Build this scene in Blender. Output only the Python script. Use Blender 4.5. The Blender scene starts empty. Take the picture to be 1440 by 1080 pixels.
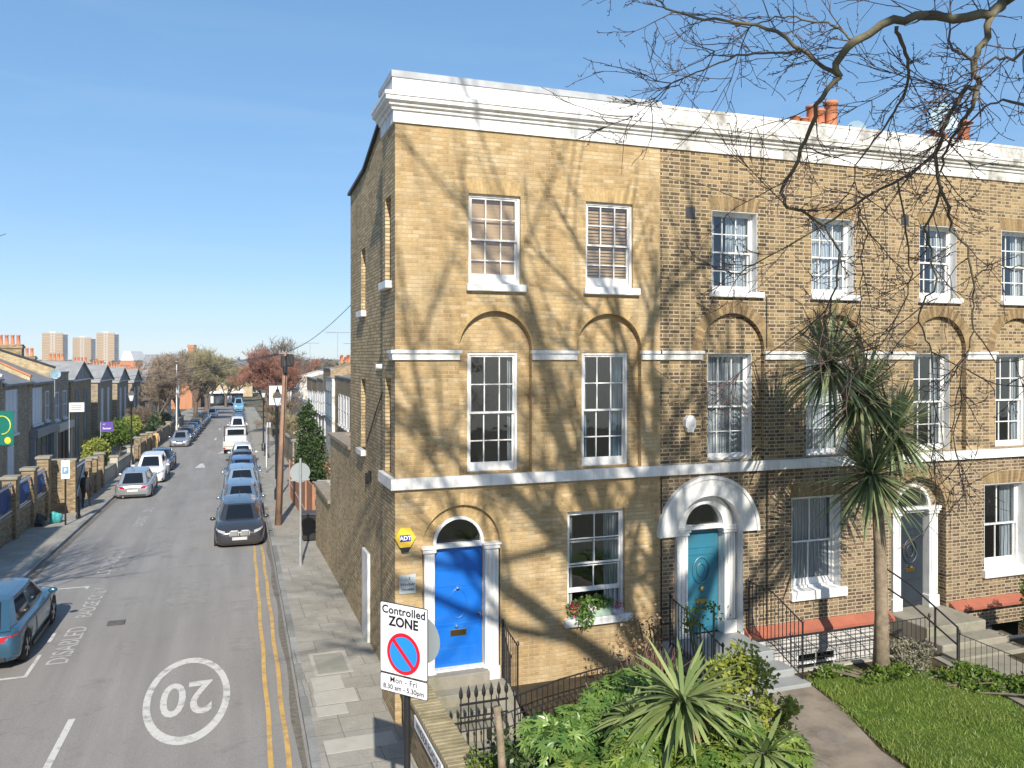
SKY, SUN, EXPO, HAZE = 0.12, 4.6, 0.6, 0.0003
import bpy, bmesh, math, random
from mathutils import Vector, Matrix, Quaternion
from mathutils.geometry import tessellate_polygon
R = math.radians
SC = bpy.context.scene
COL = SC.collection
rnd = random.Random(7)

# ------------------------------------------------------------- node helpers
class NT:
    def __init__(s, m):
        m.use_nodes = True; s.m = m; s.t = m.node_tree; s.t.nodes.clear()
    def n(s, typ, **kw):
        nd = s.t.nodes.new(typ)
        for k, v in kw.items():
            if k.startswith('i_'):
                nd.inputs[k[2:].replace('_', ' ')].default_value = v
            else: setattr(nd, k, v)
        return nd
    def l(s, a, b): s.t.links.new(a, b)
def c4(c): return (c[0], c[1], c[2], 1.0)
MATS = {}
def base_nodes(name, rough=0.7, metal=0.0, spec=0.5):
    m = bpy.data.materials.new(name); t = NT(m)
    out = t.n('ShaderNodeOutputMaterial'); b = t.n('ShaderNodeBsdfPrincipled')
    b.inputs['Roughness'].default_value = rough; b.inputs['Metallic'].default_value = metal
    b.inputs['Specular IOR Level'].default_value = spec
    t.l(b.outputs[0], out.inputs[0]); MATS[name] = m
    return m, t, b
def mixc(t, fac, a, b, mode='MIX'):
    x = t.n('ShaderNodeMix', data_type='RGBA', blend_type=mode)
    for sock, v in ((x.inputs[0], fac), (x.inputs[6], a), (x.inputs[7], b)):
        if isinstance(v, (int, float)): sock.default_value = v
        elif isinstance(v, tuple): sock.default_value = c4(v)
        else: t.l(v, sock)
    return x.outputs[2]
def math_(t, op, a, b=0.0, c=None):
    x = t.n('ShaderNodeMath', operation=op)
    for i, v in enumerate((a, b) if c is None else (a, b, c)):
        if isinstance(v, (int, float)): x.inputs[i].default_value = v
        else: t.l(v, x.inputs[i])
    return x.outputs[0]
def ramp(t, fac, stops, interp='LINEAR'):
    r = t.n('ShaderNodeValToRGB'); r.color_ramp.interpolation = interp
    e = r.color_ramp.elements
    while len(e) < len(stops): e.new(0.5)
    for el, (p, c) in zip(e, stops):
        el.position = p; el.color = c4(c) if isinstance(c, tuple) else (c, c, c, 1)
    t.l(fac, r.inputs[0]); return r.outputs[0]
def noise(t, vec, scale, detail=4, rough=0.55, dist=0.0):
    x = t.n('ShaderNodeTexNoise'); x.inputs['Scale'].default_value = scale
    x.inputs['Detail'].default_value = detail; x.inputs['Roughness'].default_value = rough
    x.inputs['Distortion'].default_value = dist
    if vec is not None: t.l(vec, x.inputs['Vector'])
    return x.outputs[0]
def objco(t): return t.n('ShaderNodeTexCoord').outputs['Object']
def scalev(t, v, s):
    x = t.n('ShaderNodeMapping'); x.inputs['Scale'].default_value = s; t.l(v, x.inputs[0]); return x.outputs[0]
def bump(t, b, h, dist=0.01, strength=1.0):
    x = t.n('ShaderNodeBump'); x.inputs['Distance'].default_value = dist; x.inputs['Strength'].default_value = strength
    t.l(h, x.inputs['Height']); t.l(x.outputs[0], b.inputs['Normal'])

def M_simple(name, col, rough=0.6, var=0.12, scale=3.0, metal=0.0, spec=0.5, bmp=0.0, dirt=None, dirt_amt=0.5, dscale=1.2):
    m, t, b = base_nodes(name, rough, metal, spec)
    o = objco(t); n = noise(t, o, scale, 5)
    lo = tuple(c*(1-var) for c in col); hi = tuple(min(1, c*(1+var)) for c in col)
    c = ramp(t, n, [(0.3, lo), (0.7, hi)])
    if dirt:
        d = noise(t, o, dscale, 7, 0.68)
        f = ramp(t, d, [(0.48, 0.0), (0.68, dirt_amt)])
        c = mixc(t, f, c, dirt)
    if name in ('white_paint', 'weathered_white_paint'):
        c = mixc(t, 1.0, c, ramp(t, noise(t, scalev(t, o, (7, 7, .7)), 1.0, 6, .7), [(.36, (.80, .79, .75)), (.56, (1, 1, 1))]), 'MULTIPLY')
    t.l(c, b.inputs['Base Color'])
    if bmp: bump(t, b, noise(t, o, scale*12, 4), bmp)
    return m

def M_brick(name, stops, mortar, bw=0.225, rh=0.075, ms=0.011, patch=None, patch_amt=0.5, soot=None, soot_amt=0.5, depth=0.012, psc=0.9, ssc=0.45, squash=1.0):
    m, t, b = base_nodes(name, 0.88, spec=0.25)
    o = objco(t); sp = t.n('ShaderNodeSeparateXYZ'); t.l(o, sp.inputs[0])
    g = t.n('ShaderNodeNewGeometry'); sn = t.n('ShaderNodeSeparateXYZ'); t.l(g.outputs['Normal'], sn.inputs[0])
    isx = math_(t, 'GREATER_THAN', math_(t, 'ABSOLUTE', sn.outputs[0]), 0.6)
    isz = math_(t, 'GREATER_THAN', math_(t, 'ABSOLUTE', sn.outputs[2]), 0.7)
    def mx(f, a, bb):
        x = t.n('ShaderNodeMix', data_type='FLOAT'); t.l(f, x.inputs[0]); t.l(a, x.inputs[2]); t.l(bb, x.inputs[3]); return x.outputs[0]
    u = mx(isx, sp.outputs[0], sp.outputs[1]); v = mx(isz, sp.outputs[2], sp.outputs[1])
    cb = t.n('ShaderNodeCombineXYZ'); t.l(u, cb.inputs[0]); t.l(v, cb.inputs[1])
    # slight waviness so courses are not ruler straight
    wv = t.n('ShaderNodeVectorMath', operation='MULTIPLY_ADD')
    nz = t.n('ShaderNodeTexNoise'); nz.inputs['Scale'].default_value = 2.2; t.l(cb.outputs[0], nz.inputs['Vector'])
    t.l(nz.outputs['Color'], wv.inputs[0]); wv.inputs[1].default_value = (0.02, 0.012, 0); t.l(cb.outputs[0], wv.inputs[2])
    br = t.n('ShaderNodeTexBrick'); t.l(wv.outputs[0], br.inputs['Vector'])
    br.offset = 0.5; br.squash = squash; br.squash_frequency = 2
    for k, vv in (('Color1', (0, 0, 0, 1)), ('Color2', (1, 1, 1, 1)), ('Mortar', (.5, .5, .5, 1)), ('Scale', 1.0), ('Mortar Size', ms), ('Mortar Smooth', 0.35), ('Bias', 0.0), ('Brick Width', bw), ('Row Height', rh)):
        br.inputs[k].default_value = vv
    c = ramp(t, br.outputs['Color'], stops)
    n1 = noise(t, o, psc, 6, 0.65)
    if patch: c = mixc(t, ramp(t, n1, [(0.5, 0.0), (0.66, patch_amt)]), c, patch)
    if soot:
        n2 = noise(t, o, ssc, 7, 0.7)
        c = mixc(t, ramp(t, n2, [(0.42, 0.0), (0.72, soot_amt)]), c, soot)
    st = noise(t, scalev(t, o, (2.6, 2.6, .22)), 1.0, 6, .65)
    c = mixc(t, 1.0, c, ramp(t, st, [(0.32, 0.72), (0.5, 1.0), (0.72, 1.1)]), 'MULTIPLY')
    fine = noise(t, o, 14, 5, 0.7)
    c = mixc(t, 1.0, c, ramp(t, fine, [(0.3, 0.8), (0.7, 1.15)]), 'MULTIPLY')
    mc = mixc(t, ramp(t, fine, [(0.35, 0.0), (0.75, 0.5)]), mortar, tuple(x*0.6 for x in mortar))
    c = mixc(t, br.outputs['Fac'], c, mc)
    t.l(c, b.inputs['Base Color'])
    h = math_(t, 'ADD', math_(t, 'SUBTRACT', 1.0, br.outputs['Fac']), math_(t, 'MULTIPLY', fine, 0.55))
    bump(t, b, h, depth)
    return m

# ------------------------------------------------------------- mesh builder
class MB:
    def __init__(s): s.v = []; s.f = []; s.mi = []; s.cur = 0; s.smooth = False; s.sm = []
    def add(s, vs, fs):
        o = len(s.v); s.v.extend([tuple(p) for p in vs])
        for f in fs: s.f.append(tuple(i+o for i in f)); s.mi.append(s.cur); s.sm.append(s.smooth)
    def quad(s, a, b, c, d): s.add([a, b, c, d], [(0, 1, 2, 3)])
    def box(s, x0, x1, y0, y1, z0, z1):
        if x0 > x1: x0, x1 = x1, x0
        if y0 > y1: y0, y1 = y1, y0
        if z0 > z1: z0, z1 = z1, z0
        s.add([(x0,y0,z0),(x1,y0,z0),(x1,y1,z0),(x0,y1,z0),(x0,y0,z1),(x1,y0,z1),(x1,y1,z1),(x0,y1,z1)],
              [(0,3,2,1),(4,5,6,7),(0,1,5,4),(1,2,6,5),(2,3,7,6),(3,0,4,7)])
    def bbox(s, x0, x1, y0, y1, z0, z1, r=0.01):
        # chamfered box (edges along every side cut)
        if x0 > x1: x0, x1 = x1, x0
        if y0 > y1: y0, y1 = y1, y0
        if z0 > z1: z0, z1 = z1, z0
        bm = bmesh.new(); bmesh.ops.create_cube(bm, size=1)
        for v in bm.verts: v.co = Vector(((x0+x1)/2+v.co.x*(x1-x0), (y0+y1)/2+v.co.y*(y1-y0), (z0+z1)/2+v.co.z*(z1-z0)))
        bmesh.ops.bevel(bm, geom=bm.edges[:], offset=r, segments=1, affect='EDGES')
        s.addbm(bm)
    def addbm(s, bm, mat=None):
        bm.verts.index_update()
        s.add([(mat @ v.co if mat else v.co)[:] for v in bm.verts], [tuple(v.index for v in f.verts) for f in bm.faces]); bm.free()
    def prism(s, poly, y0, y1, ax='y'):
        # poly: list of 2D points; ax 'y': (x,z), 'x': (y,z), 'z': (x,y)
        n = len(poly)
        def P(p, d):
            return (p[0], d, p[1]) if ax == 'y' else ((d, p[0], p[1]) if ax == 'x' else (p[0], p[1], d))
        vs = [P(p, y0) for p in poly]+[P(p, y1) for p in poly]
        tri = tessellate_polygon([[Vector((p[0], p[1], 0)) for p in poly]])
        fs = [tuple(t) for t in tri]+[tuple(i+n for i in reversed(t)) for t in tri]
        fs += [(i, (i+1) % n, (i+1) % n+n, i+n) for i in range(n)]
        s.add(vs, fs)
    def plate(s, outer, holes, d, ax='y'):
        loops = [outer]+holes; flat = [p for l in loops for p in l]
        tri = tessellate_polygon([[Vector((p[0], p[1], 0)) for p in l] for l in loops])
        def P(p): return (p[0], d, p[1]) if ax == 'y' else ((d, p[0], p[1]) if ax == 'x' else (p[0], p[1], d))
        s.add([P(p) for p in flat], [tuple(t) for t in tri])
    def reveal(s, loop, d0, d1, ax='y', skip=()):
        n = len(loop)
        def P(p, d): return (p[0], d, p[1]) if ax == 'y' else ((d, p[0], p[1]) if ax == 'x' else (p[0], p[1], d))
        for i in range(n):
            if i in skip: continue
            a, b = loop[i], loop[(i+1) % n]
            s.quad(P(a, d0), P(b, d0), P(b, d1), P(a, d1))
    def tube(s, pts, rad, n=6, cap=True):
        pts = [Vector(p) for p in pts]
        if isinstance(rad, (int, float)): rad = [rad]*len(pts)
        ring = []; up = None; base = len(s.v); vs = []
        for i, p in enumerate(pts):
            d = (pts[min(i+1, len(pts)-1)]-pts[max(i-1, 0)])
            if d.length < 1e-9: d = Vector((0, 0, 1))
            d.normalize()
            if up is None:
                up = Vector((0, 0, 1)) if abs(d.z) < 0.9 else Vector((1, 0, 0))
            sd = d.cross(up)
            if sd.length < 1e-6: sd = d.cross(Vector((0, 1, 0.3)))
            sd.normalize(); up = sd.cross(d).normalized()
            for k in range(n):
                a = 2*math.pi*k/n
                vs.append(p+(sd*math.cos(a)+up*math.sin(a))*rad[i])
        fs = []
        for i in range(len(pts)-1):
            for k in range(n):
                fs.append((i*n+k, i*n+(k+1) % n, (i+1)*n+(k+1) % n, (i+1)*n+k))
        if cap:
            fs.append(tuple(reversed(range(n)))); fs.append(tuple((len(pts)-1)*n+k for k in range(n)))
        s.add(vs, fs)
    def lathe(s, prof, cx=0, cy=0, n=16, ax='z', cz=0):
        # prof: (r, h)
        vs = []
        for r, hh in prof:
            for k in range(n):
                a = 2*math.pi*k/n; p, q = r*math.cos(a), r*math.sin(a)
                vs.append((cx+p, cy+q, cz+hh) if ax == 'z' else ((cx+hh, cy+p, cz+q) if ax == 'x' else (cx+p, cy+hh, cz+q)))
        fs = []
        for i in range(len(prof)-1):
            for k in range(n): fs.append((i*n+k, i*n+(k+1) % n, (i+1)*n+(k+1) % n, (i+1)*n+k))
        fs.append(tuple(range(n))); fs.append(tuple((len(prof)-1)*n+k for k in range(n)))
        s.add(vs, fs)
    def build(s, name, mat, parent=None, label=None, cat=None, group=None, kind=None, origin=None, merge=False):
        me = bpy.data.meshes.new(name)
        ox = Vector(origin) if origin else Vector((0, 0, 0))
        if origin: me.from_pydata([(v[0]-ox.x, v[1]-ox.y, v[2]-ox.z) for v in s.v], [], s.f)
        else: me.from_pydata(s.v, [], s.f)
        for m in (mat if isinstance(mat, (list, tuple)) else [mat]): me.materials.append(m)
        for p, i, sm in zip(me.polygons, s.mi, s.sm): p.material_index = i; p.use_smooth = sm
        if merge:
            bm = bmesh.new(); bm.from_mesh(me); bmesh.ops.remove_doubles(bm, verts=bm.verts, dist=1e-5)
            bmesh.ops.recalc_face_normals(bm, faces=bm.faces); bm.to_mesh(me); bm.free()
        me.update()
        o = bpy.data.objects.new(name, me); COL.objects.link(o)
        if parent: o.parent = parent
        elif origin: o.location = ox
        return tag(o, label, cat, group, kind)
def tag(o, label=None, cat=None, group=None, kind=None):
    if label: o['label'] = label
    if cat: o['category'] = cat
    if group: o['group'] = group
    if kind: o['kind'] = kind
    return o
def empty(name, loc, rz=0, label=None, cat=None, group=None):
    o = bpy.data.objects.new(name, None); COL.objects.link(o); o.location = loc; o.rotation_euler = (0, 0, rz)
    o.empty_display_size = 0.3
    return tag(o, label, cat, group)
def kids(o): return [c for c in bpy.data.objects if c.parent == o]
def copy_tree(o, loc, rz=None, label=None, scale=None, matmap=None):
    def rec(src, par):
        c = src.copy(); COL.objects.link(c)
        if par: c.parent = par
        if matmap and src.data:
            ms = [x.name for x in src.data.materials]
            if any(x in matmap for x in ms):
                key = (src.data.name, tuple(sorted(matmap.items(), key=lambda q: q[0])).__str__())
                if key not in MCACHE:
                    d = src.data.copy()
                    for i, x in enumerate(ms):
                        if x in matmap: d.materials[i] = matmap[x]
                    MCACHE[key] = d
                c.data = MCACHE[key]
        for ch in kids(src): rec(ch, c)
        return c
    r = rec(o, None); r.location = loc
    if rz is not None: r.rotation_euler = (0, 0, rz)
    if scale: r.scale = scale if isinstance(scale, tuple) else (scale,)*3
    if label: r['label'] = label
    return r
MCACHE = {}
def rect(x0, x1, z0, z1): return [(x0, z0), (x1, z0), (x1, z1), (x0, z1)]
def arch(x0, x1, z0, zs, n=24):
    c = (x0+x1)/2; r = (x1-x0)/2
    return [(x0, z0), (x1, z0)]+[(c+r*math.cos(math.pi*k/n), zs+r*math.sin(math.pi*k/n)) for k in range(n+1)]
def text_geo(mb, s, size, fn, align='CENTER', bold=0.0, spacing=1.0, thick=0.0):
    # fn maps flat (u,v) to a 3D point
    cu = bpy.data.curves.new('txt', 'FONT'); cu.body = s; cu.size = size; cu.align_x = align; cu.align_y = 'CENTER'
    cu.offset = bold; cu.space_character = spacing; cu.resolution_u = 4
    o = bpy.data.objects.new('txt', cu); COL.objects.link(o)
    dg = bpy.context.evaluated_depsgraph_get(); dg.update()
    me = bpy.data.meshes.new_from_object(o.evaluated_get(dg))
    mb.add([fn(v.co.x, v.co.y) for v in me.vertices], [tuple(p.vertices) for p in me.polygons])
    bpy.data.objects.remove(o); bpy.data.curves.remove(cu); bpy.data.meshes.remove(me)

# street frame: tilt and fall of the side street
TILT = 0.022
def zg(y): return 0.0 if y < 4 else (-0.03*(y-10) if y > 16 else -0.03*((y-4)**2)/24.0)
def zgd(y):
    return max(zg(y), -5.9)
def S(off, s, dz=0.0): return (off+TILT*s, s, zgd(s)+dz)
KR, KL = -1.55, -8.95      # kerb faces, street frame

# ------------------------------------------------------------- materials
white = M_simple('white_paint', (.76, .76, .75), 0.5, 0.05, 2, bmp=.003, dirt=(.55, .54, .50), dirt_amt=.5, dscale=3)
whitew = M_simple('weathered_white_paint', (.70, .69, .66), 0.6, 0.08, 2, dirt=(.20, .19, .16), dirt_amt=.95, dscale=1.6, bmp=.003)
lead = M_simple('lead_flashing', (.36, .38, .40), 0.55, 0.2, 3, bmp=.004)
brickH1 = M_brick('yellow_stock_brick', [(0, (.355, .24, .112)), (.3, (.42, .29, .14)), (.7, (.465, .33, .165)), (1, (.53, .405, .24))], (.48, .38, .23), ms=.008, patch=(.60, .49, .31), patch_amt=.6, soot=(.22, .145, .07), soot_amt=.6, depth=.008, psc=1.1)
brickS = M_brick('flank_stock_brick', [(0, (.36, .26, .14)), (.4, (.52, .39, .21)), (1, (.64, .51, .30))], (.30, .23, .15), ms=.014, soot=(.30, .22, .13), soot_amt=.3, depth=.007)
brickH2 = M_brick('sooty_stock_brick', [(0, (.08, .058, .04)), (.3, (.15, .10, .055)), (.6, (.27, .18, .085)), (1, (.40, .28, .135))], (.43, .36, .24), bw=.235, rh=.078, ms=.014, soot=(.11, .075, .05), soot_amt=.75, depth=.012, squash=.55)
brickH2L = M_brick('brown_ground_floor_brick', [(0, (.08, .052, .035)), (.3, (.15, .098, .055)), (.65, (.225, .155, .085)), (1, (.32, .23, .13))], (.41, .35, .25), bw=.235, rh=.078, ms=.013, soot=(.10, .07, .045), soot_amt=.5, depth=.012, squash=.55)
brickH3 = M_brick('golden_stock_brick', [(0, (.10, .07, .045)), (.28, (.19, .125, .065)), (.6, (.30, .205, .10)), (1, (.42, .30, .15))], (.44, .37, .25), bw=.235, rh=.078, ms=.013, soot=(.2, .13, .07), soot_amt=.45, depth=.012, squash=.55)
brickG = M_brick('garden_wall_brick', [(0, (.16, .10, .06)), (.5, (.33, .23, .12)), (1, (.45, .33, .18))], (.30, .26, .2), soot=(.12, .11, .06), soot_amt=.6, depth=.02)
brickD = M_brick('dark_street_brick', [(0, (.22, .175, .125)), (.5, (.36, .285, .20)), (1, (.48, .39, .27))], (.40, .35, .28), soot=(.12, .10, .08), soot_amt=.45)
brickR = M_brick('red_street_brick', [(0, (.22, .07, .04)), (1, (.36, .14, .08))], (.30, .25, .2))
brickO = M_brick('orange_red_brick', [(0, (.45, .16, .07)), (1, (.60, .25, .11))], (.5, .36, .25))
brickC = M_brick('cream_flank_brick', [(0, (.38, .28, .15)), (.5, (.52, .41, .24)), (1, (.60, .5, .32))], (.5, .43, .3), soot=(.25, .19, .12), soot_amt=.4)
brickB = M_brick('street_stock_brick', [(0, (.20, .13, .07)), (.5, (.34, .24, .13)), (1, (.46, .34, .2))], (.40, .34, .24), soot=(.13, .1, .07), soot_amt=.5)
def M_vous(name, a, b_):
    m, t, b = base_nodes(name, .88, spec=.25)
    g = t.n('ShaderNodeNewGeometry')
    c = ramp(t, g.outputs['Random Per Island'], [(0, a), (1, b_)])
    c = mixc(t, 1, c, ramp(t, noise(t, objco(t), 15, 5), [(.3, .8), (.7, 1.15)]), 'MULTIPLY')
    t.l(c, b.inputs['Base Color']); return m
vousH1 = M_vous('yellow_gauged_brick', (.40, .275, .13), (.47, .34, .17))
vousH2 = M_vous('brown_gauged_brick', (.17, .115, .06), (.33, .235, .12))
mortar = M_simple('lime_mortar', (.50, .42, .28), .9, .1)
stone = M_simple('york_stone', (.26, .24, .195), .85, .15, 2.5, bmp=.004, dirt=(.13, .13, .075), dirt_amt=.75)
stonep = M_simple('painted_grey_step', (.25, .265, .27), .7, .1, 2.5, bmp=.003, dirt=(.28, .28, .22), dirt_amt=.5)
redtile = M_simple('red_quarry_tile', (.33, .105, .06), .6, .15, 3, dirt=(.25, .10, .06), dirt_amt=.5, bmp=.003)
black = M_simple('black_painted_iron', (.018, .018, .02), .4, .2, 5)
blackp = M_simple('black_plastic', (.02, .02, .022), .5, .2, 5)
bluedoor = M_simple('bright_blue_paint', (.004, .135, .55), .42, .10, 1.5, dirt=(.03, .14, .40), dirt_amt=.5, dscale=3, bmp=.001)
tealdoor = M_simple('teal_paint', (.022, .15, .225), .45, .15, 2, dirt=(.04, .12, .15), dirt_amt=.6, dscale=3)
greydoor = M_simple('slate_grey_paint', (.016, .024, .034), .5, .2, 2)
brass = M_simple('brass', (.62, .45, .16), .3, .1, 5, metal=1.0)
chrome = M_simple('chrome', (.7, .7, .7), .15, .05, 5, metal=1.0)
greym = M_simple('galvanised_steel', (.45, .47, .48), .45, .15, 4, metal=.6)
greysign = M_simple('grey_sign_back', (.27, .31, .33), .5, .05, 2)
signw = M_simple('white_sign_face', (.78, .79, .82), .35, .015, 2)
signk = M_simple('black_sign_print', (.012, .012, .02), .4, .02, 2)
signr = M_simple('red_sign_print', (.66, .012, .03), .35, .02, 2)
signb = M_simple('blue_sign_print', (.02, .26, .78), .35, .02, 2)
terra = M_simple('terracotta', (.52, .19, .09), .75, .2, 4, dirt=(.2, .1, .07), dirt_amt=.5)
slate = M_simple('slate_roof', (.20, .205, .215), .6, .25, 1.3, bmp=.01)
slatel = M_simple('pale_slate_roof', (.30, .30, .29), .7, .2, 1.3, bmp=.01)
wood = M_simple('brown_fence_wood', (.36, .17, .09), .75, .2, 2.5, bmp=.003)
woodp = M_simple('creosoted_pole_wood', (.27, .165, .11), .8, .25, 2.5, bmp=.004)
concrete = M_simple('concrete', (.40, .38, .33), .85, .12, 2.5, bmp=.003, dirt=(.22, .21, .17), dirt_amt=.5)
dark = M_simple('dark_interior', (.32, .30, .30), .9, .2, 2)
M_simple('fabric', (.5, .5, .5))
def M_glass(name, tint=(.8, .86, .9), refl=1.0):
    m = bpy.data.materials.new(name); t = NT(m); MATS[name] = m
    out = t.n('ShaderNodeOutputMaterial'); tr = t.n('ShaderNodeBsdfTransparent'); gl = t.n('ShaderNodeBsdfGlossy')
    tr.inputs[0].default_value = c4(tint); gl.inputs['Roughness'].default_value = 0.02; gl.inputs[0].default_value = (.9, .95, 1, 1)
    fr = t.n('ShaderNodeFresnel'); fr.inputs[0].default_value = 1.55
    o = objco(t)
    bp = t.n('ShaderNodeBump'); bp.inputs['Distance'].default_value = .01; bp.inputs['Strength'].default_value = .25
    t.l(noise(t, o, 2.5, 2), bp.inputs['Height']); t.l(bp.outputs[0], gl.inputs['Normal'])
    f = math_(t, 'MULTIPLY', fr.outputs[0], refl)
    mx = t.n('ShaderNodeMixShader'); t.l(f, mx.inputs[0]); t.l(tr.outputs[0], mx.inputs[1]); t.l(gl.outputs[0], mx.inputs[2]); t.l(mx.outputs[0], out.inputs[0])
    return m
glass = M_glass('window_glass', refl=2.2)
glassd = M_simple('dark_car_glass', (.008, .011, .016), .04, .05, 1, spec=.4)
paneg = M_simple('distant_window_glass', (.06, .08, .10), .08, .3, .8, spec=.7)
def M_curtain(name, col):
    m, t, b = base_nodes(name, .9, spec=.1)
    o = objco(t); w = t.n('ShaderNodeTexWave'); w.inputs['Scale'].default_value = 3.5; w.inputs['Distortion'].default_value = 7.0; w.inputs['Detail'].default_value = 3; w.inputs['Detail Scale'].default_value = .6
    t.l(scalev(t, o, (2.2, 1, .25)), w.inputs['Vector'])
    c = mixc(t, w.outputs['Fac'], tuple(x*.7 for x in col), col); t.l(c, b.inputs['Base Color'])
    bump(t, b, w.outputs['Fac'], .03); return m
lace = M_curtain('lace_curtain', (.85, .86, .87))
curt = M_curtain('pale_curtain', (.55, .58, .60))
blind = M_simple('tan_timber_shutter', (.62, .40, .20), .6, .1, 2)
# road / paving
def M_asphalt():
    m, t, b = base_nodes('worn_asphalt', .85, spec=.3)
    o = objco(t)
    c = ramp(t, noise(t, o, .22, 6, .6, .6), [(.3, (.245, .232, .217)), (.55, (.272, .260, .245)), (.75, (.29, .272, .252))])
    st = noise(t, scalev(t, o, (1.6, .09, 1)), 1.0, 5, .6)
    c = mixc(t, 1, c, ramp(t, st, [(.3, .84), (.7, 1.1)]), 'MULTIPLY')
    c = mixc(t, 1, c, ramp(t, noise(t, o, 60, 3, .7), [(.3, .78), (.7, 1.2)]), 'MULTIPLY')
    vo = t.n('ShaderNodeTexVoronoi', feature='DISTANCE_TO_EDGE'); vo.inputs['Scale'].default_value = .35; vo.inputs['Randomness'].default_value = 1
    nw = t.n('ShaderNodeTexNoise'); nw.inputs['Scale'].default_value = 1.2; nw.inputs['Detail'].default_value = 6; t.l(o, nw.inputs[0])
    va = t.n('ShaderNodeVectorMath', operation='MULTIPLY_ADD'); t.l(nw.outputs['Color'], va.inputs[0]); va.inputs[1].default_value = (1.6, 1.6, 0); t.l(o, va.inputs[2]); t.l(va.outputs[0], vo.inputs['Vector'])
    c = mixc(t, ramp(t, vo.outputs['Distance'], [(0, .28), (.004, 0.0)]), c, (.09, .085, .08))
    c = mixc(t, ramp(t, noise(t, o, .8, 7, .75), [(.58, 0.0), (.70, .5)]), c, (.135, .125, .115))
    t.l(c, b.inputs['Base Color']); bump(t, b, noise(t, o, 90, 3), .006); return m
asphalt = M_asphalt()
def M_paving(name, a, bcol, w, hh, dirt):
    m, t, b = base_nodes(name, .85, spec=.25)
    o = objco(t)
    sp = t.n('ShaderNodeSeparateXYZ'); t.l(o, sp.inputs[0]); cb = t.n('ShaderNodeCombineXYZ'); t.l(sp.outputs[0], cb.inputs[0]); t.l(sp.outputs[1], cb.inputs[1])
    wv = t.n('ShaderNodeVectorMath', operation='MULTIPLY_ADD'); nz = t.n('ShaderNodeTexNoise'); nz.inputs['Scale'].default_value = 1.3
    t.l(cb.outputs[0], nz.inputs[0]); t.l(nz.outputs['Color'], wv.inputs[0]); wv.inputs[1].default_value = (.05, .05, 0); t.l(cb.outputs[0], wv.inputs[2])
    br = t.n('ShaderNodeTexBrick'); t.l(wv.outputs[0], br.inputs['Vector']); br.offset = .43; br.squash = .7; br.squash_frequency = 3
    for k, v in (('Color1', (0, 0, 0, 1)), ('Color2', (1, 1, 1, 1)), ('Mortar', (.5, .5, .5, 1)), ('Scale', 1.0), ('Mortar Size', .008), ('Mortar Smooth', .3), ('Brick Width', w), ('Row Height', hh)): br.inputs[k].default_value = v
    c = ramp(t, br.outputs['Color'], [(0, a), (1, bcol)])
    c = mixc(t, 1, c, ramp(t, noise(t, o, 1.1, 6, .7), [(.3, .78), (.7, 1.15)]), 'MULTIPLY')
    c = mixc(t, 1, c, ramp(t, noise(t, o, 25, 4, .7), [(.3, .85), (.7, 1.12)]), 'MULTIPLY')
    c = mixc(t, ramp(t, noise(t, o, .9, 7, .7), [(.5, 0.0), (.7, .6)]), c, dirt)
    c = mixc(t, math_(t, 'MULTIPLY', br.outputs['Fac'], .6), c, (.15, .14, .115)); t.l(c, b.inputs['Base Color'])
    bump(t, b, math_(t, 'SUBTRACT', noise(t, o, 20, 4), br.outputs['Fac']), .006); return m
paving = M_paving('york_stone_paving', (.31, .29, .25), (.355, .335, .295), .9, .62, (.235, .225, .175))
kerbm = M_paving('granite_kerb', (.20, .20, .19), (.34, .34, .33), 3.2, .9, (.17, .17, .13))
linew = M_simple('worn_white_road_paint', (.60, .59, .55), .7, .1, 4, dirt=(.24, .23, .21), dirt_amt=.95, dscale=4)
liney = M_simple('worn_yellow_road_paint', (.56, .35, .10), .75, .15, 2, dirt=(.25, .20, .14), dirt_amt=.95, dscale=3.5)
def M_ground(name, a, b_, s=1.0):
    m, t, b = base_nodes(name, .95, spec=.1)
    c = ramp(t, noise(t, objco(t), s, 8, .7), [(.3, a), (.7, b_)]); t.l(c, b.inputs['Base Color']); bump(t, b, noise(t, objco(t), s*9, 5), .03); return m
earth = M_ground('far_ground', (.10, .10, .06), (.17, .15, .11), .05)
soil = M_ground('bare_soil', (.045, .035, .022), (.10, .08, .05), 2)
turf = M_ground('turf', (.045, .085, .015), (.12, .17, .03), 1.2)
def M_leaf(name, a, b_, trans=0.25, rough=.45):
    m = bpy.data.materials.new(name); t = NT(m); MATS[name] = m
    out = t.n('ShaderNodeOutputMaterial'); b = t.n('ShaderNodeBsdfPrincipled'); b.inputs['Roughness'].default_value = rough
    b.inputs['Specular IOR Level'].default_value = .4
    g = t.n('ShaderNodeNewGeometry'); c = ramp(t, g.outputs['Random Per Island'], [(0, a), (1, b_)])
    t.l(c, b.inputs['Base Color']); tl = t.n('ShaderNodeBsdfTranslucent'); t.l(c, tl.inputs[0])
    mx = t.n('ShaderNodeMixShader'); mx.inputs[0].default_value = trans; t.l(b.outputs[0], mx.inputs[1]); t.l(tl.outputs[0], mx.inputs[2]); t.l(mx.outputs[0], out.inputs[0]); return m
leafF = M_leaf('fatsia_leaf', (.045, .12, .025), (.22, .33, .08), .25, .3)
leafC = M_leaf('cordyline_leaf', (.12, .18, .05), (.34, .40, .16), .25)
leafP = M_leaf('palm_leaf', (.08, .12, .055), (.27, .32, .16), .25)
leafPl = M_leaf('pale_palm_leaf', (.26, .24, .13), (.36, .33, .2), .2)
leafD = M_leaf('dark_evergreen_leaf', (.02, .045, .012), (.07, .11, .03), .15, .4)
leafY = M_leaf('yellow_green_leaf', (.16, .21, .03), (.34, .36, .07), .25)
leafG = M_leaf('grass_blade', (.06, .12, .015), (.17, .24, .04), .3)
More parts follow.
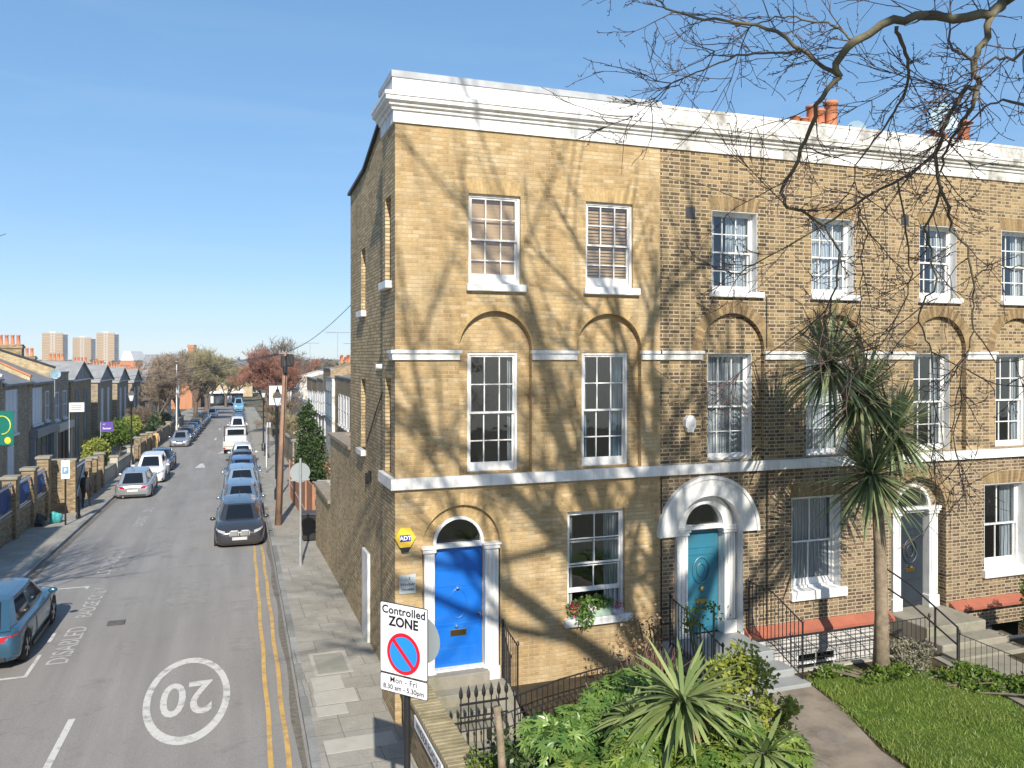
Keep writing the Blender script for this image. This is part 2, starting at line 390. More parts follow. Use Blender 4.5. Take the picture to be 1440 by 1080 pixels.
leafB = M_leaf('dry_brown_leaf', (.16, .10, .05), (.32, .22, .12), .2)
leafR = M_leaf('red_flower', (.35, .02, .03), (.6, .08, .2), .2)
leafW = M_leaf('white_flower', (.6, .5, .55), (.8, .75, .8), .2)
barkP = M_simple('palm_bark', (.30, .235, .16), .9, .3, 7, bmp=.02, dirt=(.14, .11, .08), dirt_amt=.7, dscale=6)
barkT = M_simple('plane_tree_bark', (.135, .12, .075), .9, .3, 5, bmp=.006, dirt=(.10, .085, .06), dirt_amt=.6, dscale=8)
twigT = M_simple('plane_tree_twig', (.11, .075, .065), .85, .25, 4)
barkS = M_simple('street_tree_bark', (.13, .10, .075), .9, .25, 4)
twigR = M_simple('reddish_twig', (.25, .12, .085), .9, .25, .8)
twigB = M_simple('brown_twig', (.22, .17, .12), .9, .25, .8)
twigG = M_simple('olive_twig', (.27, .235, .13), .9, .25, .8)
# ============================================================= SETTING
def strip(name, mat, o0, o1, s0, s1, dz, step=3.0, label=None):
    mb = MB(); s = s0; rows = []
    while s < s1+1e-6:
        rows.append(s); s += step
    for a, b in zip(rows[:-1], rows[1:]):
        mb.quad(S(o0, a, dz), S(o1, a, dz), S(o1, b, dz), S(o0, b, dz))
    return mb.build(name, mat, kind='structure', label=label)
def far_ground():
    mb = MB(); xs = [-3500, -900, -300, -100, -40, -16, -8, 0, 8, 16, 40, 100, 300, 900, 3500]
    ys = [-60, -20, -5, 0, 4, 8, 12, 16, 30, 60, 100, 150, 206, 300, 600, 1200, 3000, 6000]
    vs = [(x, y, zgd(y)-.3) for y in ys for x in xs]; n = len(xs)
    mb.add(vs, [(j*n+i, j*n+i+1, (j+1)*n+i+1, (j+1)*n+i) for j in range(len(ys)-1) for i in range(n-1)])
    mb.build('ground', earth, kind='structure')
far_ground()
strip('road', asphalt, KL-.05, KR+.05, -14, 214, -.11)
strip('pavement', paving, KR+.15, .75, -14, 200, 0)
strip('pavement', paving, -14.2, KL-.15, -14, 206, 0)
for o0, o1 in ((KR, KR+.15), (KL-.15, KL)):
    mb = MB(); s = -14.0
    while s < 206:
        a, b = s+.004, s+.9-.004
        j = .006*rnd.uniform(-1, 1); zt = .003*rnd.uniform(0, 1)
        P = [S(o0+j, a, -.13), S(o1, a, -.13), S(o1, b, -.13), S(o0+j, b, -.13), S(o0+j, a, .004+zt), S(o1, a, .004+zt), S(o1, b, .004+zt), S(o0+j, b, .004+zt)]
        mb.add(P, [(0,3,2,1),(4,5,6,7),(0,1,5,4),(1,2,6,5),(2,3,7,6),(3,0,4,7)])
        s += .9 if s < 60 else .9
    mb.build('kerb', kerbm, kind='structure')
# repaired slabs and an inspection cover on the right pavement
mb = MB()
for (x0, x1, y0, y1) in ((-1.22, -.62, 1.95, 2.65), (-1.25, -.45, 1.25, 1.9), (-1.28, -.72, .75, 1.2), (-1.3, -.1, -.75, -.25)):
    mb.box(x0, x1, y0, y1, -.01, .005)
mb.build('pavement_patch', M_simple('pale_new_slab', (.42, .40, .35), .85, .1, 3, bmp=.002), kind='structure')
mb = MB()
for (x0, x1, y0, y1) in ((-1.12, -.32, 2.75, 2.83), (-1.12, -.32, 4.0, 4.08), (-1.12, -1.04, 2.83, 4.0), (-.40, -.32, 2.83, 4.0)):
    mb.box(x0, x1, y0, y1, -.01, .006)
cover = mb.build('cover_frame', concrete, None)
cov = empty('inspection_cover', (0, 0, 0), 0, 'concrete framed inspection cover set in the right-hand pavement', 'cover')
cover.parent = cov
mb = MB(); mb.box(-1.03, -.41, 2.84, 3.99, -.01, .003); mb.build('cover_plate', M_simple('cover_slab', (.27, .26, .22), .85, .12, 3), cov)
# --- road markings (thin paint on the asphalt)
def rm(name, mb, mat, label): return mb.build(name, mat, kind='structure', label=label)
DZ = -.105
mb = MB()
N = 64; cx, cyy, ax_, ay_ = -3.64, 2.85, .80, 2.18
for k in range(N):
    a0, a1 = 2*math.pi*k/N, 2*math.pi*(k+1)/N
    def E(a, f, g): return (cx+(ax_-f)*math.cos(a)+TILT*2.85, cyy+(ay_-g)*math.sin(a), DZ)
    mb.quad(E(a0, 0, 0), E(a1, 0, 0), E(a1, .13, .33), E(a0, .13, .33))
rm('road_marking', mb, linew, 'white ellipse painted round the speed number on the road')
mb = MB()
text_geo(mb, '20', 1.0, lambda u, v: (cx+.05-u*1.0, cyy-v*2.35, DZ), bold=.012)
rm('road_marking', mb, linew, 'white speed number painted on the road')
def yl(off, s0, s1, w):
    mb = MB(); s = s0
    while s < s1:
        wob = .012*math.sin(s*1.7+off*9)
        mb.quad(S(off+wob, s, DZ), S(off+w+wob, s, DZ), S(off+w+.012*math.sin((s+.5)*1.7+off*9), s+.5, DZ), S(off+.012*math.sin((s+.5)*1.7+off*9), s+.5, DZ)); s += .5
    return mb
rm('road_marking', yl(-2.20, -14, 16.8, .085), liney, 'left line of the double yellow lines')
rm('road_marking', yl(-1.93, -14, 16.8, .085), liney, 'right line of the double yellow lines')
mb = MB(); mb.quad((-5.72, .2, DZ), (-5.60, .2, DZ), (-5.50, 2.45, DZ), (-5.62, 2.45, DZ))
mb.quad((-5.78, -3.6, DZ), (-5.66, -3.6, DZ), (-5.62, -1.2, DZ), (-5.74, -1.2, DZ))
rm('road_marking', mb, linew, 'white centre line dashes at the bottom of the road')
mb = MB()
for (x0, x1, y0, y1) in ((-2.85, -2.5, -.78, -.66), (-2.58, -2.5, -2.2, -.78), (-3.35, -3.0, -.86, -.74)): mb.quad((x0, y0, DZ), (x1, y0, DZ), (x1, y1, DZ), (x0, y1, DZ))
rm('road_marking', mb, linew, 'white give way marking at the bottom of the road')
fadew = M_simple('faded_white_road_paint', (.45, .44, .41), .8, .1, 4, dirt=(.25, .24, .22), dirt_amt=.98, dscale=6)
def road_text(s, off, s0, size, lng, label):
    mb = MB()
    text_geo(mb, s, 1.0, lambda u, v: S(off-v*size, s0+u*lng, DZ), align='LEFT', bold=.005)
    rm('road_marking', mb, fadew, label)
road_text('DISABLED', -6.45, 5.6, .62, .62, 'worn white letters nearest the blue hatchback')
road_text('BADGE ONLY', -6.5, 9.15, .55, .50, 'worn white letters beyond the first road lettering')
road_text('LOADING ONLY', -6.75, 14.0, .60, .52, 'worn white letters past the blue hatchback')
road_text('LOADING', -6.75, 23.2, .60, .60, 'worn white letters before the silver hatchback')
road_text('ONLY', -6.75, 27.3, .60, .60, 'last worn letters behind the silver hatchback')
mb = MB()
for s0, s1 in ((5.0, 6.4), (7.3, 8.0), (12.3, 12.6)): mb.quad(S(-6.98, s0, DZ), S(-6.90, s0, DZ), S(-6.90, s1, DZ), S(-6.98, s1, DZ))
mb.quad(S(-8.9, 5.0, DZ), S(-6.9, 5.0, DZ), S(-6.9, 5.1, DZ), S(-8.9, 5.1, DZ))
mb.quad(S(-8.9, 12.5, DZ), S(-6.9, 12.5, DZ), S(-6.9, 12.6, DZ), S(-8.9, 12.6, DZ))
rm('road_marking', mb, linew, 'white bay marking round the blue hatchback')
mb = MB()
for off, s0, w, l in ((-5.35, 48, .35, 3.2), (-5.15, 78, .12, 4), (-4.0, 60, .5, 3), (-5.15, 98, .12, 4)):
    mb.add([S(off-w, s0, DZ), S(off+w, s0, DZ), S(off+.1, s0+l, DZ), S(off-.1, s0+l, DZ)], [(0, 1, 2, 3)])
rm('road_marking', mb, linew, 'white hump arrows in the middle of the road far down the street')
mb = MB()
for o_, s_, w_, l_ in ((-4.6, 9.5, 1.1, 2.6), (-2.9, 5.2, .6, 4.2), (-5.9, 17, .9, 3.5), (-4.2, 26, 1.4, 2.0)): mb.quad(S(o_, s_, -.1085), S(o_+w_, s_, -.1085), S(o_+w_, s_+l_, -.1085), S(o_, s_+l_, -.1085))
mb.build('road_patch', M_simple('older_asphalt_patch', (.250, .238, .222), .9, .12, 5, dirt=(.20, .19, .18), dirt_amt=.6, bmp=.003), kind='structure')
mb = MB()
for o_, w_ in ((-1.72, .12), (-8.9, .2)):
    s_ = -14
    while s_ < 60: mb.quad(S(o_-.04*math.sin(s_*1.3), s_, -.1075), S(o_+w_, s_, -.1075), S(o_+w_, s_+1, -.1075), S(o_-.04*math.sin((s_+1)*1.3), s_+1, -.1075)); s_ += 1
mb.build('gutter_grit', M_simple('gutter_grit', (.15, .135, .11), .95, .3, 9, bmp=.004), kind='structure')
# gully / worn patch lettering in the road
mb = MB(); mb.box(-5.65, -5.25, 8.15, 8.5, -.12, DZ); mb.build('road_patch', M_simple('dark_asphalt_patch', (.10, .10, .09), .9, .3, 9), kind='structure')

# --- garden
gl = MB(); gl.plate([(2.1, -9), (30, -9), (30, 0), (2.1, 0), (2.1, -2.45), (.35, -2.45), (.35, -9)][::1], [[(7.75, -1.15), (11.0, -1.15), (11.0, -.02), (7.75, -.02)], [(13.2, -1.15), (17, -1.15), (17, -.02), (13.2, -.02)]], .38, 'z')
gl.build('garden_ground', soil, kind='structure')
mb = MB(); mb.prism([(.35, -2.45), (2.1, -2.45), (2.1, 0), (.35, 0)], -.2, .04, 'z'); mb.build('path', stone, kind='structure', label='stone area in front of the blue door')
mb = MB(); mb.prism([(5.95, -1.7), (7.62, -1.7), (7.35, -3.0), (6.85, -4.4), (6.3, -9), (4.5, -9), (5.1, -4.4), (5.7, -3)], .3, .40, 'z')
M_path = M_simple('worn_concrete_path', (.235, .195, .15), .9, .25, 1.5, dirt=(.10, .085, .06), dirt_amt=.8, dscale=1.6, bmp=.006)
mb.build('path', M_path, kind='structure', label='worn concrete path to the teal door')
mb = MB(); mb.lathe([(.24, 0), (.24, .004)], 6.45, -3.75, 24, 'z', .401); mb.build('path_cover', M_simple('iron_cover', (.2, .17, .14), .8, .15, 6), kind='structure')
mb = MB(); mb.prism([(10.9, -1.6), (12.5, -1.6), (11.8, -5.0), (10.2, -9), (9.0, -9), (10.4, -4.5)], .3, .42, 'z'); mb.build('path', stone, kind='structure', label='stone path to the slate grey door')
mb = MB(); mb.prism([(7.7, -1.75), (10.2, -1.9), (10.6, -3.0), (10.3, -4.4), (8.9, -8.9), (6.4, -8.9), (6.95, -4.4), (7.45, -3.0)], .3, .41, 'z'); mb.build('lawn', turf, kind='structure')
def M_lawn():
    m = M_leaf('lawn_blade', (.10, .19, .025), (.25, .36, .06), .35); t = m.node_tree; T = NT.__new__(NT); T.t = t; T.m = m
    rp = [n for n in t.nodes if n.type == 'VALTORGB'][0]; c2 = mixc(T, ramp(T, noise(T, objco(T), .8, 5, .6), [(.35, 0.0), (.65, .8)]), rp.outputs[0], (.24, .27, .07))
    for n in t.nodes:
        if n.type in ('BSDF_PRINCIPLED', 'BSDF_TRANSLUCENT'): t.links.new(c2, n.inputs[0])
    return m
lawnleaf = M_lawn()
def grass():
    mb = MB(); r = random.Random(3)
    def inside(x, y):
        L = 7.7-(-1.75-y)*.28 if y > -4.4 else 6.95-(-4.4-y)*.12
        return L-.05 < x < 10.5 if y > -3 else L-.05 < x < 10.6-(-3-y)*.22
    for i in range(26000):
        x, y = r.uniform(6.3, 11.0), r.uniform(-8, -1.6)
        if not inside(x, y): continue
        hh = r.uniform(.02, .07)*(1.0+.9*max(0, math.sin(x*2.3+y*1.7))*r.random()); a = r.uniform(0, 6.28); w = .009
        dx, dy = math.cos(a)*w, math.sin(a)*w; lx, ly = r.gauss(0, .04), r.gauss(0, .04)
        mb.add([(x-dx, y-dy, .40), (x+dx, y+dy, .40), (x+lx, y+ly, .41+hh)], [(0, 1, 2)])
    mb.build('grass', lawnleaf, kind='stuff', label='short green grass on the lawn beside the path', cat='grass')
grass()
# light wells (sunk areas)
for x0, x1 in ((7.75, 11.0), (13.2, 17)):
    mb = MB(); mb.plate(rect(x0, x1, -1.15, -.02), [], -1.1, 'z')
    mb.box(x0-.1, x0, -1.15, -.02, -1.2, .37); mb.box(x1, x1+.1, -1.15, -.02, -1.2, .37); mb.box(x0-.1, x1+.1, -1.27, -1.15, -1.2, .41)
    mb.build('light_well', concrete, kind='structure')

# ============================================================= TERRACE HOUSES
def window(par, org, x0, x1, z0, z1, yf, cols, ru, rl, sill=None, lining=None, curtain=None, raise_=0.0, bottom=.09, label=None):
    f = MB(); fw = .05
    zm = (z0+z1)/2 if ru == rl else z0+(z1-z0)*.5
    # box frame
    f.box(x0, x0+fw, yf-.04, yf+.09, z0, z1); f.box(x1-fw, x1, yf-.04, yf+.09, z0, z1)
    f.box(x0+fw, x1-fw, yf-.04, yf+.09, z1-fw, z1); f.box(x0+fw, x1-fw, yf-.05, yf+.09, z0, z0+.05)
    a0, a1 = x0+fw, x1-fw
    def sash(za, zb, y, rows, lowrail):
        st = .035
        f.box(a0, a0+st, y-.018, y+.018, za, zb); f.box(a1-st, a1, y-.018, y+.018, za, zb)
        f.box(a0+st, a1-st, y-.018, y+.018, zb-st, zb); f.box(a0+st, a1-st, y-.018, y+.018, za, za+lowrail)
        for i in range(1, cols):
            xx = a0+(a1-a0)*i/cols; f.box(xx-.011, xx+.011, y-.015, y+.015, za+lowrail, zb-st)
        for j in range(1, rows):
            zz = za+(zb-za)*j/rows; f.box(a0+st, a1-st, y-.0125, y+.0125, zz-.011, zz+.011)
    sash(zm-.02, z1-fw, yf, ru, .035)
    sash(z0+.05+raise_, zm+.02+raise_, yf+.042, rl, bottom)
    w = f.build('window', white, par, label=label, origin=org)
    g = MB()
    for za, zb, y in ((zm-.02, z1-fw, yf+.002), (z0+.05+raise_, zm+.02+raise_, yf+.044)):
        g.quad((a0, y, za), (a1, y, za), (a1, y, zb), (a0, y, zb))
    g.build('pane', glass, w, origin=org)
    if sill:
        s = MB(); s.bbox(sill[0], sill[1], -.10, yf-.02, sill[2], sill[3], .012); s.build('sill', white, w, origin=org)
    if lining:
        l = MB(); e = .004; y0 = lining[0]
        l.box(x1-.012, x1-.003, y0, yf-.041, z0, z1-.003); l.box(x0+.003, x0+.012, y0, yf-.041, z0, z1-.003); l.box(x0+.012, x1-.012, y0, yf-.041, z1-.012, z1-.003)
        l.build('lining', lining[1], w, origin=org)
    if curtain:
        curtain(w, org, a0, a1, z0, z1, yf+.105)
    return w
def drape(w, org, a0, a1, z0, z1, y, mat, amp=.03, freq=22, name='curtain'):
    c = MB(); c.smooth = True; n = max(8, int((a1-a0)*60)); vs = []
    for j, z in enumerate((z0, (z0+z1)/2, z1)):
        for i in range(n+1):
            x = a0+(a1-a0)*i/n
            vs.append((x, y+amp*math.sin(x*freq*2+.8*math.sin(x*7))*(1-.25*j), z))
    c.add(vs, [(j*(n+1)+i, j*(n+1)+i+1, (j+1)*(n+1)+i+1, (j+1)*(n+1)+i) for j in range(2) for i in range(n)])
    c.build(name, mat, w, origin=org)
def full_lace(w, o, a0, a1, z0, z1, y): drape(w, o, a0, a1, z0, z1, y, lace)
def side_curt(fr=.25, right=True, mat=curt):
    def f(w, o, a0, a1, z0, z1, y):
        d = (a1-a0)*fr
        if right: drape(w, o, a1-d, a1, z0, z1, y, mat)
        drape(w, o, a0, a0+d*.45, z0, z1, y, mat)
    return f
def shutter(half=False):
    def f(w, o, a0, a1, z0, z1, y):
        c = MB(); n = 26; top = z1
        for i in range(n):
            za = z0+(top-z0)*i/n
            if half: c.box(a0, a1, y-.02, y+.0, za, za+(top-z0)/n*.72)
            else: c.box(a0, a1, y-.02, y+.0, za, za+(top-z0)/n*.97)
        c.build('shutter', blind, w, origin=o)
    return f
def interior(par, org, x0, x1, floors, yb=4.5):
    m = MB(); zb = floors
    for a, b in zip(zb[:-1], zb[1:]):
        m.quad((x0, .45, a+.1), (x1, .45, a+.1), (x1, yb, a+.1), (x0, yb, a+.1)); m.quad((x0, .45, b-.1), (x1, .45, b-.1), (x1, yb, b-.1), (x0, yb, b-.1))
        m.quad((x0, yb, a), (x1, yb, a), (x1, yb, b), (x0, yb, b)); m.quad((x0, .45, a), (x0, yb, a), (x0, yb, b), (x0, .45, b)); m.quad((x1, .45, a), (x1, yb, a), (x1, yb, b), (x1, .45, b))
        m.box((x0+x1)/2-.05, (x0+x1)/2+.05, .45, yb, a+.1, b-.1)
    m.build('interior', dark, par, origin=org)
def arch_band(mb, c, zs, ra, rb, y, n=23, a0=0.0, a1=math.pi, gap=.10):
    for k in range(n):
        t0 = a0+(a1-a0)*(k+gap/2)/n; t1 = a0+(a1-a0)*(k+1-gap/2)/n
        P = [(c+r*math.cos(t), y, zs+r*math.sin(t)) for r, t in ((ra, t0), (rb, t0), (rb, t1), (ra, t1))]
        mb.add(P, [(0, 1, 2, 3)])
def flat_arch(mb, x0, x1, z, h, y, n):
    c = (x0+x1)/2
    for k in range(n):
        u0 = x0+(x1-x0)*(k+.06)/n; u1 = x0+(x1-x0)*(k+.94)/n; s = 1.18
        mb.add([(u0, y, z), (u1, y, z), (c+(u1-c)*s, y, z+h), (c+(u0-c)*s, y, z+h)], [(0, 1, 2, 3)])
def ring(mb, c, zs, r0, r1, y0, y1, n=32, a1=math.pi):
    for k in range(n):
        t0, t1 = a1*k/n, a1*(k+1)/n
        def Q(r, t, y): return (c+r*math.cos(t), y, zs+r*math.sin(t))
        mb.quad(Q(r0, t0, y0), Q(r1, t0, y0), Q(r1, t1, y0), Q(r0, t1, y0))
        mb.quad(Q(r1, t0, y0), Q(r1, t0, y1), Q(r1, t1, y1), Q(r1, t1, y0))
        mb.quad(Q(r0, t0, y0), Q(r0, t1, y0), Q(r0, t1, y1), Q(r0, t0, y1))
    for t in (0, a1):
        mb.quad((c+r0*math.cos(t), y0, zs), (c+r1*math.cos(t), y0, zs), (c+r1*math.cos(t), y1, zs), (c+r0*math.cos(t), y1, zs))
CORN = [(.0, 10.84), (-.04, 10.84), (-.04, 11.05), (-.075, 11.06), (-.085, 11.11), (-.13, 11.13), (-.14, 11.17), (-.20, 11.20), (-.205, 11.27), (-.225, 11.28), (-.225, 11.34), (-.19, 11.36), (-.06, 11.38), (-.06, 11.64), (.25, 11.64)]
def cornice(par, org, x0, x1, mat, left_return=0):
    m = MB(); pr = CORN; n = len(pr)
    rows = []
    if left_return:
        # profile along the flank first, mitred at the corner
        rows.append([(x0+d if d < 0 else x0+.0+d*0, left_return, z) for d, z in pr])
    rows.append([((x0+d) if left_return and d < 0 else x0, d, z) for d, z in pr]); rows.append([(x1, d, z) for d, z in pr])
    for a, b in zip(rows[:-1], rows[1:]):
        for i in range(n-1): m.quad(a[i], a[i+1], b[i+1], b[i])
    m.add(rows[0], [tuple(range(n))]); m.add(rows[-1], [tuple(range(n))])
    return m.build('cornice', mat, par, origin=org)
def pilaster(m, x0, x1, y0, y1, z0, z1, base=.28, cap=.11, flutes=3):
    m.bbox(x0-.03, x1+.03, y0-.05, y1, z0, z0+base, .01)
    m.bbox(x0-.03, x1+.03, y0-.045, y1, z1-cap, z1-.035, .01); m.bbox(x0-.055, x1+.055, y0-.07, y1, z1-.035, z1, .006)
    m.box(x0, x1, y0, y1, z0+base, z1-cap)
    w = (x1-x0)/(flutes*2+1)
    for i in range(flutes+1): m.box(x0+2*i*w, x0+(2*i+1)*w, y0-.018, y0, z0+base+.02, z1-cap-.02)

# ---------------- house 1 (corner house)
O1 = (0, 0, 0)
h1 = empty('corner_house', O1, 0, 'three storey yellow brick corner house with bright blue arched door and white cornice', 'house')
w = MB()
W2 = [(1.38, 2.41), (3.77, 4.80)]; A1 = [(1.20, 2.64), (3.57, 4.99)]; W1 = [(1.40, 2.40), (3.75, 4.76)]
G1 = (3.38, 4.62, 1.52, 3.60)
holes = [rect(a, b, 7.98, 9.66) for a, b in W2]+[arch(a, b, 4.42, 6.76) for a, b in A1]+[rect(*G1)]+[arch(.50, 2.0, .2, 3.12)]
w.plate(rect(0, 5.42, -.4, 11.3), holes, 0)
for i, hl in enumerate(holes): w.reveal(hl, 0, .10 if i not in (2, 3) else .15)
for hl in holes[:2]+[holes[4]]: w.reveal(hl, .10, .35)
for (a, b), (c, d) in zip(A1, W1):
    hh = rect(c, d, 4.46, 6.70); w.plate(arch(a, b, 4.42, 6.76), [hh], .15); w.reveal(hh, .15, .35)
dh = arch(.72, 1.68, .84, 3.17); w.plate(arch(.50, 2.0, .2, 3.12), [dh], .10); w.reveal(dh, .10, .35)
w.build('wall', brickH1, h1, origin=O1)
# flank
w = MB()
near = [(0, -.4), (1.2, -.4), (1.2, 11.3), (0, 11.3)]
nh = [rect(.39, .94, 4.43, 6.21), rect(.39, .94, 8.02, 9.62)]
w.plate(near, nh, 0, 'x')
for hl in nh: w.reveal(hl, 0, .14, 'x'); w.plate(hl, [], .14, 'x')
w.quad((0, 1.2, -.4), (.3, 1.2, -.4), (.3, 1.2, 11.6), (0, 1.2, 11.6))
rear = [(1.2, -.6), (7.35, -.6), (7.35, 10.9), (5.0, 11.05), (3.0, 11.62), (1.2, 11.66)]
rh = [rect(4.98, 5.62, 4.40, 6.08), rect(4.98, 5.62, 7.72, 9.25), rect(1.45, 1.85, .75, 2.9)]
w.plate(rear, rh, .3, 'x')
for hl in rh: w.reveal(hl, .3, .46, 'x'); w.plate(hl, [], .46, 'x')
w.quad((.3, 7.35, -.6), (5.42, 7.35, -.6), (5.42, 7.35, 10.9), (.3, 7.35, 10.9))
# low rear wing and yard wall
w.box(.31, .62, 7.36, 11.67, -.8, 4.15); w.box(.62, 5.4, 11.3, 11.67, -.8, 4.15); w.box(.32, .62, 11.67, 15.9, -.9, 1.98)
w.build('flank_wall', brickS, h1, origin=O1)
w = MB(); w.box(.24, .68, 7.37, 11.75, 4.15, 4.24); w.box(.24, .70, 11.75, 15.98, 1.98, 2.09); w.box(.681, 5.4, 11.25, 11.75, 4.15, 4.24)
w.build('coping', M_simple('brown_brick_coping', (.27, .22, .16), .9, .2, 4, bmp=.004), h1, origin=O1)
w = MB(); w.plate(rect(.72, 5.4, 7.36, 11.2), [], 3.6, 'z'); w.build('flat_roof', lead, h1, origin=O1)
w = MB(); e = [(1.21, 11.66), (3.0, 11.62), (5.0, 11.05), (7.38, 10.9)]
w.prism(e+[(y, z+.07) for y, z in reversed(e)], .22, .55, 'x'); w.build('parapet_coping', black, h1, origin=O1)
w = MB(); w.quad((.3, .2, 11.3), (5.42, .2, 11.3), (5.42, 7.35, 10.7), (.3, 7.35, 10.7)); w.build('roof', slate, h1, origin=O1)
cornice(h1, O1, 0, 5.42, white, left_return=1.2)
w = MB()
w.box(-.08, 5.42, -.08, .30, 11.641, 11.76); w.box(-.08, .25, .30, 1.22, 11.641, 11.755)
w.build('lead_capping', lead, h1, origin=O1)
w = MB()
w.prism([(-.09, -.09), (5.42, -.09), (5.42, .0), (0.0, .0), (0, 1.2), (-.09, 1.2)], 4.22, 4.42, 'z')
w.build('string_course', white, h1, origin=O1)
for a, b, ret in ((-.06, 1.20, 1), (2.64, 3.57, 0), (4.99, 5.42, 0)):
    w = MB(); w.box(a, b, -.05, -.001, 6.56, 6.68); w.box(a-.03 if not a == 4.99 else a-.03, b+(.03 if b < 5.4 else 0), -.085, -.001, 6.68, 6.74)
    if ret: w.box(-.05, 0, 0, .34, 6.56, 6.68); w.box(-.085, 0, 0, .36, 6.68, 6.74)
    w.build('impost_band', white, h1, origin=O1)
def va(fn, par, org, mat, *args):
    v = MB(); fn(v, *args); v.build('brick_arch', mat, par, origin=org)
for a, b in A1: va(arch_band, h1, O1, vousH1, (a+b)/2, 6.76, (b-a)/2+.004, (b-a)/2+.115, -.004, 40)
va(arch_band, h1, O1, vousH1, 1.25, 3.12, .754, .97, -.004, 31); va(arch_band, h1, O1, vousH1, 1.20, 3.17, .50, .715, .096, 25)
for a, b in W2: va(flat_arch, h1, O1, vousH1, a, b, 9.665, .26, -.004, 17)
va(flat_arch, h1, O1, vousH1, 3.38, 4.62, 3.605, .26, -.004, 19)
window(h1, O1, 1.38, 2.41, 7.98, 9.66, .10, 3, 2, 2, sill=(1.33, 2.50, 7.84, 7.98), curtain=shutter(), bottom=.15, label='top floor sash window with closed tan shutters')
window(h1, O1, 3.77, 4.80, 7.98, 9.66, .10, 3, 2, 2, sill=(3.71, 4.93, 7.84, 7.98), curtain=shutter(True), bottom=.15, label='top floor sash window with slatted tan shutters')
window(h1, O1, 1.40, 2.40, 4.42, 6.70, .21, 3, 2, 2, curtain=side_curt(.12), bottom=.15)
window(h1, O1, 3.75, 4.76, 4.42, 6.70, .21, 3, 2, 2, curtain=side_curt(.3, mat=M_curtain('blue_curtain', (.25, .38, .48))), bottom=.15)
gw = window(h1, O1, 3.38, 4.62, 1.52, 3.60, .12, 2, 2, 2, sill=(3.30, 4.76, 1.38, 1.53), curtain=side_curt(.28), raise_=.42, label='ground floor sash window with its lower sash raised')
# flank sills, flue, downpipe
for y0, y1, z, x in ((.33, 1.0, 4.42, 0), (.30, 1.02, 7.88, 0), (4.9, 5.7, 4.26, .3), (4.9, 5.7, 7.58, .3)):
    if z == 4.42: continue
    w = MB(); w.bbox(x-.12, x+.10, y0, y1, z, z+.14, .01); w.build('flank_sill', white, h1, origin=O1)
w = MB(); w.lathe([(.055, -.34), (.055, .02)], .3, 1.75, 14, 'x', 6.42); w.lathe([(.075, -.02), (.075, .0)], .3, 1.75, 14, 'x', 6.42); w.build('flue_pipe', white, h1, origin=O1)
w = MB(); w.tube([(.10, 1.27, 7.4), (.10, 1.27, 4.5), (.10, 1.27, -.05)], .045, 8)
for z in (7.0, 5.2, 3.1, 1.2): w.box(.04, .3, 1.22, 1.32, z, z+.05)
w.build('downpipe', M_simple('brown_pipe', (.13, .10, .085), .5), h1, origin=O1)
w = MB(); w.tube([(.28, 2.0, 6.3), (.28, 3.5, 5.4), (.28, 4.7, 4.6)], .012, 5); w.tube([(.27, 4.2, 4.0), (.27, 4.2, 3.75)], .05, 6); w.tube([(.27, 4.6, 3.9), (.27, 4.6, 3.65)], .05, 6); w.build('wall_cable', black, h1, origin=O1)
w = MB(); w.bbox(.24, .32, 4.35, 5.15, 0, 2.05, .01); w.build('flank_door', white, h1, origin=O1)
# front door set
w = MB(); pilaster(w, .53, .72, -.035, .10, .55, 3.14); pilaster(w, 1.69, 1.95, -.035, .10, .55, 3.14, flutes=3)
w.bbox(.72, 1.69, -.02, .12, 3.09, 3.17, .008); w.box(.72, 1.69, -.015, .12, .78, .86)
ring(w, 1.205, 3.17, .43, .485, .045, .15); w.build('door_surround', white, h1, origin=O1)
w = MB(); w.box(.72, 1.69, .12, .17, .85, 3.09); d = w.build('door', bluedoor, h1, origin=O1)
w = MB()
for z0, z1 in ((.93, 1.20), (1.26, 1.56), (1.62, 1.66), (2.34, 2.60), (2.66, 2.98)):
    w.bbox(.80, 1.61, .113, .125, z0, z1, .005)
pts = [(1.205+.17*math.cos(a), .105, 2.02+.27*math.sin(a)) for a in [2*math.pi*k/28 for k in range(29)]]; w.build('door_moulding', bluedoor, d, origin=O1); w = MB(); w.tube([(x, .12, z) for x, y, z in pts], .012, 6, False); w.build('oval_moulding', bluedoor, d, origin=O1)
w = MB(); w.bbox(1.06, 1.37, .095, .125, 1.42, 1.54, .008); w.build('letterbox', brass, d, origin=O1)
w = MB(); w.lathe([(.0, -.05), (.035, -.045), (.035, -.02), (.015, 0)], 1.61, .12, 14, 'y', 1.80); w.lathe([(.0, -.05), (.03, -.04), (.03, 0)], 1.18, .12, 12, 'y', 1.60); w.lathe([(.0, -.04), (.03, -.03), (.03, 0)], 1.2, .12, 12, 'y', 2.30); w.build('knob', chrome, d, origin=O1)
w = MB(); w.plate(arch(.75, 1.66, 3.17, 3.175), [], .13); w.build('fanlight', glass, h1, origin=O1)
interior(h1, O1, .5, 5.2, (.3, 4.0, 7.4, 10.7))
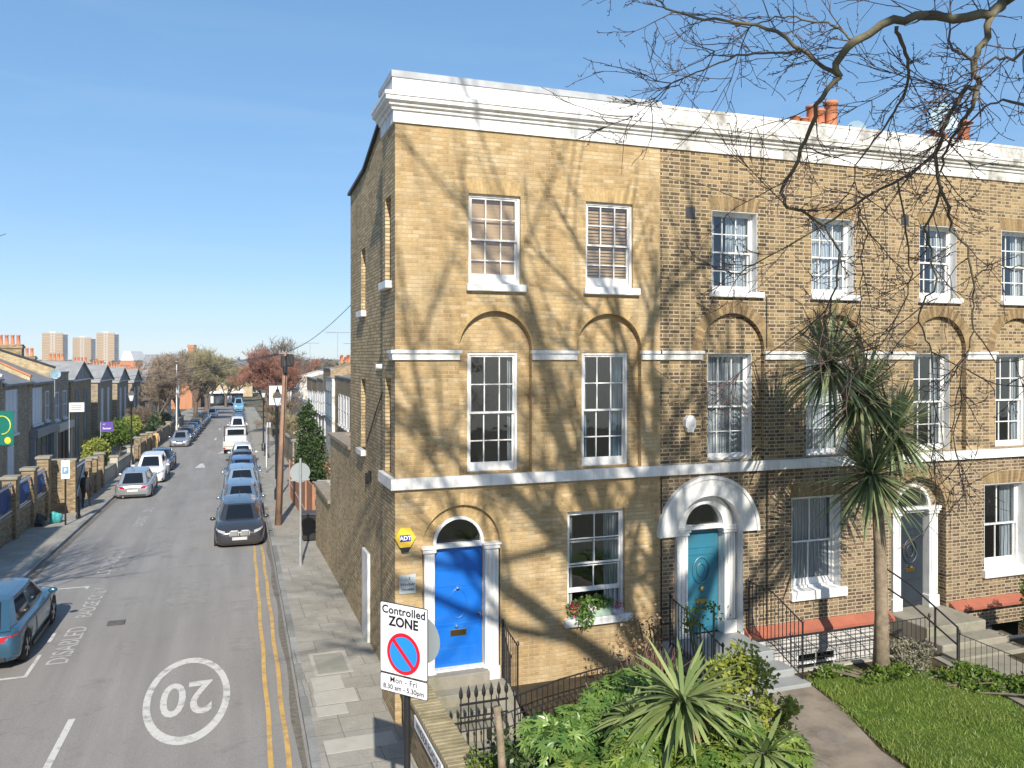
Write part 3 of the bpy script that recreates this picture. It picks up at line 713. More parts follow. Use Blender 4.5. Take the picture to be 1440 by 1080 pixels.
# alarm box, name plate, entry phone
w = MB(); hx = [(.17+.19*math.cos(R(60*k)), 3.36+.19*math.sin(R(60*k))*1.05) for k in range(6)]
w.prism(hx, -.09, 0); ab = w.build('alarm_box', M_simple('yellow_plastic', (.78, .50, .05), .4, .05), h1, origin=O1)
w = MB(); w.prism([(.08, 3.19), (.26, 3.19), (.23, 3.10), (.11, 3.10)], -.085, -.005); w.build('strobe', blackp, ab, origin=O1)
w = MB(); w.box(.07, .27, -.094, -.09, 3.29, 3.41); w.build('badge', M_simple('navy_print', (.03, .04, .25), .4), ab, origin=O1)
w = MB(); text_geo(w, 'ADT', .105, lambda u, v: (.17+u, -.097, 3.35+v), bold=.003); w.build('lettering', signw, ab, origin=O1)
w = MB(); w.bbox(.07, .38, -.025, 0, 2.33, 2.67, .004); npl = w.build('name_plate', M_simple('grey_plate', (.42, .46, .48), .4, .05), h1, origin=O1)
w = MB()
for s_, z in (('1-3', 2.60), ('Windsor', 2.50), ('Houses', 2.41)): text_geo(w, s_, .075, lambda u, v: (.225+u, -.027, z+v), bold=.001)
w.build('lettering', signk, npl, origin=O1)
w = MB(); w.bbox(.10, .34, -.05, 0, 1.98, 2.12, .004); w.build('entry_phone', greym, h1, origin=O1)
w = MB(); w.box(.42, .48, -.03, 0, .25, 2.0); w.build('meter_pipe', black, h1, origin=O1)
w = MB(); w.tube([(.36, -.05, .02), (.36, -.05, 2.0)], .03, 8); w.tube([(.44, -.05, 1.0), (.44, -.05, .05)], .04, 8); w.build('waste_pipe', black, h1, origin=O1)
# steps
w = MB()
for i in range(4): w.bbox(.46, 1.72, -.30*(i+1)+(.06 if i == 0 else 0), -.30*i+(.10 if i == 0 else -.0), 0, .82-.2*i, .008)
w.prism([(0, -.1), (0, .60), (-.35, .58), (-1.25, .22), (-1.25, -.1)], 1.74, 2.06, 'x')
w.build('steps', stone, h1, origin=O1)
# white powdery marks under the cornice are part of the brick; window box
wb = empty('window_box', (4.0, -.06, 1.53), 0, 'pale green window box of pink white and trailing flowers on the ground floor sill', 'planter')
w = MB(); w.bbox(-.30, .28, -.03, .10, 0, .17, .01); w.build('trough', M_simple('pale_green_plastic', (.36, .48, .38), .5), wb)
def leafcloud(mb, n, c, rx, ry, rz, size, r, elong=1.6, up=.2):
    for i in range(n):
        while True:
            p = Vector((r.uniform(-1, 1), r.uniform(-1, 1), r.uniform(-1, 1)))
            if p.length < 1: break
        p = Vector((c[0]+p.x*rx, c[1]+p.y*ry, c[2]+p.z*rz)); s = size*r.uniform(.6, 1.3)
        d = Vector((r.gauss(0, 1), r.gauss(0, 1), r.gauss(up, .8))).normalized(); q = d.cross(Vector((r.gauss(0, 1), r.gauss(0, 1), r.gauss(0, 1)))).normalized()
        mb.add([p, p+d*s*elong*.5+q*s*.5, p+d*s*elong, p+d*s*elong*.5-q*s*.5], [(0, 1, 2, 3)])
r = random.Random(5)
m = MB(); leafcloud(m, 500, (-.1, 0, .28), .45, .1, .14, .05, r); leafcloud(m, 350, (-.30, -.08, .08), .2, .07, .26, .045, r); leafcloud(m, 120, (-.55, 0, .2), .12, .1, .16, .045, r); m.build('foliage', leafF, wb)
m = MB(); leafcloud(m, 130, (-.52, -.04, .22), .14, .08, .14, .04, r, 1); leafcloud(m, 60, (.42, -.02, .2), .1, .08, .1, .035, r, 1); m.build('red_flowers', leafR, wb)
m = MB(); leafcloud(m, 70, (-.22, -.1, .18), .12, .05, .12, .035, r, 1); leafcloud(m, 80, (.42, -.06, .10), .12, .06, .08, .035, r, 1); m.build('white_flowers', leafW, wb)

# ---------------- houses 2 and 3
def house23(name, lab, org, X0, X1, up, dn, win2, arches, win1, gwin, door, hood, cmat):
    h = empty(name, org, 0, lab, 'house')
    w = MB()
    hs = [rect(a, b, 7.98, 9.66) for a, b in win2]+[arch(a, b, 4.42, 6.76) for a, b in arches]
    w.plate(rect(X0, X1, 4.22, 11.3), hs, 0)
    for hl in hs: w.reveal(hl, 0, .12)
    for hl in hs[:len(win2)]: w.reveal(hl, .12, .40)
    for (a, b), (c, d) in zip(arches, win1):
        hh = rect(c, d, 4.44, 6.70); w.plate(arch(a, b, 4.42, 6.76), [hh], .12); w.reveal(hh, .12, .40)
    w.build('wall', up, h, origin=org)
    w = MB(); da = arch(door[0], door[1], .6, door[2]); hs = [rect(*gwin), da]
    w.plate(rect(X0, X1, .84, 4.22), [rect(*gwin), arch(door[0], door[1], .841, door[2])], 0)
    w.reveal(rect(*gwin), 0, .40); w.reveal(da, 0, .45)
    w.build('ground_floor_wall', dn, h, origin=org)
    w = MB(); bw_ = rect(door[1]+1.45, door[1]+2.6, -.35, .22)
    w.plate(rect(X0, X1, -1.2, .84), [bw_, rect(door[0], door[1], .2, .839)], .012); w.reveal(bw_, .012, .25)
    w.build('basement_wall', M_simple('grubby_white_paint', (.50, .49, .47), .8, .1, 2, dirt=(.16, .15, .13), dirt_amt=.8, bmp=.004) if hood else brickH2L, h, origin=org)
    if hood: window(h, org, bw_[0][0], bw_[1][0], -.35, .22, .10, 2, 1, 1, bottom=.05, label='small basement window down in the light well')
    # sloping red tile plinth
    w = MB()
    for a, b in ((X0+.02, door[0]-.25), (door[1]+.1, X1-.02)):
        if b-a < .3: continue
        w.prism([(-.001, .9), (-.20, .76), (-.20, .70), (-.001, .72)], a, b, 'x')
    w.build('plinth', redtile, h, origin=org)
    cornice(h, org, X0, X1, cmat)
    w = MB(); w.box(X0, X1, -.07, .3, 11.641, 11.70); w.build('parapet_capping', cmat, h, origin=org)
    w = MB(); w.box(X0, X1, -.09, 0, 4.22, 4.42); w.build('string_course', white, h, origin=org)
    for a, b in arches: va(arch_band, h, org, vousH2, (a+b)/2, 6.76, (b-a)/2+.004, (b-a)/2+.24, -.004, 35)
    for a, b in win2: va(flat_arch, h, org, vousH2, a, b, 9.665, .30, -.004, 17)
    va(flat_arch, h, org, vousH2, gwin[0], gwin[1], gwin[3]+.004, .30, -.004, 19)
    if not hood: va(arch_band, h, org, vousH2, (door[0]+door[1])/2, door[2], (door[1]-door[0])/2+.004, (door[1]-door[0])/2+.24, -.004, 31)
    w = MB(); w.quad((X0, .2, 11.3), (X1, .2, 11.3), (X1, 8, 10.7), (X0, 8, 10.7)); w.build('roof', slate, h, origin=org)
    interior(h, org, X0+.2, X1-.2, (-1.1, .5, 4.0, 7.4, 10.7), 4.0)
    # steps / landing
    w = MB(); c = (door[0]+door[1])/2
    sm = stonep if hood else stone
    w.bbox(c-.84, c+.84, -1.05, .3, .1, .80, .02); w.bbox(c-.95, c+.95, -1.55, -1.05, .1, .60, .02); w.bbox(c-1.0, c+1.0, -1.95, -1.55, .1, .47, .01)
    w.build('steps', sm, h, origin=org)
    return h
def bands(h, org, lst):
    for a, b in lst:
        w = MB(); w.box(a, b, -.05, -.001, 6.56, 6.68); w.box(a-.03, b+.03, -.085, -.001, 6.68, 6.74); w.build('impost_band', whitew, h, origin=org)
O2 = (5.42, 0, 0); O3 = (11.3, 0, 0)
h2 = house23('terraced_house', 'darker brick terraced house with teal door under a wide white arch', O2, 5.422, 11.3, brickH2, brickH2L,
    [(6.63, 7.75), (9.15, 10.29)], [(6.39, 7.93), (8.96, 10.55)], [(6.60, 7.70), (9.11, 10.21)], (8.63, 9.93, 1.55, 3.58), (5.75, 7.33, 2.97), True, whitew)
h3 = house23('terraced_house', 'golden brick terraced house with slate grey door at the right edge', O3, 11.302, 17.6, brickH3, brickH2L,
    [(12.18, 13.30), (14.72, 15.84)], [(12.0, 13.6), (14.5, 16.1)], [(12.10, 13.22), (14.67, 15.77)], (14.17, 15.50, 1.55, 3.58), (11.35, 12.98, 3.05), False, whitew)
bands(h2, O2, ((5.42, 6.39), (7.93, 8.96), (10.55, 11.3))); bands(h3, O3, ((11.3, 12.0), (13.6, 14.5), (16.1, 17.5)))
LW = (0.0, white); L1 = (.12, white)
window(h2, O2, 6.63, 7.75, 7.98, 9.66, .22, 3, 2, 2, sill=(6.58, 7.88, 7.86, 7.98), lining=LW, curtain=side_curt(.5, mat=lace), label='top floor window next to the corner house')
window(h2, O2, 9.15, 10.29, 7.98, 9.66, .22, 3, 2, 2, sill=(9.10, 10.42, 7.86, 7.98), lining=LW, curtain=full_lace)
window(h2, O2, 6.60, 7.70, 4.43, 6.70, .32, 3, 2, 2, lining=L1, curtain=full_lace); window(h2, O2, 9.11, 10.21, 4.43, 6.70, .32, 3, 2, 2, lining=L1, curtain=full_lace)
window(h2, O2, 8.63, 9.93, 1.55, 3.58, .24, 2, 1, 1, sill=(8.58, 10.06, 1.36, 1.56), lining=LW, curtain=full_lace, bottom=.14, label='ground floor window hung with lace')
window(h3, O3, 12.18, 13.30, 7.98, 9.66, .22, 3, 2, 2, sill=(12.13, 13.42, 7.86, 7.98), lining=LW, curtain=side_curt(.4, mat=lace)); window(h3, O3, 14.72, 15.84, 7.98, 9.66, .22, 3, 2, 2, sill=(14.67, 15.97, 7.86, 7.98), lining=LW, curtain=side_curt(.4, mat=lace))
window(h3, O3, 12.10, 13.22, 4.43, 6.70, .32, 3, 2, 2, lining=L1, curtain=side_curt(.2)); window(h3, O3, 14.67, 15.77, 4.43, 6.70, .32, 3, 2, 2, lining=L1, curtain=side_curt(.2))
window(h3, O3, 14.17, 15.50, 1.55, 3.58, .24, 2, 1, 1, sill=(14.1, 15.65, 1.36, 1.56), lining=LW, curtain=side_curt(.3), bottom=.14)
def panel_door(h, org, x0, x1, z0, z1, y, mat, oval, lbz):
    w = MB(); w.box(x0, x1, y, y+.05, z0, z1); d = w.build('door', mat, h, origin=org)
    w = MB(); c = (x0+x1)/2; q = (x1-x0)
    w.bbox(x0+.1*q, x1-.1*q, y-.014, y+.004, z0+.1, z0+.55, .01); w.bbox(x0+.1*q, x1-.1*q, y-.014, y+.004, z1-.42, z1-.1, .01)
    w.bbox(x0+.1*q, x1-.1*q, y-.014, y+.004, z0+.62, z0+.66, .006); w.bbox(x0+.1*q, x1-.1*q, y-.014, y+.004, z1-.56, z1-.5, .006)
    w.build('door_moulding', mat, d, origin=org); w = MB()
    pts = [(c+.2*math.cos(a), y-.012, oval+.27*math.sin(a)) for a in [2*math.pi*k/28 for k in range(29)]]; w.tube(pts, .022, 6, False)
    pts = [(c+.1*math.cos(a), y-.01, oval+.14*math.sin(a)) for a in [2*math.pi*k/28 for k in range(29)]]; w.tube(pts, .018, 6, False)
    w.build('oval_moulding', mat, d, origin=org)
    w = MB(); w.bbox(c-.13, c+.13, y-.02, y+.002, lbz, lbz+.09, .005); w.build('letterbox', brass, d, origin=org)
    w = MB(); w.lathe([(.0, -.07), (.045, -.06), (.05, -.03), (.02, 0)], c, y, 14, 'y', oval-.38); w.build('knob', brass, d, origin=org)
panel_door(h2, O2, 6.18, 7.02, .80, 3.0, .36, tealdoor, 2.12, 1.42)
w = MB(); pilaster(w, 5.82, 6.14, .14, .36, .80, 3.03); pilaster(w, 7.03, 7.29, .14, .36, .80, 3.03)
w.bbox(5.76, 7.32, .10, .36, 3.03, 3.10, .01)
ring(w, 6.54, 3.10, .45, .66, .12, .34); w.plate(arch(5.77, 7.31, 3.10, 3.101), [arch(5.95, 7.13, 3.11, 3.112)], .20)
w.box(6.17, 7.04, .30, .42, 2.98, 3.04)
w.build('door_surround', white, h2, origin=O2)
w = MB(); w.plate(arch(6.06, 7.02, 3.10, 3.101), [], .28); w.build('fanlight', glass, h2, origin=O2)
w = MB(); ring(w, 6.54, 2.97, .785, 1.13, -.10, 0, 40); ring(w, 6.54, 2.97, 1.13, 1.20, -.13, 0, 40)
# soffit lining of the arch
l = arch(5.754, 7.326, .84, 2.97); w.reveal(l, -.10, .36, skip=(0,))
w.build('arch_hood', white, h2, origin=O2)
w = MB(); w.bbox(6.35, 6.5, .28, .34, 3.02, 3.09, .01); w.build('door_lamp', blackp, h2, origin=O2)
panel_door(h3, O3, 11.76, 12.55, .82, 3.02, .26, greydoor, 2.1, 1.62)
w = MB(); pilaster(w, 11.50, 11.72, .10, .28, .80, 3.08); pilaster(w, 12.57, 12.82, .10, .28, .80, 3.08); w.bbox(11.38, 12.95, .08, .28, 3.08, 3.14, .01)
w.box(11.74, 12.57, .2, .3, 3.0, 3.08); ring(w, 12.165, 3.14, .46, .52, .16, .28); w.build('door_surround', white, h3, origin=O3)
w = MB(); w.plate(arch(11.70, 12.63, 3.14, 3.141), [], .22); w.build('fanlight', glass, h3, origin=O3)
w = MB(); w.plate(arch(11.36, 12.97, 3.14, 3.141), [arch(11.69, 12.64, 3.145, 3.147)], .24); w.build('tympanum', brickH2L, h3, origin=O3)
for (h, o, x, z) in ((h2, O2, 6.12, 9.58), (h3, O3, 11.75, 9.75)):
    w = MB(); w.bbox(x-.11, x+.11, -.015, 0, z-.12, z+.12, .004)
    for k in range(5): w.box(x-.09, x+.09, -.022, -.014, z-.09+k*.04, z-.075+k*.04)
    w.build('air_vent', M_simple('black_vent_iron', (.05, .05, .055), .6), h, origin=o)
w = MB(); hx = [(6.07+.13*math.cos(R(45*k+22)), 5.27+.16*math.sin(R(45*k+22))) for k in range(8)]; w.prism(hx, -.11, 0); w.prism([(5.98, 5.14), (6.16, 5.14), (6.13, 5.08), (6.01, 5.08)], -.10, 0)
w.build('alarm_box', white, h2, origin=O2, label='plain white alarm box')
w = MB(); w.tube([(7.98, -.03, 4.2), (7.98, -.03, .9)], .012, 6); w.tube([(7.98, -.02, 7.9), (7.98, -.02, 6.8)], .01, 5); w.build('wall_cable', black, h2, origin=O2)
w = MB(); w.tube([(5.44, -.02, 4.2), (5.44, -.02, .4)], .012, 6); w.build('party_line_cable', black, h2, origin=O2)
# chimneys
def chimney_pots(h, org, x0, x1, y, z0, pots, mat=brickB):
    w = MB(); w.box(x0, x1, y-.3, y+.3, 10.7, z0); w.box(x0-.05, x1+.05, y-.35, y+.35, z0-.12, z0-.02); c = w.build('chimney', mat, h, origin=org)
    for (px, ph, pr, cowl) in pots:
        w = MB(); w.smooth = True; w.lathe([(pr, 0), (pr*.92, ph*.15), (pr*.88, ph*.9), (pr*1.05, ph*.92), (pr*1.05, ph), (pr*.8, ph)], px, y, 16, 'z', z0)
        if cowl: w.lathe([(.01, ph+.22), (pr*1.5, ph+.12), (pr*1.5, ph+.10), (.02, ph+.10)], px, y, 14, 'z', z0); w.tube([(px, y, z0+ph), (px, y, z0+ph+.12)], .03, 5)
        w.build('chimney_pot', terra, c, origin=org)
chimney_pots(h2, O2, 9.9, 11.25, 1.6, 12.05, [(10.0, .32, .12, 0), (10.25, .3, .12, 0), (10.5, .62, .15, 0), (10.72, .55, .13, 0), (11.05, .78, .17, 0)])
chimney_pots(h3, O3, 14.2, 15.5, 1.6, 12.0, [(14.3, .3, .13, 1), (14.6, .4, .14, 1), (14.85, .3, .12, 0), (15.05, .3, .12, 0), (15.32, .6, .16, 1)])
def dish(x, y, z, r_, lab, az=-.3):
    d = empty('satellite_dish', (x, y, z), az, lab, 'dish')
    w = MB(); w.smooth = True; w.lathe([(r_, -.10), (r_*.8, -.06), (r_*.5, -.025), (.02, 0)], 0, 0, 22, 'y', .35); w.build('dish', M_simple('mesh_dish_blue', (.30, .42, .50), .5), d)
    w = MB(); w.tube([(0, 0, -1.0), (0, 0, .3)], .02, 6); w.tube([(0, 0, .2), (0, -.35, .28)], .012, 5); w.box(-.03, .03, -.40, -.32, .25, .33); w.build('mast', greym, d)
dish(14.15, 1.2, 12.25, .38, 'large round satellite dish above the parapet beside the right chimney pots'); dish(11.6, 1.4, 11.75, .25, 'small satellite dish just right of the left chimney pots')
# ============================================================= CARS
def M_paint(name, col, metal=.35):
    m, t, b = base_nodes(name, .28, metal, .5); b.inputs['Coat Weight'].default_value = .6; b.inputs['Coat Roughness'].default_value = .06
    c = mixc(t, ramp(t, noise(t, objco(t), 1.6, 6, .7), [(.45, 0.0), (.8, .07)]), col, (.22, .20, .18)); t.l(c, b.inputs['Base Color'])
    t.l(ramp(t, noise(t, objco(t), 3, 6, .7), [(.35, .2), (.75, .3)]), b.inputs['Roughness']); return m
P = {k: M_paint(k+'_car_paint', v, me) for k, v, me in (
    ('blue', (.045, .125, .20), .5), ('charcoal', (.06, .062, .068), .5), ('greyblue', (.20, .26, .34), .6), ('silverblue', (.30, .38, .46), .6), ('navy', (.018, .035, .075), .4),
    ('black', (.014, .015, .018), .2), ('white', (.70, .70, .71), .0), ('silver', (.48, .50, .52), .7), ('midblue', (.03, .10, .26), .4), ('grey', (.19, .20, .21), .5), ('red', (.20, .02, .02), .2), ('purple', (.07, .03, .09), .3), ('lightblue', (.18, .42, .62), .3))}
tyre = M_simple('tyre_rubber', (.02, .02, .02), .85, .2, 5); alloy = M_simple('alloy_rim', (.42, .42, .43), .35, .1, 5, metal=.8)
redl = M_simple('red_lamp', (.38, .01, .015), .15, .1, 5); headl = M_simple('headlamp', (.36, .38, .41), .1, .15, 8, spec=.9)
platey = M_simple('number_plate_pale', (.62, .60, .50), .5, .05); platew = M_simple('number_plate_white', (.45, .45, .46), .5, .05)
trim = M_simple('dark_car_trim', (.025, .025, .027), .5, .1)
def make_car(name, L, W, H, kind, paint, deck_h, beltf=.62, grille='plain', rear='hatch'):
    # front faces -y; x across; z up from the ground
    root = empty(name, (0, 0, 0)); hw = W/2; f, b = -L/2, L/2
    zb = H*beltf; hood = deck_h
    # cabin landmarks
    if kind == 'suv': A, B_, C_, D = f+L*.23, f+L*.40, b-L*.13, b-L*.03
    elif kind == 'saloon': A, B_, C_, D = f+L*.25, f+L*.43, b-L*.28, b-L*.13
    else: A, B_, C_, D = f+L*.23, f+L*.41, b-L*.16, b-L*.03
    hood_at = lambda y: hood-.20*max(0, (A-y)/(A-f))**1.7 if y < A else zb
    tail = zb+.02 if kind != 'saloon' else zb+.06
    st = [(f+.00, .30, .26, hood-.32, .72), (f+.06, .22, .20, hood-.22, .84), (f+.28, .19, .18, hood-.12, .94), (f+L*.12, .18, .17, hood-.05, .985), (A, .18, .17, hood+.01, 1.0), (f+L*.36, .18, .17, zb, 1.0), (0, .18, .17, zb, 1.0), (b-L*.3, .18, .17, zb+.01, 1.0),
          (D-.12 if kind != 'saloon' else D, .18, .18, tail, .985), (b-.20, .20, .2, tail-.02 if kind != 'saloon' else tail, .95), (b-.05, .24, .22, tail-.12, .88), (b, .34, .30, tail-.28, .78)]
    vs = []; NP = 11
    for (y, z0, zl, zt, wf) in st:
        w_ = hw*wf; zm = z0+(zt-z0)*.45
        half = [(0, z0), (w_*.82, z0), (w_*.97, z0+.09), (w_*1.0, zm), (w_*.985, zt-.14), (w_*.90, zt-.02), (w_*.60, zt+.012), (0, zt+.03)]
        ringp = half+[(-x, z) for x, z in reversed(half[1:-1])]
        NP = len(ringp); vs += [(x, y, z) for x, z in ringp]
    fs = [(i*NP+k, i*NP+(k+1) % NP, (i+1)*NP+(k+1) % NP, (i+1)*NP+k) for i in range(len(st)-1) for k in range(NP)]
    fs += [tuple(range(NP)), tuple((len(st)-1)*NP+k for k in range(NP))]
    me = bpy.data.meshes.new('body'); me.from_pydata(vs, [], fs); me.materials.append(paint); me.materials.append(trim)
    bm = bmesh.new(); bm.from_mesh(me); bmesh.ops.recalc_face_normals(bm, faces=bm.faces)
    bmesh.ops.subdivide_edges(bm, edges=bm.edges[:], cuts=1, smooth=.0, use_grid_fill=True); bmesh.ops.smooth_vert(bm, verts=[v for v in bm.verts], factor=.5, use_axis_x=True, use_axis_y=True, use_axis_z=True)
    bm.to_mesh(me); bm.free()
    o = bpy.data.objects.new('body', me); COL.objects.link(o)
    # wheel arches
    wr = .33 if kind != 'suv' else .37; wy = (f+L*.19, b-L*.185)
    cut = MB()
    for y in wy:
        for sx in (-1, 1): cut.lathe([(wr+.055, -.16), (wr+.055, .16)], sx*(hw-.06), y, 24, 'x', wr)
    co = cut.build('cut', trim, merge=True)
    md = o.modifiers.new('b', 'BOOLEAN'); md.object = co; md.operation = 'DIFFERENCE'; md.solver = 'EXACT'; md.material_mode = 'TRANSFER'
    dg = bpy.context.evaluated_depsgraph_get(); dg.update(); nm = bpy.data.meshes.new_from_object(o.evaluated_get(dg))
    bpy.data.objects.remove(o); bpy.data.objects.remove(co)
    for p in nm.polygons: p.use_smooth = True
    o = bpy.data.objects.new('body', nm); COL.objects.link(o); o.parent = root
    # shut lines
    m = MB()
    for sx in (-1, 1):
        for y in (A+.18, (B_+C_)/2-.02, C_-.12): m.tube([(sx*(hw*1.002), y, .32), (sx*(hw*1.003), y, .55*H*.8), (sx*hw*.975, y, zb-.12)], .006, 4)
        m.box(sx*(hw-.02), sx*(hw+.004), wy[0]+.5, wy[1]-.5, .17, .25); m.build('side_trim', trim, root); m = MB()
    # greenhouse
    zr = H; wb = hw*.86; wt = hw*.66
    def pt(u, v, sx, push=0.0):   # side surface: u front->rear, v belt->roof
        y0 = A+(D-A)*u; y1 = B_+(C_-B_)*u; y = y0+(y1-y0)*v; x = wb+(wt-wb)*(v**1.15)
        bow = 1-.10*(2*u-1)**4
        return (sx*(x*bow+push), y, zb-.03+(zr-.05-zb+.03)*v)
    gw_, gp, gf, gr, roof = MB(), MB(), MB(), MB(), MB()
    for q in (gw_, gp, gf, gr, roof): q.smooth = True
    us = [(0, .07, 'p'), (.07, .49, 'g'), (.49, .53, 'k'), (.53, .88, 'g'), (.88, 1.0, 'p')]
    for sx in (-1, 1):
        for u0, u1, k in us:
            for v0, v1 in ((0, .10), (.10, .86), (.86, 1.0)):
                t = gw_ if (k == 'g' and v0 == .10) else gp
                t.quad(pt(u0, v0, sx), pt(u1, v0, sx), pt(u1, v1, sx), pt(u0, v1, sx))
    def endp(a, v, front):
        s = a*2-1; sx = s
        y0, y1 = (A, B_) if front else (D, C_); bow = (1-s*s)*(-.10 if front else .06)
        x0, x1 = wb*.9, wt*.9
        return ((x0+(x1-x0)*v**1.1)*s, (y0+(y1-y0)*v)+bow*(1-.4*v), zb-.03+(zr-.05-zb+.03)*v+.03*(1-s*s)*v)
    for front, mbg in ((True, gf), (False, gr)):
        for i in range(8):
            for (v0, v1) in ((0, .08), (.08, .92), (.92, 1.0)):
                a0, a1 = i/8, (i+1)/8
                t = mbg if (v0 == .08 and 0 < i < 7) else gp
                if v0 == .08 and (i == 0 or i == 7): t = gp
                t.quad(endp(a0, v0, front), endp(a1, v0, front), endp(a1, v1, front), endp(a0, v1, front))
    ys = [B_+(C_-B_)*k/6 for k in range(7)]
    def rp(i, j):
        s = i/8*2-1; y = ys[j]; u = j/6; bow = 1-.10*(2*u-1)**4
        e = endp(i/8, 1.0, True) if j == 0 else (endp(i/8, 1.0, False) if j == 6 else None)
        if e and 0 < i < 8: return e
        return (wt*bow*s, y, zr-.05+.05*(1-s**4)*(1-.3*(2*u-1)**2)+(.0))
    for j in range(6):
        for i in range(8): roof.quad(rp(i, j), rp(i+1, j), rp(i+1, j+1), rp(i, j+1))
    roof.build('roof', paint, root); gp.build('pillars', paint, root)
    gw_.build('side_window', glassd, root); gf.build('windscreen', glassd, root); gr.build('rear_window', glassd, root)
    # wheels
    for y in wy:
        for sx in (-1, 1):
            m = MB(); m.smooth = True; x = sx*(hw-.115)
            m.lathe([(wr*.62, -.1), (wr*.93, -.11), (wr, -.06), (wr, .06), (wr*.93, .11), (wr*.62, .1)], x, y, 24, 'x', wr); wl = m.build('wheel', tyre, root)
            m = MB(); m.lathe([(wr*.66, .085), (wr*.60, .09), (wr*.58, .06)] if sx > 0 else [(wr*.58, -.06), (wr*.60, -.09), (wr*.66, -.085)], x, y, 24, 'x', wr)
            for k in range(5):
                for dd in (-.12, .12):
                    a = 2*math.pi*k/5+dd; c_, s_ = math.cos(a), math.sin(a)
                    m.tube([(x+sx*.10, y+c_*.04, wr+s_*.04), (x+sx*.09, y+c_*wr*.63, wr+s_*wr*.63)], .018, 5)
            m.lathe([(.05, .02), (.05, .1), (.02, .115)] if sx > 0 else [(.02, -.115), (.05, -.1), (.05, -.02)], x, y, 10, 'x', wr)
            m.build('rim', alloy, wl)
    # lamps
    fz = hood-.20
    for sx in (-1, 1):
        m = MB(); m.smooth = True
        P_ = []
        for a, (x, y) in enumerate(((.56, .0), (.70, .03), (.82, .10), (.90, .24), (.915, .38))):
            zt = fz-.03+.03*a; P_.append([(sx*hw*x, f+y-.012, zt-.07+a*.012), (sx*hw*x, f+y+.02, zt+.03)])
        for a in range(4): m.quad(P_[a][0], P_[a+1][0], P_[a+1][1], P_[a][1])
        m.build('headlight', headl, root)
        m = MB(); m.smooth = True; rz = tail-.20; P_ = []
        for a, (x, y) in enumerate(((.45, -.005), (.66, .02), (.82, .06), (.93, .20), (.975, .42))):
            P_.append([(sx*hw*x, b-y+.012, rz-.07+a*.012), (sx*hw*x, b-y-.012, rz+.05+a*.008)])
        for a in range(4): m.quad(P_[a][0], P_[a+1][0], P_[a+1][1], P_[a][1])
        m.build('tail_light', redl, root)
        m = MB(); m.smooth = True
        bmx = bmesh.new(); bmesh.ops.create_uvsphere(bmx, u_segments=10, v_segments=7, radius=1)
        m.addbm(bmx, Matrix.Translation((sx*(hw+.06), A+.30, zb+.06)) @ Matrix.Diagonal((.11, .06, .07, 1))); m.build('wing_mirror', paint, root)
    # front end
    m = MB(); m.bbox(-hw*.55, hw*.55, f-.012, f+.06, .30, .42, .01); m.bbox(-hw*.86, -hw*.62, f+.04, f+.12, .32, .42, .01); m.bbox(hw*.62, hw*.86, f+.04, f+.12, .32, .42, .01); m.build('air_intake', trim, root)
    m = MB()
    if grille == 'twin':
        for sx in (-1, 1):
            m.bbox(sx*.03, sx*.35, f-.035, f+.05, fz-.22, fz+.02, .05)
        g = m.build('grille', M_simple('pale_grille_metal', (.55, .56, .57), .35, .05), root); m = MB()
        for sx in (-1, 1):
            for k in range(7): m.box(sx*.065+sx*k*.038, sx*.065+sx*(k*.038+.022), f-.042, f-.036, fz-.20, fz+.0)
        m.build('grille_slats', trim, g)
    else:
        m.bbox(-hw*.42, hw*.42, f-.014, f+.05, fz-.09, fz-.01, .01); m.build('grille', trim, root)
    m = MB(); m.bbox(-.26, .26, f-.045, f-.03, .42, .53, .004); m.build('number_plate', platew, root, label='front number plate')
    m = MB(); m.bbox(-.26, .26, b+.006, b+.02, tail-.42, tail-.31, .004); m.build('number_plate', platey, root, label='rear number plate')
    m = MB(); m.bbox(-hw*.7, hw*.7, b-.05, b+.012, .26, .36, .01); m.build('rear_bumper_trim', trim, root)
    if rear == 'exhaust':
        m = MB(); m.lathe([(.05, 0), (.05, .08), (.04, .08)], hw*.5, b-.03, 12, 'y', .25); m.build('exhaust_pipe', chrome, root)
    m = MB(); m.tube([(0, C_-.1, zr), (0, C_-.02, zr+.12)], .012, 5); m.build('aerial', trim, root)
    return root
def setcar(c, off, s, lab, group, face_cam=True, j=0):
    c.location = S(off, s, -.11); c.rotation_euler = (R(1.7) if s > 14 and face_cam else (R(-1.7) if s > 14 else 0), 0, -TILT+(0 if face_cam else math.pi)+j)
    tag(c, lab, 'car', group)
GR, GL = 'cars parked along the right kerb', 'cars parked along the left kerb'
hatch = make_car('parked_car', 4.3, 1.79, 1.46, 'hatch', P['blue'], .93, .62, rear='exhaust')
setcar(hatch, -8.02, 7.55, 'metallic blue hatchback seen from behind at the left edge of the photo', GL, False)
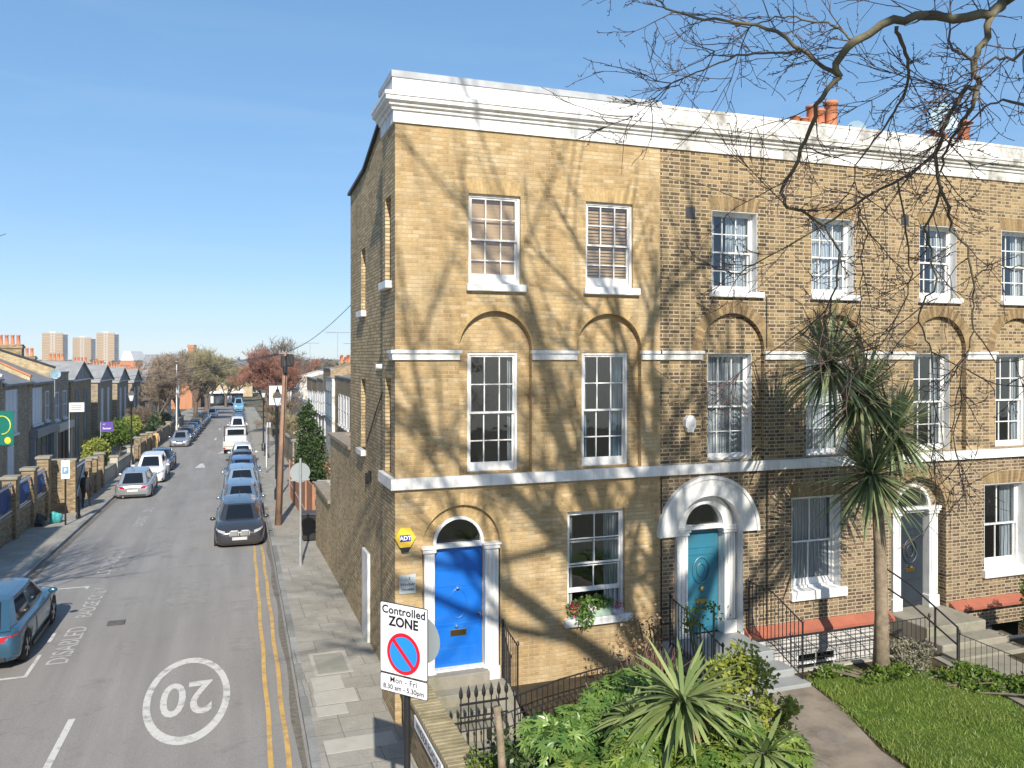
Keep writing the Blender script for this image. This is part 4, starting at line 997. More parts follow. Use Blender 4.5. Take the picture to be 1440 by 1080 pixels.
# long rear lamp bar on this one
m = MB(); m.bbox(-.52, .52, 2.10, 2.135, .70, .73, .004); m.build('rear_lamp_bar', redl, hatch)
bm1 = make_car('parked_car', 4.35, 1.80, 1.44, 'hatch', P['charcoal'], .95, .63, grille='twin')
setcar(bm1, -2.66, 19.0, 'dark grey hatchback with twin chrome grille nearest on the right kerb', GR)
suv = make_car('parked_car', 4.4, 1.86, 1.62, 'suv', P['silverblue'], 1.02, .61); suv['label'] = 'x'
setcar(suv, -2.55, 32.4, 'pale blue off-roader showing its rear window, third on the right kerb', GR, False)
sal = make_car('parked_car', 4.5, 1.79, 1.43, 'saloon', P['silver'], .92, .63)
setcar(sal, -8.1, 71.5, 'silver saloon facing the camera just beyond the man in the tan suit', GL)
def cp(src, paint, *a, **k):
    old = src.children[0] if False else None
    pn = [x for x in src['pm'].split(',')][0] if 'pm' in src else None
    c = copy_tree(src, (0, 0, 0), matmap={SRC[src.name]: P[paint]}); setcar(c, *a, **k); return c
SRC = {hatch.name: 'blue_car_paint', bm1.name: 'charcoal_car_paint', suv.name: 'silverblue_car_paint', sal.name: 'silver_car_paint'}
cp(hatch, 'greyblue', -2.60, 24.9, 'grey blue hatchback directly behind the twin grille car', GR)
cp(hatch, 'midblue', -2.5, 38.2, 'mid blue car with a dark windscreen behind the pale off-roader', GR)
cp(sal, 'black', -2.5, 44.0, 'black car with sky reflected in its windscreen, fifth on the right kerb', GR)
cp(hatch, 'white', -2.45, 50.0, 'white hatchback just in front of the pickup on the right kerb', GR)
cp(suv, 'silver', -2.9, 97, 'silver car two behind the white van on the right', GR)
cp(hatch, 'purple', -2.9, 104, 'purplish car in the middle of the far right row', GR)
cp(hatch, 'navy', -2.9, 111, 'navy car behind the purplish one on the right', GR)
cp(sal, 'midblue', -2.8, 120, 'mid blue saloon in the far right row', GR)
cp(hatch, 'black', -2.8, 130, 'black car second from the pale blue van on the right', GR)
cp(hatch, 'grey', -2.8, 140, 'grey car next to the pale blue van far away on the right', GR)
cp(hatch, 'silver', -7.98, 34.6, 'silver hatchback parked below the first left lamp post, rear towards us', GL, False)
cp(suv, 'white', -7.88, 41.5, 'white off-roader facing us between the silver and dark blue cars', GL)
cp(sal, 'navy', -7.95, 48.6, 'dark blue saloon behind the white off-roader on the left', GL)
for i, (pn, sr, s) in enumerate((('navy', hatch, 78), ('greyblue', hatch, 84), ('midblue', sal, 90), ('navy', hatch, 96), ('grey', suv, 102), ('black', hatch, 108.5), ('midblue', hatch, 115), ('navy', sal, 121.5), ('silver', hatch, 128), ('white', suv, 141))):
    nm = ['first', 'second', 'third', 'fourth', 'fifth', 'sixth', 'seventh', 'eighth', 'ninth', 'last'][i]
    cp(sr, pn, -8.05 if s != 141 else -7.3, s, f'{ {"greyblue":"grey blue","midblue":"mid blue"}.get(pn, pn)} car, {nm} in the row beyond the silver saloon on the left', GL, i % 3 != 1)
# white van, pickup, far pale blue van
van = make_car('van', 5.0, 1.98, 2.05, 'suv', P['white'], 1.18, .60); setcar(van, -2.9, 87, 'white van facing us behind the pickup truck', None); van['category'] = 'van'
SRC[van.name] = 'white_car_paint'
v2 = copy_tree(van, (0, 0, 0), matmap={'white_car_paint': P['lightblue']}, scale=(1.15, 1.1, 1.35)); setcar(v2, -2.9, 178, 'large pale blue van at the far end of the street', None); v2['category'] = 'van'
pk = empty('pickup_truck', S(-3.0, 61.5, -.11), -TILT+math.pi, 'white dropside pickup carrying a tan board, tail towards us', 'pickup truck'); pk.rotation_euler[0] = R(-1.7)
m = MB(); m.bbox(-.98, .98, -2.6, -1.0, .35, 1.25, .08); m.bbox(-.85, .85, -2.2, -1.05, 1.25, 1.95, .12); m.build('cab', P['white'], pk)
m = MB(); m.bbox(-1.02, 1.02, -.95, 2.5, .75, .85, .01); m.bbox(-1.02, -.98, -.95, 2.5, .85, 1.25, .01); m.bbox(.98, 1.02, -.95, 2.5, .85, 1.25, .01); m.bbox(-1.02, 1.02, 2.46, 2.5, .55, 1.22, .01); m.bbox(-.5, .5, -2.5, 2.3, .45, .7, .02); m.build('load_bed', M_simple('off_white_truck_metal', (.5, .49, .46), .5, .1), pk)
m = MB(); m.tube([(-.95, -.95, .8), (-.95, -.95, 2.1), (.95, -.95, 2.1), (.95, -.95, .8)], .05, 6); m.build('headboard_frame', black, pk)
m = MB(); m.box(-.7, .7, -1.04, -1.0, 1.35, 1.85); m.build('rear_window', glassd, pk)
for y in (-1.75, 1.5):
    for sx in (-1, 1):
        m = MB(); m.lathe([(.22, -.1), (.34, -.1), (.36, 0), (.34, .1), (.22, .1)], sx*.85, y, 18, 'x', .36); wl = m.build('wheel', tyre, pk); m = MB(); m.lathe([(.2, -.09), (.2, .09)], sx*.85, y, 14, 'x', .36); m.build('rim', alloy, wl)
for sx in (-1, 1): m = MB(); m.bbox(sx*.8, sx*1.0, 2.5, 2.53, .6, .72, .004); m.build('tail_light', redl, pk)
bd = MB(); bd.box(-.75, .75, -.3, .1, 0, .75); bo = bd.build('board', M_simple('tan_board', (.55, .38, .2), .7, .1, 3)); bo.location = S(-3.0, 63.5, .85); tag(bo, 'tan boxed load standing on the pickup bed', 'load')

# ============================================================= PEOPLE
def person(loc, rz, lab, cloth, legs, hair, skin, stride=.25, arm=.1, coat=1.0, H=1.75):
    root_me = bpy.data.meshes.new('person'); k = H/1.75
    J = {'pelvis': (0, 0, .93), 'waist': (0, 0, 1.08), 'chest': (0, 0, 1.30), 'neck': (0, 0, 1.46), 'nb': (0, -.01, 1.52), 'head': (0, -.015, 1.62), 'crown': (0, -.01, 1.70)}
    v = []; e = []; rr = []
    def P_(p, r_): v.append((p[0]*k, p[1]*k, p[2]*k)); rr.append(r_); return len(v)-1
    pel = P_(J['pelvis'], (.165*coat, .13*coat)); wa = P_(J['waist'], (.15*coat, .115*coat)); ch = P_(J['chest'], (.175*coat, .125*coat)); nk = P_(J['neck'], (.07, .07)); nb = P_(J['nb'], (.055, .055)); hd = P_(J['head'], (.085, .10)); cr = P_(J['crown'], (.07, .08))
    e += [(pel, wa), (wa, ch), (ch, nk), (nk, nb), (nb, hd), (hd, cr)]
    for s, d in ((-1, 1), (1, -1)):
        hp = P_((s*.10, 0, .88), (.10*coat, .10*coat)); kn = P_((s*.10, -stride*.45*d-.02, .50), (.062, .065)); an = P_((s*.10, -stride*d+.05*(d < 0), .09), (.043, .045)); to = P_((s*.11, -stride*d-.16, .04), (.04, .03))
        e += [(pel, hp), (hp, kn), (kn, an), (an, to)]
        sh = P_((s*.19, 0, 1.40), (.065*coat, .065*coat)); el = P_((s*.25, arm*d*.5+.03, 1.12), (.048*coat, .048*coat)); wr_ = P_((s*.24, arm*d-.08, .88), (.034, .03)); hn = P_((s*.235, arm*d-.10, .80), (.036, .02))
        e += [(ch, sh), (sh, el), (el, wr_), (wr_, hn)]
        for q in range(4):
            f1 = P_((s*.235+(q-1.5)*.012, arm*d-.10+(q-1.5)*.018, .735+.006*abs(q-1.5)), (.009, .009)); f2 = P_((s*.228+(q-1.5)*.01, arm*d-.108+(q-1.5)*.016, .70+.01*abs(q-1.5)), (.008, .008)); e += [(hn, f1), (f1, f2)]
        th = P_((s*.22, arm*d-.145, .77), (.010, .010)); e += [(hn, th)]
    root_me.from_pydata(v, e, [])
    o = bpy.data.objects.new('person', root_me); COL.objects.link(o)
    md = o.modifiers.new('s', 'SKIN'); md.use_smooth_shade = True
    for i, sv in enumerate(root_me.skin_vertices[0].data): sv.radius = (rr[i][0]*k, rr[i][1]*k); sv.use_root = (i == pel)
    o.modifiers.new('u', 'SUBSURF').levels = 1
    dg = bpy.context.evaluated_depsgraph_get(); dg.update(); me = bpy.data.meshes.new_from_object(o.evaluated_get(dg)); bpy.data.objects.remove(o)
    for mm in (cloth, legs, skin): me.materials.append(mm)
    for p in me.polygons:
        c = p.center/k
        p.use_smooth = True
        p.material_index = 2 if (c.z > 1.49 or (abs(c.x) > .19 and c.z < .86)) else (1 if c.z < .84-(.2 if coat > 1.1 else 0) else 0)
    o = bpy.data.objects.new('person', me); COL.objects.link(o); o.location = loc; o.rotation_euler = (0, 0, rz)
    tag(o, lab, 'person')
    m = MB(); m.smooth = True; b2 = bmesh.new(); bmesh.ops.create_uvsphere(b2, u_segments=12, v_segments=8, radius=1)
    m.addbm(b2, Matrix.Translation((0, .015*k, 1.67*k)) @ Matrix.Diagonal((.098, .115, .10, 1))); m.build('hair', hair, o)
    m = MB(); m.smooth = True
    for s in (-1, 1):
        b2 = bmesh.new(); bmesh.ops.create_uvsphere(b2, u_segments=8, v_segments=6, radius=.012); m.addbm(b2, Matrix.Translation((s*.032*k, -.115*k, 1.63*k)))
    m.box(-.025, .025, -.118*k, -.108*k, 1.565*k, 1.572*k); m.build('face_features', signk, o)
    return o
skin = M_simple('skin', (.5, .32, .23), .6, .08); hairm = M_simple('dark_hair', (.03, .02, .015), .7, .2)
person(S(-9.65, 29.3), math.pi-.1, 'person in a long black coat and hood walking away along the left pavement', M_simple('black_coat', (.012, .012, .014), .85), M_simple('black_trousers', (.012, .012, .015), .85), M_simple('black_hood', (.012, .012, .014), .85), M_simple('dark_gloves', (.02, .018, .018), .8), .2, .06, 1.35, 1.72)
tan = M_simple('tan_suit_cloth', (.50, .33, .15), .8, .08)
person(S(-9.75, 65.0), .3, 'person in a tan jacket and trousers standing on the left pavement', tan, tan, hairm, skin, .10, .05, 1.12, 1.8)

# ============================================================= STREET FURNITURE
# controlled zone sign
cz = empty('parking_zone_sign', (-1.04, -5.60, 0), R(-50), 'white controlled zone parking sign on a black post at the bottom of the photo', 'road sign')
m = MB(); m.tube([(0, .06, -.02), (0, .06, 3.62)], .038, 14); m.build('post', black, cz)
sw, s0, s1 = .335, 2.83, 3.84
# real plate: upper panel and time plate
def rrect(x0, x1, z0, z1, r_=.025, n=5):
    P = []
    for cx_, cz_, a0 in ((x1-r_, z0+r_, -90), (x1-r_, z1-r_, 0), (x0+r_, z1-r_, 90), (x0+r_, z0+r_, 180)):
        for k in range(n+1): a = R(a0+90*k/n); P.append((cx_+r_*math.cos(a), cz_+r_*math.sin(a)))
    return P
m = MB(); m.prism(rrect(-sw, sw, s0+.21, s1), -.004, 0); m.prism(rrect(-sw, sw, s0, s0+.205), -.004, 0); pl = m.build('plate', signk, cz)
m = MB(); b_ = .009; m.prism(rrect(-sw+b_, sw-b_, s0+.21+b_, s1-b_, .018), -.007, -.004); m.prism(rrect(-sw+b_, sw-b_, s0+b_, s0+.205-b_, .018), -.007, -.004); m.build('plate_face', signw, pl)
m = MB(); cZ = s0+.46; rr_ = .232
m.plate([(rr_*math.cos(2*math.pi*k/48), cZ+rr_*math.sin(2*math.pi*k/48)) for k in range(48)], [], -.009); m.build('red_ring', signr, pl)
m = MB(); ri = rr_-.042
m.plate([(ri*math.cos(2*math.pi*k/48), cZ+ri*math.sin(2*math.pi*k/48)) for k in range(48)], [], -.011); m.build('blue_disc', signb, pl)
m = MB(); a = R(45); ca, sa = math.cos(a), math.sin(a); L_ = rr_-.02; t_ = .024
m.plate([(-L_*ca-t_*sa, cZ+L_*sa-t_*ca), (L_*ca-t_*sa, cZ-L_*sa-t_*ca), (L_*ca+t_*sa, cZ-L_*sa+t_*ca), (-L_*ca+t_*sa, cZ+L_*sa+t_*ca)], [], -.013); m.build('red_bar', signr, pl)
m = MB()
text_geo(m, 'Controlled', .125, lambda u, v: (u*1.05, -.0095, s1-.085+v), bold=.003, spacing=1.04)
text_geo(m, 'ZONE', .150, lambda u, v: (u, -.0095, s1-.21+v), bold=.005)
text_geo(m, 'Mon - Fri', .09, lambda u, v: (u*1.05, -.0095, s0+.145+v), bold=.0009, spacing=1.06)
text_geo(m, '8.30 am - 5.30pm', .078, lambda u, v: (u*1.04, -.0095, s0+.06+v), bold=.0014)
m.build('lettering', signk, pl)
m = MB(); m.lathe([(.27, .0), (.27, .004)], .15, .10, 36, 'y', 3.45); m.build('round_plate', greysign, cz, label='grey back of the round sign behind the plate')
m = MB()
for z in (3.55, 3.2): m.box(-.05, .25, .1, .12, z, z+.02); m.box(-.2, .2, .0, .03, z-.05, z-.02)
m.build('bracket', greym, cz)
# round sign on grey post
ns = empty('round_sign', S(-.80, 12.6), R(4), 'grey back of a round sign on a pale post by the wheelie bin', 'road sign')
m = MB(); m.tube([(0, 0, 0), (0, 0, 3.45)], .038, 10); m.tube([(0, 0, 0), (0, 0, .9)], .055, 10); m.build('post', greym, ns)
m = MB(); m.lathe([(.32, 0), (.32, .006)], 0, .06, 32, 'y', 2.98); m.box(-.30, .30, .05, .065, 2.72, 2.78); m.build('round_plate', greysign, ns)
# wheelie bin
wbn = empty('wheelie_bin', (.18, 16.75, zg(16.75)), R(-8), 'black wheelie bin against the wooden fence', 'bin')
m = MB(); P0 = [(-.23, -.26), (.23, -.26), (.23, .26), (-.23, .26)]; P1 = [(-.29, -.33), (.29, -.33), (.29, .36), (-.29, .36)]
m.add([(x, y, .06) for x, y in P0]+[(x, y, .98) for x, y in P1], [(0, 3, 2, 1), (4, 5, 6, 7), (0, 1, 5, 4), (1, 2, 6, 5), (2, 3, 7, 6), (3, 0, 4, 7)]); m.build('bin_body', blackp, wbn)
m = MB(); m.bbox(-.32, .32, -.38, .36, .98, 1.05, .02); m.tube([(-.28, .42, 1.0), (.28, .42, 1.0)], .018, 6); m.build('lid', M_simple('grey_lid', (.05, .05, .055), .5), wbn)
for sx in (-1, 1): m = MB(); m.lathe([(.1, -.03), (.1, .03)], sx*.24, .28, 14, 'x', .1); m.build('wheel', tyre, wbn)
# telegraph pole
tp = empty('telegraph_pole', S(-1.15, 20.6), 0, 'leaning brown wooden telegraph pole with a black junction box at its top', 'telegraph pole')
top = Vector((.32, .1, 7.15))
m = MB(); m.smooth = True; m.tube([(0, 0, -.1), top*.5, top], [.145, .12, .095], 14); m.build('pole', woodp, tp)
m = MB(); m.bbox(top.x-.02, top.x+.30, -.15, .2, 6.55, 7.05, .04); m.lathe([(.09, 0), (.10, .3), (.07, .5)], top.x-.05, -.12, 12, 'z', 6.3); m.bbox(top.x-.22, top.x-.02, -.18, .05, 6.5, 7.0, .03); m.build('junction_box', blackp, tp)
m = MB(); m.tube([(top.x-.3, 0, 7.1), (top.x+.3, 0, 7.1)], .02, 6)
for k in range(5): m.lathe([(.03, 0), (.04, .06), (.02, .09)], top.x-.26+k*.13, 0, 8, 'z', 7.12)
m.build('crossarm', greym, tp)
m = MB(); m.tube([(.09, -.17, .5), (.2, -.12, 3.4), (.3, -.05, 6.3)], .018, 5); m.build('down_cable', black, tp)
Wp = Vector(S(-1.15, 20.6))+top
def wire(a, b, sag, lab=None, rad=.012):
    a, b = Vector(a), Vector(b); pts = [a+(b-a)*t-Vector((0, 0, 4*sag*t*(1-t))) for t in [k/12 for k in range(13)]]
    m = MB(); m.tube(pts, rad, 4); return m
for tgt, lab in ((S(-13.2, 52, 6.3), 'overhead wire from the telegraph pole to the nearest gabled house'), (S(-13.2, 64, 6.2), 'overhead wire from the pole to the second gabled house'), (S(-13.2, 80, 6.0), 'overhead wire from the pole to the third gabled house'), (S(-13.4, 98, 5.8), 'lowest overhead wire crossing to the far left houses'),
                 ((4.9, 52, 6.6), 'overhead wire from the pole to the right-hand terrace'), ((.3, 7.3, 8.0), 'overhead wire from the pole to the corner house'), ((5.2, 70, 6.2), 'longest overhead wire to the right-hand terrace')):
    m = wire(Wp, tgt, .2, rad=.012); m.build('overhead_wire', black, None, lab, 'wire', 'wires from the telegraph pole', origin=tuple(Wp))
def lamp(loc, Hh, lab):
    l = empty('street_lamp', loc, 0, lab, 'street lamp', 'old style street lamps')
    m = MB(); m.smooth = True; m.lathe([(.16, 0), (.16, .5), (.10, .62), (.075, .7), (.055, 2.2), (.05, Hh-1.0), (.08, Hh-.95), (.045, Hh-.85)], 0, 0, 14, 'z'); m.tube([(-.28, 0, Hh-1.25), (.28, 0, Hh-1.25)], .018, 6); m.build('post', black, l)
    m = MB(); zb_ = Hh-.85; m.add([(-.10, -.10, zb_), (.10, -.10, zb_), (.10, .10, zb_), (-.10, .10, zb_), (-.19, -.19, zb_+.42), (.19, -.19, zb_+.42), (.19, .19, zb_+.42), (-.19, .19, zb_+.42)], [(0, 1, 5, 4), (1, 2, 6, 5), (2, 3, 7, 6), (3, 0, 4, 7), (0, 3, 2, 1)]); m.build('lantern_glass', M_simple('frosted_lantern_glass', (.55, .58, .60), .2), l)
    m = MB()
    for sx, sy in ((-1, -1), (1, -1), (1, 1), (-1, 1)): m.tube([(sx*.10, sy*.10, zb_), (sx*.19, sy*.19, zb_+.42)], .014, 5)
    z = zb_+.42; m.add([(-.24, -.24, z), (.24, -.24, z), (.24, .24, z), (-.24, .24, z), (-.10, -.10, z+.26), (.10, -.10, z+.26), (.10, .10, z+.26), (-.10, .10, z+.26)], [(0, 1, 5, 4), (1, 2, 6, 5), (2, 3, 7, 6), (3, 0, 4, 7), (4, 5, 6, 7), (0, 3, 2, 1)])
    m.lathe([(.08, 0), (.09, .08), (.03, .16), (.04, .22), (.005, .3)], 0, 0, 10, 'z', z+.26); m.build('lantern_frame', black, l)
lamp(S(-.85, 28.3), 5.6, 'old style street lamp beside the telegraph pole on the right pavement')
lamp(S(-9.75, 47.5), 5.6, 'old style street lamp on the left pavement above the silver hatchback')
lamp(S(-9.9, 94), 5.6, 'old style street lamp beside the tall pale pole on the left')
lamp(S(-.7, 60), 5.5, 'old style street lamp farthest down the right pavement')
def post(loc, Hh, r0, r1, mat, lab, name='post', cat='post'):
    p = empty(name, loc, 0, lab, cat); m = MB(); m.smooth = True; m.tube([(0, 0, 0), (0, 0, Hh*.12), (0, 0, Hh*.13), (0, 0, Hh)], [r0*1.5, r0*1.5, r0, r1], 10); m.build('shaft', mat, p); return p
pp = post(S(-9.6, 88), 8.5, .09, .05, M_simple('pale_pole_paint', (.55, .55, .52), .5), 'tall pale lighting pole on the left pavement', 'lighting_pole', 'lamp post')
m = MB(); m.bbox(-.12, .12, -.5, .1, 8.45, 8.55, .02); m.build('lamp_head', greym, pp)
pp = post(S(-9.7, 93), 6.5, .07, .05, greym, 'grey pole farther along the left pavement', 'lighting_pole', 'lamp post'); m = MB(); m.bbox(-.1, .1, -.4, .1, 6.45, 6.53, .02); m.build('lamp_head', greym, pp)
pp = post(S(-1.0, 41.5), 3.1, .035, .035, greym, 'slim pale signpost on the right pavement beyond the lamp'); m = MB(); m.lathe([(.045, 0), (.045, .06), (.01, .08)], 0, 0, 10, 'z', 3.08); m.build('cap', greym, pp)
pp = post(S(-.5, 52.5), 2.9, .035, .035, black, 'slim black post far along the right pavement'); m = MB(); m.box(-.15, .15, -.02, -.005, 2.4, 2.8); m.build('sign_plate', platew, pp)
def bollard(loc, lab):
    b_ = empty('bollard', loc, 0, lab, 'bollard'); m = MB(); m.smooth = True; m.lathe([(.11, 0), (.11, .12), (.075, .16), (.07, .75), (.09, .80), (.09, .86), (.05, .97), (.01, 1.0)], 0, 0, 14, 'z'); m.build('bollard_body', black, b_)
    m = MB(); m.lathe([(.083, .66), (.083, .70)], 0, 0, 14, 'z'); m.build('band', blackp, b_)
bollard(S(-9.4, 25.8), 'black bollard at the kerb in front of the walking person')
bollard(S(-.7, 55), 'black bollard on the right pavement near the pickup')
bp = empty('parking_sign', S(-9.6, 24.1), R(5), 'black post with a small blue parking plate beside the bollard', 'road sign')
m = MB(); m.tube([(0, 0, 0), (0, 0, 2.75)], .038, 10); m.build('post', black, bp)
m = MB(); m.prism(rrect(-.16, .16, 1.95, 2.72, .02), -.06, -.05); k_ = m.build('plate', signw, bp); m = MB(); m.box(-.12, .12, -.066, -.062, 2.15, 2.45); m.build('blue_panel', M_simple('pale_blue_print', (.15, .32, .6), .4), k_)
m = MB(); text_geo(m, 'P', .22, lambda u, v: (u, -.07, 2.3+v), bold=.004); m.build('lettering', signw, k_)
# rubbish bags
rb = empty('rubbish_bags', S(-10.75, 24.6), 0, 'black rubbish bag beside a teal carrier bag against the left brick wall', 'rubbish')
def blob(name, c, s, mat, par, seed):
    r_ = random.Random(seed); b2 = bmesh.new(); bmesh.ops.create_icosphere(b2, subdivisions=3, radius=1)
    for v in b2.verts:
        n_ = 1+.13*math.sin(v.co.x*5+seed)+.12*math.sin(v.co.y*6+v.co.z*4)+r_.uniform(-.04, .04); v.co *= n_; v.co.z = max(v.co.z, -.75)
    m = MB(); m.addbm(b2, Matrix.Translation(c) @ Matrix.Diagonal((*s, 1))); return m.build(name, mat, par)
blob('black_bag', (0, 0, .2), (.36, .30, .27), blackp, rb, 1); blob('black_bag', (.1, -.35, .13), (.25, .22, .17), blackp, rb, 5); blob('carrier_bag', (.62, .3, .2), (.24, .24, .27), M_simple('teal_plastic', (.05, .30, .30), .4), rb, 3)
# pub sign
ps = empty('hanging_sign', S(-.55, 37.5), 0, 'white framed hanging sign with a red emblem beside the telegraph pole', 'sign')
m = MB(); m.tube([(0, 0, 0), (0, 0, 5.9)], .06, 10); m.tube([(-.5, 0, 5.85), (.5, 0, 5.85)], .03, 6); m.build('post', black, ps)
m = MB(); m.bbox(-.45, .45, -.10, -.02, 4.5, 5.75, .02); pf = m.build('frame', black, ps)
m = MB(); m.box(-.41, .41, -.12, -.10, 4.54, 5.71); m.build('panel', signw, pf)
m = MB(); m.box(-.25, .25, -.125, -.121, 4.85, 5.45); m.build('emblem_ground', M_simple('cream_emblem', (.6, .5, .35), .5), pf)
m = MB(); m.plate([(.19*math.cos(a*.5236), 5.17+.22*math.sin(a*.5236)*(1 if a % 2 else .7)) for a in range(12)], [], -.13); m.build('emblem', M_simple('red_emblem', (.6, .12, .06), .5), pf)
# for sale boards
def board(loc, w_, h_, z0, mat, lab, deco, rz=0):
    b_ = empty('agent_board', loc, rz, lab, 'sign'); m = MB(); m.box(-w_/2-.035, -w_/2, 0, .035, 0, z0+h_); m.build('post', greym, b_)
    m = MB(); m.box(-w_/2, w_/2, -.01, .01, z0, z0+h_); k = m.build('panel', mat, b_)
    deco(k, w_, h_, z0)
def d1(k, w_, h_, z0):
    m = MB(); pts = [(.1+.42*math.cos(R(a)), -.02, z0+h_*.58+.42*math.sin(R(a))) for a in range(150, -100, -10)]; m.tube(pts, .03, 5); m.build('emblem_curve', M_simple('lime_print', (.55, .6, .1), .5), k)
    m = MB(); m.lathe([(.16, -.015), (.16, -.012)], w_*.28, 0, 18, 'y', z0+.22); m.build('emblem_dot', M_simple('yellow_print', (.75, .6, .05), .5), k)
board(S(-13.3, 29.6), 1.35, 1.6, 3.1, M_simple('green_board', (.01, .16, .13), .5, .05), 'green estate agent board with a lime curve at the left edge', d1, R(-25))
def d2(k, w_, h_, z0):
    m = MB(); text_geo(m, 'Sawyer', .2, lambda u, v: (u, -.014, z0+h_*.35+v), bold=.003); text_geo(m, 'LET', .12, lambda u, v: (u-.2, -.014, z0+h_*.75+v)); m.build('lettering', signw, k)
board(S(-12.1, 53.5), .85, .75, 2.35, M_simple('purple_board', (.09, .05, .30), .5, .05), 'purple letting board beside the clipped yellow-green hedge', d2)
def d3(k, w_, h_, z0):
    m = MB()
    for i in range(3): m.box(-w_*.38, w_*.3, -.014, -.012, z0+h_*(.25+.2*i), z0+h_*(.29+.2*i))
    m.build('lettering', signk, k)
board(S(-12.6, 44.5), .85, .6, 4.15, M_simple('cream_board', (.62, .60, .58), .5, .05), 'white board fixed high in front of the black shopfront', d3)
CX, CY, CH, TH, F_ = -2.98, -14.65, 6.6, R(19.6), 1155.0
def at(px, py, Z):
    X = (px-720)/F_*Z; c, s = math.cos(TH), math.sin(TH)
    return Vector((CX+X*c+Z*s, CY-X*s+Z*c, CH-(py-503)/F_*Z))
# ============================================================= STREET HOUSES
def shouse(name, lab, loc, rz, w, eaves, ridge, wmat, rmat, wins, depth=8.5, gable=False, cat='house', group=None, chim=None, base=-.6, parapet=0, fmat=None, extra=None):
    h = empty(name, loc, rz, lab, cat, group)
    m = MB()
    if gable: m.prism([(0, base), (w, base), (w, eaves), (w/2, ridge), (0, eaves)], -depth, 0, 'x')
    else: m.prism([(0, base), (0, eaves+parapet), (-.3, eaves+parapet), (-depth/2, ridge), (-depth, eaves), (-depth, base)], 0, w, 'y')
    m.build('wall', wmat, h)
    m = MB(); t = .10
    if gable:
        for a, b_ in (((-.15, eaves-.12), (w/2, ridge+.02)), ((w+.15, eaves-.12), (w/2, ridge+.02))):
            m.add([(-depth, a[0], a[1]), (.2, a[0], a[1]), (.2, b_[0], b_[1]), (-depth, b_[0], b_[1]), (-depth, a[0], a[1]+t), (.2, a[0], a[1]+t), (.2, b_[0], b_[1]+t), (-depth, b_[0], b_[1]+t)], [(0,3,2,1),(4,5,6,7),(0,1,5,4),(1,2,6,5),(2,3,7,6),(3,0,4,7)])
    else:
        z0 = eaves+.02
        m.add([(-.25 if parapet else .25, 0.25, z0), (-.25 if parapet else .25, w-.02, z0), (-depth/2, w-.02, ridge+.06), (-depth/2, .25, ridge+.06), (-depth-.2, .25, eaves), (-depth-.2, w-.02, eaves)], [(0, 1, 2, 3), (3, 2, 5, 4)])
        if parapet: m.box(-.34, .06, 0, w, eaves+parapet, eaves+parapet+.1)
        else: m.box(.1, .28, 0, w, eaves-.1, eaves+.02)
    m.build('roof', rmat, h)
    for wn in wins:
        y0, y1, z0, z1 = wn[:4]; fm = wn[4] if len(wn) > 4 else white; pm = wn[5] if len(wn) > 5 else paneg; nc = wn[6] if len(wn) > 6 else 2
        m = MB(); m.box(-.05, .04, y0-.09, y0, z0-.09, z1+.09); m.box(-.05, .04, y1, y1+.09, z0-.09, z1+.09); m.box(-.05, .04, y0, y1, z1, z1+.09); m.box(-.05, .04, y0, y1, z0-.09, z0)
        for i in range(1, nc): yy = y0+(y1-y0)*i/nc; m.box(-.03, .03, yy-.025, yy+.025, z0, z1)
        m.box(-.03, .035, y0, y1, (z0+z1)/2-.03, (z0+z1)/2+.03)
        k = m.build('window', fm, h)
        m = MB(); m.box(-.03, .012, y0, y1, z0, z1); m.build('pane', pm, k)
        if z0 > 1.5 and nc > 0: m = MB(); m.box(0.041, .14, y0-.18, y1+.18, z0-.22, z0-.10); m.build('sill', fm, k)
    if chim:
        for ch_ in chim:
            y, x, z, n = ch_[:4]
            if len(ch_) > 4:
                m = MB(); m.box(x-.34*n/2-.1, x+.34*n/2+.1, y-.35, y+.35, eaves, z); m.box(x-.34*n/2-.16, x+.34*n/2+.16, y-.41, y+.41, z-.25, z-.1); c = m.build('chimney', brickB, h)
                for i in range(n): m = MB(); m.smooth = True; m.lathe([(.13, 0), (.10, .55), (.13, .58), (.12, .66)], x+(i-(n-1)/2)*.34, y, 10, 'z', z-.02); m.build('chimney_pot', terra, c)
                continue
            m = MB(); m.box(x-.4, x+.4, y-.28*n/2-.15, y+.28*n/2+.15, eaves, z); m.box(x-.47, x+.47, y-.28*n/2-.2, y+.28*n/2+.2, z-.2, z-.05); c = m.build('chimney', brickB, h)
            for i in range(n):
                m = MB(); m.smooth = True; hh = rnd.uniform(.6, .85); m.lathe([(.13, 0), (.10, hh-.08), (.13, hh-.06), (.12, hh)], x, y+(i-(n-1)/2)*.36, 10, 'z', z-.02); m.build('chimney_pot', terra, c)
    if extra: extra(h)
    return h
ltw = M_simple('blue_white_frame', (.60, .64, .70), .5, .05); shopg = M_simple('grey_shopfront', (.20, .22, .24), .5, .1); shopdk = M_simple('black_shopfront', (.03, .03, .035), .4, .1); creamp = M_simple('cream_fascia', (.55, .50, .42), .5, .08); bluep = M_simple('blue_grey_panel', (.10, .15, .20), .4, .1)
ridget = M_simple('ridge_tile', (.45, .20, .10), .7, .2)
LZ = -TILT
